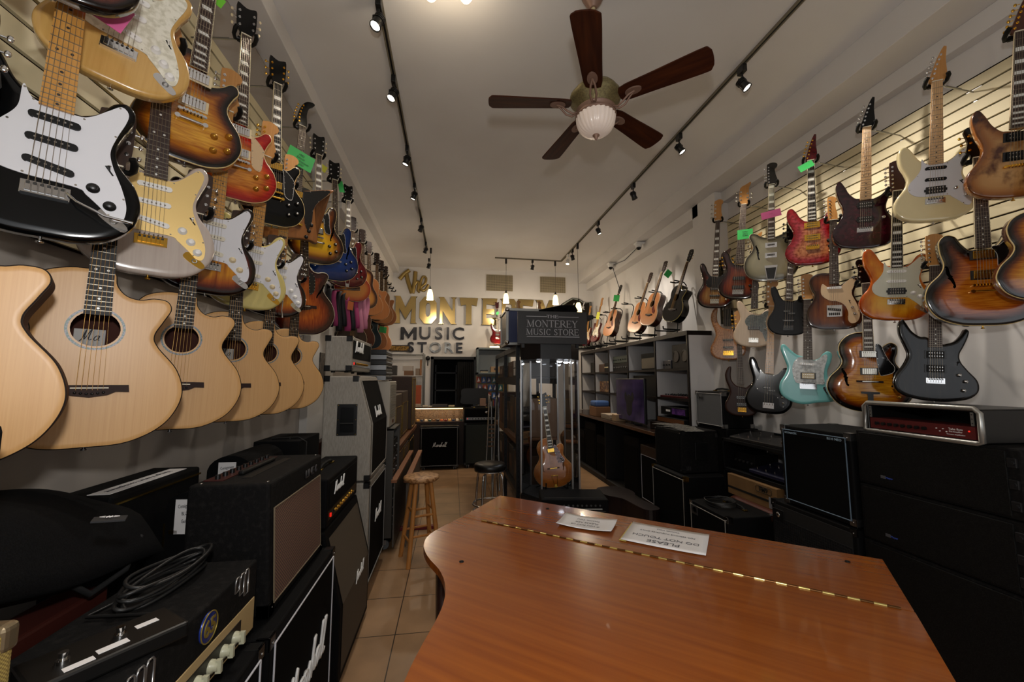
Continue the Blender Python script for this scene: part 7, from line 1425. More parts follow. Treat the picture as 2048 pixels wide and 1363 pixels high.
MB().box2((1.02, 4.25, 2.34), (1.55, 4.68, 2.384)).obj('panel', RK, thing('top_board', 'black board lying behind the shop sign', 'board', (0, 0, 0)))
# ------------------------------------------------------------------ hexagonal glass case
CX, CY, RR_ = 1.085, 4.42, .335
t = thing('glass_display_case', 'six-sided glass display case with two lamps and black top and base', 'display case', (CX, CY, 0))
hx = lambda r: [(r * math.cos(a), r * math.sin(a)) for a in [PI / 3 * k for k in range(6)]]
MB().flat(hx(RR_), 1.885, 2.10).obj('top_box', mat('black_case_laminate', '#121214', .4), t, .003)
MB().flat(hx(RR_ - .01), 2.10, 2.34).obj('upper_plinth', mat('black_case_laminate', '#121214', .4), t) 
MB().flat(hx(RR_), 0, .43).obj('base', mat('black_case_laminate', '#121214', .4), t, .003)
MB().flat(hx(RR_ - .01), .43, .45).obj('floor_panel', mat('black_velvet', '#0a0a0a', .9), t)
H6 = hx(RR_ - .006)
for k in range(6):
    a, b = H6[k], H6[(k + 1) % 6]; m = MB(); vx = (b[0] - a[0], b[1] - a[1]); a2 = (a[0] + vx[0] * .02, a[1] + vx[1] * .02); b2 = (b[0] - vx[0] * .02, b[1] - vx[1] * .02)
    m.add([(a2[0], a2[1], .45), (b2[0], b2[1], .45), (b2[0], b2[1], 1.885), (a2[0], a2[1], 1.885)], [(0, 1, 2, 3)]); m.obj('glass_pane', glass('case_glass'), t)
    MB().box((a[0], a[1], 1.165), (.016, .016, 1.44)).obj('metal_strip', mat('satin_aluminium', '#b8b8b8', .35, .8), t)
for (x, y) in ((-.14, -.08), (.09, -.1), (.22, .1)):
    MB().cyl((x, y, 1.87), (x, y, 1.885), .035, n=16).sphere((x, y, 1.868), .03, 1, 12, sc=(1, 1, .5)).obj('lamp', [WHITEP, mat('cool_led', '#ffffff', .4, emit=('#eef4ff', 14))], t)
    light('case_lamp_glow', 'SPOT', (CX + x, CY + y, 1.845), 2.2, (.92, .96, 1), .02, (CX + x, CY + y, 0), spot=2.4)
o = guitar('archtop_guitar', 'blonde archtop guitar with tortoise guard standing inside the glass case', outline=ARCH, okey='arch', t=.085, R=.003, arch=.014, binding='#c9a878', top='l5', side='maple', scale=.648, bz=.2, fe=.455, nf=20, fb='ebony', fbbind=1, inlay='block1', head='gibson', headm='black', hw='gold', tuner='gold', br='wood', brhw='gold', trap=12, pu=[('hb', 0, 38, 0, 'black')], pg=([(3.4, 42), (6, 42.6), (9, 36), (11.4, 30.5), (13.4, 28.2), (12.6, 25), (9.4, 24), (5.6, 26)], 'tort'), knobs=[('tophat', 9.8, 29), ('tophat', 11.2, 26.8)], holes=[fhole(-11.4, 22, 1.1, .3), [(-x, z) for x, z in fhole(-11.4, 22, 1.1, .3)][::-1]])
A_ = ony((1112, 974), 4.33); s_ = place(o, Vector(A_), 0, (1085, 787), .848, 0, -8, tilt=10, fix=1.02)
ds = thing('guitar_stand', 'low black stand holding the blonde archtop in the glass case', 'guitar stand', (A_[0] + .0, 4.45, .45))
MB().tube([(-.12, -.17, .12), (-.12, -.16, .055), (-.1, .03, .05), (.1, .03, .05), (.12, -.16, .055), (.12, -.17, .12)], .007, 6).cyl((-.1, .03, .06), (-.17, .12, .007), .007, n=6).cyl((.1, .03, .06), (.17, .12, .007), .007, n=6).cyl((-.1, .03, .06), (-.15, -.12, .007), .007, n=6).cyl((.1, .03, .06), (.15, -.12, .007), .007, n=6).obj('frame', BLACK, ds)
# black rack-front amplifier lying on the floor stack in front of the case
t = thing('bass_amplifier', 'black amplifier with a silver knob panel in front of the glass case', 'amplifier', (1.12, 3.72, .0), math.radians(-8))
MB().box2((-.30, -.16, 0), (.30, .2, .60)).obj('cabinet', TOLEX, t, .012, 3)
p_ = MB().add([(-.27, -.163, .50), (.27, -.163, .50), (.27, -.10, .604), (-.27, -.10, .604)], [(0, 1, 2, 3)]).add([(-.27, -.155, .50), (.27, -.155, .50), (.27, -.10, .598), (-.27, -.10, .598)], [(3, 2, 1, 0)]).obj('control_panel', BLACK, t)
MB().add([(-.12, -.166, .515), (.24, -.166, .515), (.24, -.133, .57), (-.12, -.133, .57)], [(0, 1, 2, 3)]).obj('silver_strip', SILVERP, p_)
for k in range(9): MB().cyl((-.1 + .04 * k, -.15, .543), (-.1 + .04 * k, -.165, .552), .009, n=10).obj('knob', BLACK, t)
# ------------------------------------------------------------------ wall unit on the right
DW = mat('dark_espresso_wood', '#140c09', .5, spec=.2); WHB = mat('white_laminate', '#c4c2c2', .55)
t = thing('wall_shelving', 'long shelf unit with white cubbies and dark edges along the right wall', 'shelf unit', (0, 0, 0)); XF = 2.75; YS = [4.36, 5.13, 6.0, 6.78, 7.5, 8.3]
MB().box2((XF - .02, 4.34, 2.19), (XR, 8.32, 2.245)).obj('top_board', DW, t, .003)
for i, y in enumerate(YS): 
    MB().box2((XF, y - .012, 1.04), (XR, y + .012, 2.19)).obj('divider', WHB, t)
    MB().box2((XF - .015, y - .014, 1.04), (XF, y + .014, 2.19)).obj('divider_edge', DW, t)
MB().box2((XR - .02, 4.36, 1.04), (XR - .002, 8.3, 2.19)).obj('back_board', WHB, t)
for z, y1 in ((1.775, 8.3), (1.405, 8.3)): MB().box2((XF - .01, 4.37, z), (XR - .02, y1, z + .03)).obj('shelf_board', DW, t)
MB().box2((XF, 4.335, 0), (3.05, 4.347, 2.19)).obj('end_panel', WHB, t)
t = thing('side_counter', 'long dark counter under the right shelf unit with amplifiers stored below', 'counter', (0, 0, 0))
MB().box2((2.42, 4.60, .985), (XR, 8.30, 1.03)).obj('counter_top', mat('espresso_counter', '#2a1a10', .25), t, .004)
MB().box2((2.415, 4.60, .99), (2.42, 8.30, 1.025)).obj('edge_strip', mat('copper_edge', '#6a4428', .3, .4), t)
MB().box2((3.10, 4.6, 0), (XR, 8.3, .985)).box2((2.46, 4.60, 0), (XR, 4.63, .985)).box2((2.46, 8.27, 0), (XR, 8.3, .985)).box2((2.46, 6.3, 0), (XR, 6.33, .985)).box2((2.46, 4.6, 0), (3.1, 8.3, .08)).obj('base_frame', mat('dark_bench', '#141110', .7), t)
y = 4.70
for k, (w_, h_, mt, lab) in enumerate(((.50, .72, BRN, 'brown cabinet with white piping stored under the right counter, nearest'), (.50, .78, TOLEX, 'black combo with a silver badge stored under the right counter, second'), (.52, .62, TOLEX, 'dark combo stored under the right counter, third from the near end'), (.58, .8, TOLEX, 'black amplifier stored under the right counter, fourth'), (.55, .6, TOLEX, 'black amplifier stored under the right counter, fifth'))):
    if abs(y + w_ / 2 - 6.3) < w_ / 2 + .03: y = 6.35
    cab('stored_amplifier', lab, 'amplifier', 2.70, y + w_ / 2, .084, w_, h_, .36, RIGHT, mt, BLKCLOTH, .03, corners=None, piping=PIP if k == 0 else None, topframe=.10); y += w_ + .04
# television
t = thing('television', 'flat screen showing a dim purple picture on the right counter', 'television', (2.52, 5.50, 1.03), RIGHT)
MB().box2((-.46, 0, .04), (.46, .04, .65)).obj('housing', BLACK, t, .006)
def screen_mat():
    m = bpy.data.materials.new('purple_screen'); m.use_nodes = True; N = m.node_tree.nodes; L = m.node_tree.links; b = N['Principled BSDF']; b.inputs['Roughness'].default_value = .12; b.inputs['Base Color'].default_value = (.01, .01, .012, 1)
    tc = N.new('ShaderNodeTexCoord'); n = N.new('ShaderNodeTexNoise'); n.inputs['Scale'].default_value = 4; L.new(tc.outputs['Object'], n.inputs['Vector'])
    cr = N.new('ShaderNodeValToRGB'); cr.color_ramp.elements[0].color = lin('#1c1030'); cr.color_ramp.elements[0].position = .35; cr.color_ramp.elements[1].color = lin('#4a3458'); cr.color_ramp.elements[1].position = .7
    L.new(n.outputs[0], cr.inputs[0]); L.new(cr.outputs[0], b.inputs['Emission Color']); b.inputs['Emission Strength'].default_value = .22; return m
sc = MB().box2((-.445, -.003, .055), (.445, .0, .635)).obj('screen', screen_mat(), t)
MB().prism(catmull([(-.08, .16), (0, .12), (.08, .17), (.10, .30), (.16, .38), (.12, .46), (.05, .40), (0, .43), (-.05, .40), (-.12, .46), (-.15, .38), (-.10, .30)], True, .02), -.005, -.003).obj('dark_figure', mat('screen_dark_shape', '#0c0614', .5), sc)
MB().box2((-.14, 0.0, 0), (.14, .12, .012)).box2((-.03, .03, .01), (.03, .05, .08)).obj('stand', BLACK, t)
# things in the cubbies
def rbox(name, label, cat, x0, y0, y1, z, h, d, m, knobs=0, km=STEEL, face=None, group=None, bev=.004):
    t = thing(name, label, cat, (x0 + d / 2, (y0 + y1) / 2, z), RIGHT, group); w = y1 - y0
    MB().box2((-w / 2, -d / 2, 0), (w / 2, d / 2, h)).obj('housing', m, t, bev)
    if face: MB().box2((-w / 2 + .008, -d / 2 - .002, .008), (w / 2 - .008, -d / 2, h - .008)).obj('face_plate', face, t)
    for k in range(knobs): MB().cyl((-w / 2 + w * (k + .5) / knobs, -d / 2 - .002, h * .5), (-w / 2 + w * (k + .5) / knobs, -d / 2 - .014, h * .5), min(.011, h * .3), n=10).obj('knob', km, t)
    return t
MATB = mat('matte_black_metal', '#0b0b0c', .55, spec=.2); 
t = rbox('studio_monitor', 'black speaker box with two round cones in the nearest top cubby', 'speaker', 2.80, 4.42, 4.80, 1.806, .30, .25, mat('dark_brown_box', '#0f0b09', .6, spec=.2))
for x in (-.1, .09): MB().lathe([(.075, 0), (.07, .006), (.05, -.01), (.02, -.022), (.001, -.02)], 24, axis='-y', c=(x, -.126, .15)).obj('cone', mat('paper_cone', '#241a10', .5), t)
rbox('effects_unit', 'small grey unit beside the two-cone speaker box', 'effects unit', 2.80, 4.84, 5.04, 1.806, .11, .14, mat('grey_metal', '#46464a', .4, .4), 3, BLACK)
t = rbox('combo_amplifier', 'small tan-grille amplifier in the second top cubby', 'amplifier', 2.80, 5.22, 5.66, 1.806, .24, .2, TOLEX); MB().box2((-.2, -.104, .02), (.2, -.1, .17)).obj('grille', mat('tan_grille', '#4e4434', .7), t)
rbox('rack_processor', 'wide black rack processor with many knobs in the third top cubby', 'rack gear', 2.79, 6.06, 6.72, 1.806, .13, .3, MATB, 9, STEEL); rbox('rack_processor', 'second black rack processor stacked on the many-knobbed one', 'rack gear', 2.79, 6.06, 6.70, 1.94, .12, .3, MATB, 7, BLACK, mat('dark_green_lcd', '#12241c', .3))
rbox('effects_unit', 'black knobbed unit in the fourth top cubby', 'effects unit', 2.79, 6.84, 7.10, 1.806, .16, .2, MATB, 4, CREAMP); rbox('wooden_box', 'brown wooden box in the fourth top cubby', 'box', 2.80, 7.14, 7.42, 1.806, .15, .2, mat('brown_box', '#3a2416', .5))
rbox('small_speaker', 'dark small speaker in the farthest top cubby', 'speaker', 2.80, 7.6, 7.9, 1.806, .2, .2, MATB)
rbox('effects_unit', 'orange-brown boxed unit in the third middle cubby', 'effects unit', 2.80, 6.1, 6.6, 1.436, .2, .2, mat('orange_brown_box', '#40200f', .5), 5, BLACK)
t = rbox('graphic_box', 'box with a colourful printed front in the fourth middle cubby', 'box', 2.80, 6.9, 7.4, 1.436, .20, .1, mat('printed_box', '#3a1a14', .4, noise=((18, 18, 18), '#8a6a40', .5, .6)))
rbox('large_monitor', 'large plain black monitor case behind the television', 'monitor', 2.78, 5.17, 5.9, 1.436, .29, .12, MATB)
t = rbox('mixer', 'low red-edged mixer with rows of knobs on the nearest middle shelf', 'mixer', 2.76, 4.44, 5.06, 1.436, .025, .36, mat('dark_red_metal', '#4a1016', .4, .3))
for a in range(10):
    for b in range(3): MB().cyl((-.27 + .06 * a, -.12 + .09 * b, .025), (-.27 + .06 * a, -.12 + .09 * b, .045), .009, n=8).obj('knob', BLACK, t)
t = rbox('rack_processor', 'rack unit with a purple printed face on the nearest counter section', 'rack gear', 2.74, 4.44, 5.02, 1.22, .10, .3, MATB); MB().box2((-.02, -.153, .015), (.27, -.15, .085)).obj('purple_face', mat('purple_print', '#3c1c5c', .4, noise=((20, 20, 20), '#6a3c8a', .45, .6)), t); MB().box2((-.16, -.153, .04), (-.06, -.15, .065)).obj('label_strip', PAPER, t)
rbox('keyboard', 'dark keyboard with a wooden edge under the purple-faced unit', 'keyboard', 2.70, 4.42, 5.05, 1.12, .07, .34, MATB, 0, face=mat('wooden_edge', '#6e4426', .4))
rbox('flat_case', 'flat black case at the bottom of the nearest counter pile', 'case', 2.60, 4.66, 5.06, 1.032, .085, .34, mat('brown_black_case', '#2c1a10', .5))
for k, (y, w_, h_, col, lab) in enumerate(((5.95, .16, .10, '#a08464', 'tan box just beyond the television'), (6.3, .4, .04, '#8c7a66', 'lower stack of books beyond the television'), (6.32, .38, .035, '#a49482', 'upper book of the stack beyond the television'), (6.9, .34, .16, '#7a5434', 'orange-brown box at the far end of the counter'), (6.9, .28, .10, '#3a5a90', 'blue cloth bundle on the far box of the counter'))):
    z = 1.031 + (.041 if k == 2 else 0) + (.161 if k == 4 else 0); tag(MB().box2((-.13, -w_ / 2, 0), (.13, w_ / 2, h_)).obj('book' if k in (1, 2) else 'storage_box', mat('rb_' + col[1:], col, .6), bevel=.004 if k != 4 else .03, loc=(2.60, y, z)), lab, 'book' if k in (1, 2) else 'box')
# ------------------------------------------------------------------ stands and guitars above the shelf
def shelf_stand(label, y, tall=.66, x=3.0):
    t = thing('guitar_stand', label, 'guitar stand', (x, y, 2.247), 0, 'black guitar stands on the right shelf unit')
    MB().cyl((.0, 0, .0), (.02, 0, .22), .009, n=8).cyl((.02, 0, .22), (.16, 0, tall), .008, n=8).obj('post', BLACK, t)
    MB().cyl((-.16, -.16, .008), (.16, .1, .008), .008, n=8).cyl((-.16, .16, .008), (.16, -.1, .008), .008, n=8).obj('feet', BLACK, t)
    MB().tube([(-.26, -.11, .12), (-.25, -.10, .085), (.0, -.07, .08), (.0, .07, .08), (-.25, .10, .085), (-.26, .11, .12)], .010, 8).obj('cradle', RUBBER, t)
    MB().tube([(.16, 0, tall), (.165, 0, tall + .05), (.13, 0, tall + .09), (.06, 0, tall + .09)], .008, 8).tube([(-.04, -.05, tall + .10), (.04, -.045, tall + .09), (.06, 0, tall + .088), (.04, .045, tall + .09), (-.04, .05, tall + .10)], .009, 8).obj('neck_yoke', RUBBER, t)
shelf_stand('stand under the black acoustic, nearest on the shelf', 5.0); shelf_stand('stand under the large natural acoustic with the green diamond tag', 5.62); shelf_stand('stand under the natural acoustic, third on the shelf', 6.10)
shelf_stand('empty stand between the two natural acoustics on the right shelf', 6.62); shelf_stand('stand under the twelve-string acoustic', 7.1); shelf_stand('empty stand beyond the twelve-string acoustic', 7.52); shelf_stand('stand under the red electric with the yellow tag', 7.85); shelf_stand('stand under the wine electric, farthest on the shelf', 8.2)
SH = 'electric guitars and acoustics on the right shelf'
def shelfg(spec, name, label, pa, pb, nutz, X, yaw=-82, tilt=16):
    o = guitar(name, label, **spec); place(o, pa, 0, pb, nutz, X, yaw, tilt, None, (.88, 1.02)); return o
NB = dict(pg=None)
shelfg(AC(top='black', side='dark', binding='#c9b46a', lod=1, headm='black', rosette=None, fb='rosewood', tuner='gold'), 'acoustic_guitar', 'glossy black cutaway acoustic with cream edging, nearest on the shelf stands', (1337, 642), (1376, 522), .813, 2.83)
shelfg(DR(top='cedar'), 'acoustic_guitar', 'natural acoustic with a green diamond tag on the shelf stands', (1291, 650), (1326, 540), .813, 2.83)
shelfg(DR(top='cedar'), 'acoustic_guitar', 'natural acoustic third along the shelf stands, head below the soffit', (1264, 664), (1297, 562), .813, 2.83)
shelfg(DR(top='cedar', head='aco12', headm='black'), 'acoustic_guitar', 'twelve-string natural acoustic with green tag on the shelf stands', (1213, 671), (1238, 583), .813, 2.83)
shelfg(S(top='prsred', side='red', lod=1, fb='maple', pg=(PG_STRAT, 'pearl')), 'electric_guitar', 'red electric guitar with a yellow tag on the shelf stands', (1187, 683), (1203, 606), .768, 2.83)
shelfg(S(top='red_es', side='red', lod=1, fb='maple', pg=(PG_STRAT, 'cream')), 'electric_guitar', 'wine electric guitar with cream guard, farthest on the shelf', (1171, 690), (1181, 612), .768, 2.82)
# picture with a metal lamp on the pilaster
t = thing('framed_picture', 'dark framed picture on the pilaster behind the leftmost bass', 'picture', (3.13, 4.16, 2.68)); MB().box2((-.09, -.012, -.38), (.09, 0, .38)).obj('frame', BLACK, t, .003); MB().box2((-.075, -.015, -.36), (.075, -.012, .36)).obj('print', mat('dark_brown_print', '#1c120c', .15, noise=((6, 6, 6), '#4a2c1a', .5, .7)), t)
tag(MB().lathe([(.09, 0), (.075, .05), (.05, .1), (.02, .14), (.001, .145)], 20).obj('lamp_shade', mat('spun_metal', '#8c8478', .3, .9), loc=(3.05, 3.98, 2.44)), 'spun metal lamp cone below the leftmost sunburst bass', 'lamp')
# ------------------------------------------------------------------ floor gear on the right
t = cab('combo_amplifier', 'small black amplifier with grey grille and script badge against the pilaster', 'amplifier', 2.92, 4.02, 1.165, .47, .375, .34, RIGHT, TOLEX, mat('silver_grey_grille', '#55575a', .7, noise=((400, 400, 400), '#45474a', .4, .6)), .022, corners=STEEL, piping=mat('silver_piping', '#8a8a88', .4))
script_word('Fende', .10, 0, mat('dark_badge', '#1a1a1c', .3, .5), t, (-.14, -.178, .31), thick=.05); strap_handle(t, .47, .375)
cab('speaker_cabinet', 'tall black cabinet under the small grey-grille amplifier', 'speaker cabinet', 2.945, 4.02, .0, .50, 1.162, .36, RIGHT, TOLEX, BLKCLOTH, .03, corners=None)
t = cab('keyboard_amplifier', 'black road speaker with loose leaflets on top and a recessed side handle', 'speaker cabinet', 2.575, 4.20, .703, .55, .43, .44, RIGHT, TOLEXB, BLKCLOTH, .03, corners=RUBBER, side_handle=None)
so = MB().box2((.277, -.07, .13), (.283, .07, .31)).obj('side_handle', BLACK, t, .008); 
for k in range(3): 
    MB().box((.279, -.17 + .02 * k, .05), (.004, .006, .04)).obj('corner_rib', mat('corner_rib', '#2c2c2e', .5), t); MB().box((.279, .17 + .015 * k, .38), (.004, .006, .04)).obj('corner_rib', mat('corner_rib', '#2c2c2e', .5), t)
LF = mat('glossy_leaflet', '#8a8880', .35, noise=((40, 40, 40), '#2c2a28', .48, .56)); rr2 = random.Random(9)
for k in range(7):
    o = MB().box2((-.105, -.14, 0), (.105, .14, .0015)).obj('leaflet', LF, loc=(2.50 + .03 * (k % 3), 4.02 + .07 * k - .0, 1.133 + .0022 * k), rot=(0, 0, rr2.uniform(-.6, .6))); tag(o, 'printed leaflet in the loose pile on the black road speaker', 'leaflet', 'leaflets on the road speaker')
cab('speaker_cabinet', 'large black speaker cabinet with pale piping under the road speaker', 'speaker cabinet', 2.535, 4.13, .03, .67, .665, .47, RIGHT, TOLEX, BLKCLOTH, .03, piping=mat('pale_piping', '#8c8880', .4), corners=BRASS, side_handle=None)
t = cab('bass_combo', 'low black combo with round silver badge and a coiled cable on top', 'amplifier', 2.36, 3.23, .04, .52, .545, .42, RIGHT, TOLEX, BLKCLOTH, .03, piping=mat('pale_piping', '#8c8880', .4), corners=CHROME)
b_ = MB().box2((-.21, -.217, .44), (-.13, -.212, .52)).obj('badge', mat('dull_silver', '#4c4c4e', .4, .6), t); MB().lathe([(.03, 0), (.03, .003), (.022, .003), (.022, 0)], 20, axis='-y', c=(-.17, -.217, .48)).obj('badge_ring', RUBBER, b_)
strap_handle(t, .5, .545, y=.05)
m = MB()
for k in range(5): m.tube([(2.32 + (.10 + .006 * k) * math.cos(a), 3.30 + (.15 - .008 * k) * math.sin(a), .60 + .006 * k + .004 * math.sin(3 * a)) for a in np.linspace(0, 2 * PI, 28)[:-1]], .004, 6, closed=True)
tag(m.obj('coiled_cable', mat('cable_rubber', '#1a1a1a', .45)), 'thin black cable coiled on the low combo with round badge', 'cable')
t = thing('equipment_shelf', 'black open shelf with pedalboards and a cardboard box in the right corner', 'shelf', (0, 0, 0)); m = MB()
for z in (.44, .80, 1.085): m.box2((2.70, 2.75, z - .03), (3.18, 3.76, z))
for y in (2.75, 3.74): m.box2((2.70, y, 0), (3.18, y + .02, 1.085))
m.obj('frame', MATB, t, .002)
def pedalboard(label, z, y0, y1, col):
    t = thing('pedalboard', label, 'pedalboard', (2.86, (y0 + y1) / 2, z), RIGHT); w = y1 - y0
    MB().add([(-w / 2, -.15, 0), (w / 2, -.15, 0), (w / 2, .15, 0), (-w / 2, .15, 0), (-w / 2, -.15, .03), (w / 2, -.15, .03), (w / 2, .15, .085), (-w / 2, .15, .085)], [(3, 2, 1, 0), (4, 5, 6, 7), (0, 1, 5, 4), (1, 2, 6, 5), (2, 3, 7, 6), (3, 0, 4, 7)]).obj('housing', mat('board_' + col[1:], col, .45), t, .006)
    for r in range(2):
        for k in range(6):
            x = -w / 2 + w * (k + .5) / 6; y = -.10 + .13 * r; zz = .03 + .055 * (y + .15) / .3; MB().cyl((x, y, zz), (x, y, zz + .018), .007, n=8).obj('footswitch_button', CHROME, t)
    MB().box2((-.1, .09, .075), (.1, .14, .09)).obj('display', mat('dark_lcd', '#0a1014', .2), t)
pedalboard('long black multi-effects pedalboard on top of the right corner shelf', 1.086, 2.88, 3.66, '#101012'); pedalboard('dark blue pedalboard on the middle shelf above the cardboard box', .82, 2.82, 3.42, '#10122c')
rbox('effects_unit', 'black effects unit with tiny white lettering behind the dark blue pedalboard', 'effects unit', 2.80, 3.45, 3.72, .802, .16, .25, MATB, 5, STEEL)
t = thing('cardboard_box', 'brown cardboard box printed FM9 on the lower shelf', 'box', (2.84, 3.35, .58), RIGHT); MB().box2((-.30, -.18, 0), (.30, .18, .185)).obj('carton', mat('cardboard', '#7a5a34', .7, noise=((8, 8, 8), '#6e502c', .4, .7)), t, .004)
MB().box2((-.30, -.1815, .055), (.30, -.18, .075)).obj('printed_stripe', mat('black_print', '#15120e', .6), t); 
MB().tube([(x, -.1815, z) for x, z in ((.08, .115), (.235, .115), (.245, .125), (.245, .155), (.235, .165), (.08, .165), (.07, .155), (.07, .125))], .0025, 4, closed=True).obj('logo_frame', mat('black_print', '#15120e', .6), t); text('logo', 'FM9', .052, .001, mat('black_print', '#15120e', .6), t, (.158, -.1825, .14), bold=.0016, sx=1.05)
MB().box2((.215, -.183, .01), (.275, -.181, .10)).obj('shipping_label', mat('grey_label', '#8c8c90', .5), t)
t = thing('suitcase', 'reddish brown case with brass latches under the cardboard box', 'case', (2.82, 3.22, .443), RIGHT); MB().box2((-.36, -.22, 0), (.38, .2, .138)).obj('shell', mat('rust_leather', '#4a2013', .5), t, .04, 4)
for x in (-.2, .05, .22): MB().box2((x, -.225, .05), (x + .04, -.215, .09)).obj('latch', BRASS, t, .002)
# speaker with blue trim, mesh cabinet below
t = cab('bass_cabinet', 'black speaker cabinet with thin blue border and acoustic lettering', 'speaker cabinet', 2.575, 2.37, .805, .52, .54, .44, RIGHT, TOLEX, BLKCLOTH, .03, corners=STEEL, piping=mat('steel_blue_trim', '#5a6c7c', .4))
MB().box2((-.235, -.2265, .482), (.235, -.223, .506)).obj('name_strip', MATB, t)
text('logo', 'acoustic', .026, .0006, mat('pale_blue_print', '#9ab0c0', .5), t, (-.165, -.228, .494), sx=1.2); text('model_number', 'B210 NEO', .020, .0006, mat('pale_blue_print', '#9ab0c0', .5), t, (.16, -.228, .494), sx=1.1)
t = cab('bass_cabinet', 'black cabinet with a punched steel grille under the blue-trimmed speaker', 'speaker cabinet', 2.575, 2.425, .06, .64, .735, .46, RIGHT, TOLEX, mat('deep_black', '#050505', .8), .03, corners=BLACK)
m = MB()
for k in range(36): x = -.29 + .0166 * k; m.box((x, -.237, .33), (.003, .004, .58))
for k in range(36): z = .04 + .0166 * k; m.box((0, -.239, z), (.58, .004, .003))
m.obj('steel_mesh', mat('grey_steel_mesh', '#3a3a3c', .4, .7), t)
for (x, z) in ((-.14, .47), (.15, .47), (-.14, .19), (.15, .19)): MB().lathe([(.12, .0), (.115, .004), (.08, -.003), (.04, -.004), (.001, -.004)], 28, axis='-y', c=(x, -.232, z)).obj('speaker_cone', mat('dark_cone', '#131313', .5), t)
b_ = MB().box2((-.30, -.243, .60), (-.20, -.236, .68)).obj('name_plate', MATB, t, .004); MB().sphere((-.25, -.243, .64), .018, 0, 10, sc=(1, .3, 1)).obj('chrome_jewel', CHROME, b_)
# concert speakers
PM = mat('perforated_grille', '#060606', .6, spec=.2, noise=((260, 260, 260), '#121212', .5, .56))
for k, (z0, h_, lab) in enumerate(((1.075, .30, 'wide black concert speaker, topmost of the stack at the right edge'), (.765, .305, 'wide black concert speaker, second of the stack at the right edge'), (.06, .70, 'tall black concert speaker at the bottom of the stack at the right edge'))):
    t = thing('concert_speaker', lab, 'loudspeaker', (2.62, 1.74, z0), RIGHT, 'stack of black concert speakers'); w_ = .70
    MB().box2((-w_ / 2, -.25, 0), (w_ / 2, .30, h_)).obj('cabinet', TOLEXB, t, .008, 2)
    MB().box2((-w_ / 2 + .02, -.256, .012), (w_ / 2 - .045, -.249, h_ - .012)).obj('grille', PM, t, .003)
    if k < 2: MB().box2((-w_ / 2 + .13, -.259, .05), (-w_ / 2 + .155, -.256, .065)).obj('badge', mat('grey_badge', '#4c4c50', .4), t); text('logo', 'Meyer', .014, .0005, mat('blue_print', '#3a52b0', .5), t, (-w_ / 2 + .175, -.2595, .057))
    for q, zz in enumerate(([h_ * .2, h_ * .5, h_ * .8] if k < 2 else [.15, .35, .55])): MB().box2((w_ / 2 - .04, -.262, zz - .02), (w_ / 2 - .01, -.245, zz + .02)).cyl((w_ / 2 - .02, -.262, zz), (w_ / 2 - .02, -.27, zz), .008, n=8).obj('rigging_plate', mat('rigging_steel', '#2a2a2c', .4, .6), t, .002)
    MB().box2((w_ / 2, -.12, h_ * .45), (w_ / 2 + .03, .02, h_ * .6)).obj('side_handle', mat('rigging_steel', '#2a2a2c', .4, .6), t, .004)
t = thing('rack_preamp', 'maroon rack preamplifier in an aluminium-edged case on the concert speakers', 'rack gear', (2.585, 1.76, 1.378), math.radians(-93)); W, H, D = .54, .155, .42
m = MB()
for a in (-1, 1): m.box2((a * W / 2 - (.02 if a > 0 else 0), -D / 2, 0), (a * W / 2 + (.02 if a < 0 else 0), D / 2, H))
m.box2((-W / 2, -D / 2, 0), (W / 2, D / 2, .012)).box2((-W / 2, -D / 2, H - .012), (W / 2, D / 2, H)).box2((-W / 2, D / 2 - .012, 0), (W / 2, D / 2, H)); m.obj('case_shell', mat('case_black_laminate', '#101010', .4), t, .01, 3)
P = [(-W / 2, .004), (-W / 2 + .02, -.002), (W / 2 - .02, -.002), (W / 2, .004), (W / 2, H - .02), (W / 2 - .02, H), (-W / 2 + .02, H), (-W / 2, H - .02)]
MB().tube([(p_[0], -D / 2 - .002, p_[1] + .003) for p_ in P], .012, 8, closed=True).obj('aluminium_rim', AL, t)
f_ = MB().box2((-W / 2 + .026, -D / 2 + .002, .016), (W / 2 - .026, -D / 2 + .15, .074)).obj('preamp_face', mat('maroon_face', '#561a1a', .45), t)
for k in range(8): MB().cyl((-.2 + .034 * k, -D / 2 + .002, .045), (-.2 + .034 * k, -D / 2 - .012, .045), .009, n=10).obj('knob', BLACK, f_)
for k in range(4): MB().cyl((.09 + .014 * k, -D / 2 + .002, .052 - .012 * (k % 2)), (.09 + .014 * k, -D / 2 - .003, .052 - .012 * (k % 2)), .0025, n=6).obj('button', WHITEP, f_)
MB().sphere((.222, -D / 2 + .0, .052), .004, 0, 8).obj('power_light', REDJ, f_)
text('panel_title', 'Tube Bass', .014, .0004, PAPER, f_, (.168, -D / 2 + .0012, .055)); text('panel_title', 'Pre-Amplifier', .010, .0004, PAPER, f_, (.168, -D / 2 + .0012, .043)); text('maker_name', 'Demeter Amplification', .008, .0004, PAPER, f_, (.168, -D / 2 + .0012, .030))
for x in (-W / 2 + .032, W / 2 - .032):
    m = MB().box2((x - .006, -D / 2 + .0, .078), (x + .006, -D / 2 + .004, H - .015))
    for z in (.09, .11, .13): m.cyl((x, -D / 2 - .001, z), (x, -D / 2 + .001, z), .003, n=6, m=1)
    m.obj('rack_rail', [AL, INK], t)
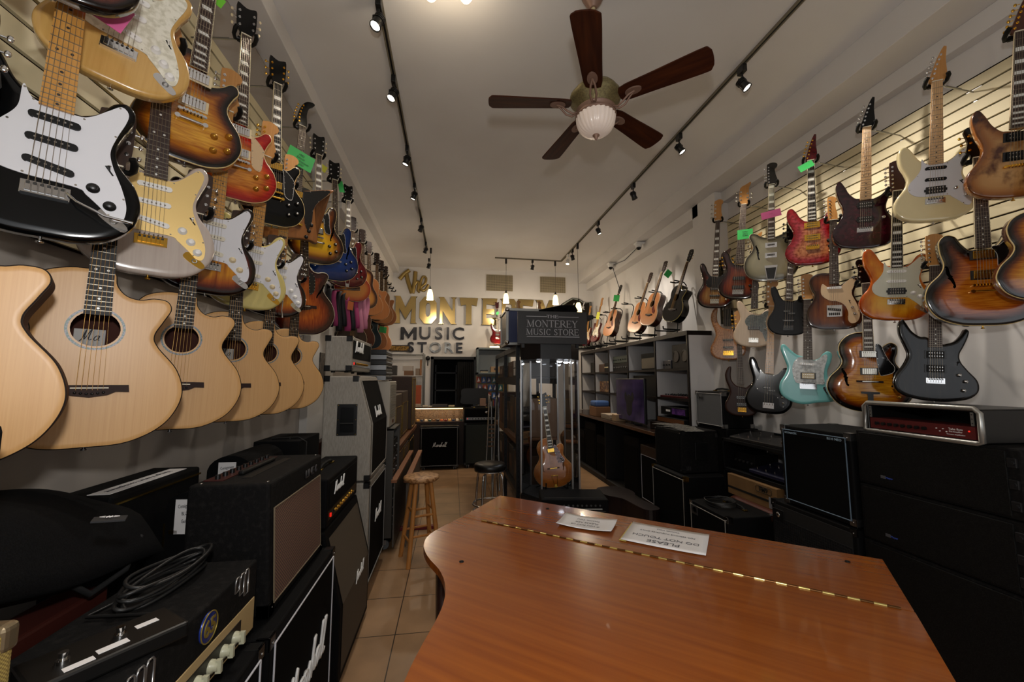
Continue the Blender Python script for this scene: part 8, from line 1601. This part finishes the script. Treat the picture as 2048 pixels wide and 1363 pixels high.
# red-black guitar case on the floor
t = thing('guitar_case', 'dark maroon shaped guitar case lying on the floor at the right', 'guitar case', (2.10, 4.75, .0), math.radians(100))
MB().flat(catmull([(-.5, -.09), (-.1, -.09), (.0, -.13), (.12, -.20), (.3, -.21), (.45, -.12), (.45, .12), (.3, .21), (.12, .20), (.0, .13), (-.1, .09), (-.5, .09)], True, .03), 0.005, .26).obj('shell', mat('maroon_black_case', '#160a0a', .4), t, .015, 3)
for x in (-.3, .1, .3): MB().box((x, -.15 if x > 0 else -.095, .16), (.03, .02, .03)).obj('latch', BRASS, t, .002)
# ------------------------------------------------------------------ the piano
ZL = 1.06
def zz_(px): p = onz(px, ZL); return Vector((p[0], p[1]))
LIDW = mat('piano_lid_wood', '#8c4a14', .25, coat=.3, noise=((2.2, 45, 1), '#783a0e', .3, .75))
E1 = (zz_((1765, 1118)) - zz_((1000, 990))).normalized(); E2 = Vector((E1.y, -E1.x)); 
if E2.y > 0: E2 = -E2
OR = zz_((1000, 990)); ang = math.atan2(E1.y, E1.x)
pn = thing('grand_piano', 'closed grand piano with a glossy reddish wood lid in the foreground', 'piano', (OR.x, OR.y, 0), ang)
def loc(px): d = zz_(px) - OR; return (d.dot(E1), -d.dot(E2) * -1 if 0 else -d.dot(E2))
# local frame: x along the keyboard edge, -y into the room toward the camera (E2)
Lc = lambda px: (lambda d: (d.dot(E1), -(d.dot(E2))))(zz_(px) - OR)
w1 = Lc((1765, 1118))[0]; rt = [Lc((1765, 1118)), Lc((1840, 1240)), Lc((1912, 1363))]
left = [Lc(q) for q in ((1000, 990), (960, 1012), (920, 1035), (880, 1055), (857, 1070), (848, 1085), (849, 1100), (860, 1118), (876, 1135), (887, 1155), (891, 1180), (886, 1208), (870, 1243), (845, 1287), (820, 1335), (808, 1363))]
tailx = rt[-1][0]
hl, hr = Lc((975, 1035)), Lc((1815, 1235)); 
body_l = [left[-1], (left[-1][0] + .16, left[-1][1] - .28), (left[-1][0] + .38, left[-1][1] - .5), (tailx * .75, left[-1][1] - .62), (tailx - .02, left[-1][1] - .52), (tailx, left[-1][1] - .3), rt[-1]]
hy = (hl[1] + hr[1]) / 2; XH = rt[0][0] + (rt[1][0] - rt[0][0]) * (hy - rt[0][1]) / (rt[1][1] - rt[0][1])
full = catmull(left[2:], False, .03) + catmull(body_l, False, .04)[1:] + [(rt[1][0], rt[1][1]), (XH, hy - .0025)]
flap = [(left[0][0], left[0][1]), (rt[0][0], rt[0][1]), (XH, hy + .002)] + [(q[0], q[1]) for q in [(left[2][0], hy + .002)]]
main = [p_ for p_ in full if p_[1] < hy - .002]; main = [(left[2][0] - .0, hy - .002)] + main
def ccw(P): return P if sum(P[i - 1][0] * P[i][1] - P[i][0] * P[i - 1][1] for i in range(len(P))) > 0 else P[::-1]
MB().flat(ccw(main), ZL - .025, ZL).obj('lid', LIDW, pn, .006, 3)
MB().flat(ccw(flap), ZL - .025, ZL).obj('front_flap', LIDW, pn, .006, 3)
hg = MB(); nH = 24; L_ = hr[0] - hl[0]
for k in range(nH * 2):
    x = hl[0] + L_ * k / (nH * 2); hg.cyl((x, hy, ZL + .001), (x + L_ / (nH * 2) * .96, hy, ZL + .001), .0042, n=8, m=k % 2)
hg.obj('hinge', [mat('hinge_brass', '#d8c47a', .2, 1), mat('hinge_dark_brass', '#5c3c1c', .3, .8)], pn)
def inset(P, d):
    P = ccw(P); A = np.array(P); T = np.roll(A, -1, 0) - np.roll(A, 1, 0); T /= np.linalg.norm(T, axis=1)[:, None]; return [tuple(q) for q in A + np.stack([-T[:, 1], T[:, 0]], 1) * d]
case = inset([p_ for p_ in main] , .045)
MB().flat(case, .66, ZL - .026).obj('case', mat('piano_case_wood', '#3a160a', .2, coat=.5), pn, .004, 2)
fcase = [(left[0][0] + .06, -.05), (w1 - .05, -.05), (XH - .05, hy + .0), (left[2][0] + .06, hy)]
MB().flat(ccw(fcase), .66, ZL - .026).obj('key_bed', mat('piano_case_wood', '#3a160a', .2, coat=.5), pn, .004)
for (x, y) in ((.15, -.15), (w1 - .15, -.15), (w1 * .62, left[-1][1] - .3)): MB().lathe([(.03, .03), (.045, .06), (.05, .2), (.06, .5), (.075, .62), (.075, .66)], 18, c=(x, y, 0)).cyl((x - .012, y, .022), (x + .012, y, .022), .022, n=14, m=1).obj('leg', [mat('piano_case_wood', '#3a160a', .2, coat=.5), BRASS], pn)
for px in ((1095, 1017), (1695, 1123), (923, 1123)): q = Lc(px); MB().lathe([(.008, ZL), (.007, ZL + .003), (.001, ZL + .004)], 12, c=(q[0], q[1], 0)).obj('rubber_bumper', RUBBER, pn)
# notices on the lid
def notice(label, quad, lines, rot, z, curl=0, name='paper_notice'):
    P = [zz_(q) for q in quad]; c = sum(P, Vector((0, 0))) / 4; ex = (P[1] - P[0]); a = math.atan2(ex.y, ex.x); t = thing(name, label, 'paper', (c.x, c.y, ZL + z), a)
    w_ = ((P[1] - P[0]).length + (P[2] - P[3]).length) / 2; h_ = ((P[3] - P[0]).length + (P[2] - P[1]).length) / 2
    n = 8; vs = []
    for i in range(n + 1):
        for j in range(n + 1): u, v = i / n - .5, j / n - .5; vs.append((u * w_, v * h_, .0015 + curl * (u * u + v * v * .6)))
    sh = MB().add(vs, [(i * (n + 1) + j, (i + 1) * (n + 1) + j, (i + 1) * (n + 1) + j + 1, i * (n + 1) + j + 1) for i in range(n) for j in range(n)], 0, True).obj('sheet', PAPER, t); so_ = sh.modifiers.new('thickness', 'SOLIDIFY'); so_.thickness = .0008; so_.offset = 1
    for (s, sz, y_) in lines: text('printed_line', s, sz, .0002, mat('grey_print', '#55555c', .6), t, (0, y_ * h_, .003 + curl * .15), rot=(0, 0, PI), sx=1.05)
    return t, w_, h_
notice('crumpled white notice with upside-down print on the piano, left one', ((1130, 1030), (1235, 1045), (1222, 1070), (1114, 1052)), (('IF YOU PLAY US', .016, -.22), ('PLEASE ASK', .018, -.02), ('THANK YOU', .016, .2)), 0, .001, .03)
t, w_, h_ = notice('white PLEASE DO NOT TOUCH notice lying upside down on the piano lid', ((1260, 1045), (1418, 1072), (1413, 1114), (1248, 1083)), (('PLEASE', .036, -.30), ('DO NOT TOUCH', .029, -.10), ('FOR SERIOUS INQUIRIES ONLY', .014, .16), ('THANK YOU', .014, .32)), 0, .002, .008)
MB().box2((-w_ / 2 - .006, -h_ / 2, 0), (-w_ / 2 + .02, h_ / 2 - .0, .001)).obj('yellow_edge', mat('yellow_paper', '#c8b45a', .6), t)
# ------------------------------------------------------------------ price tags
def tagcard(label, px, X, w_, h_, col, yaw, roll=0, lines=(), tm=None):
    p = onx(px, X); t = thing('price_tag', label, 'tag', p, math.radians(yaw)); c = MB().box2((-w_ / 2, -.001, -h_ / 2), (w_ / 2, .001, h_ / 2)).obj('card', mat('card_' + col[1:], col, .55), t); c.rotation_euler = (0, math.radians(roll), 0)
    for i, s in enumerate(lines): text('handwriting', s, h_ * .15, .0003, tm or INK, c, (0, -.002, h_ * (.26 - .2 * i)), sx=1.1)
    return t
GN, PK, YW = '#2ca84e', '#d8649a', '#c8c83a'
tagcard('large green handwritten price tag on the brown angular guitar', (601, 318), -1.065, .17, .115, GN, YL, 14, ('1982', 'Gibson', 'Korina Explorer', '$12,500'))
tagcard('hot pink and white tag at the top left edge over the blonde guitar', (198, 8), -1.03, .13, .085, PK, YL, 18); tagcard('yellow paper corner behind the yellow sunburst semi-hollow guitar', (646, 336), -1.14, .06, .06, YW, YL, 20)
tagcard('green tag beside the black-headed blue guitar', (682, 373), -1.10, .05, .11, GN, YL, -14); tagcard('green tag stuck at the side of the yellow sunburst guitar', (626, 466), -1.06, .045, .10, GN, YL, 6); tagcard('lime tag at the very top of the photo above the sunburst single-cut', (435, 0), -1.1, .05, .05, '#7ad83a', YL, 20)
tagcard('green tag among the far acoustics on the left', (717, 627), -1.06, .14, .07, GN, YL, 18); tagcard('orange tag among the far acoustics on the left', (701, 611), -1.06, .06, .09, '#b05a2a', YL, 6); tagcard('small green tag on the last acoustic of the far lower row', (766, 659), -1.02, .11, .09, '#1f8a3c', YL, 6)
tagcard('green tag hanging from the red quilted guitar', (1612, 332), 2.80, .10, .055, GN, YR, -22); tagcard('pink note reading SOLD on the silver-grey hollow guitar', (1542, 428), 2.80, .15, .065, PK, YR, -6, ('', 'SOLD'), mat('pink_ink', '#a03c60', .6)); tagcard('green handwritten note on the neck of the brown five-string bass', (1490, 468), 2.80, .13, .095, GN, YR, 2, ('Fodera', 'bass 5', '$1,800'))
tagcard('green diamond tag hanging by the natural acoustic on the shelf', (1336, 547), 2.80, .09, .09, GN, -60, 45); tagcard('green tag on the neck of the twelve-string acoustic', (1233, 596), 2.80, .11, .11, GN, -50, 10); tagcard('yellow tag on the neck of the red electric on the shelf', (1196, 631), 2.78, .07, .14, YW, -50, 14); tagcard('green tag on the neck of the deep red guitar at the back', (995, 626), .935, .06, .07, GN, 0, 40)
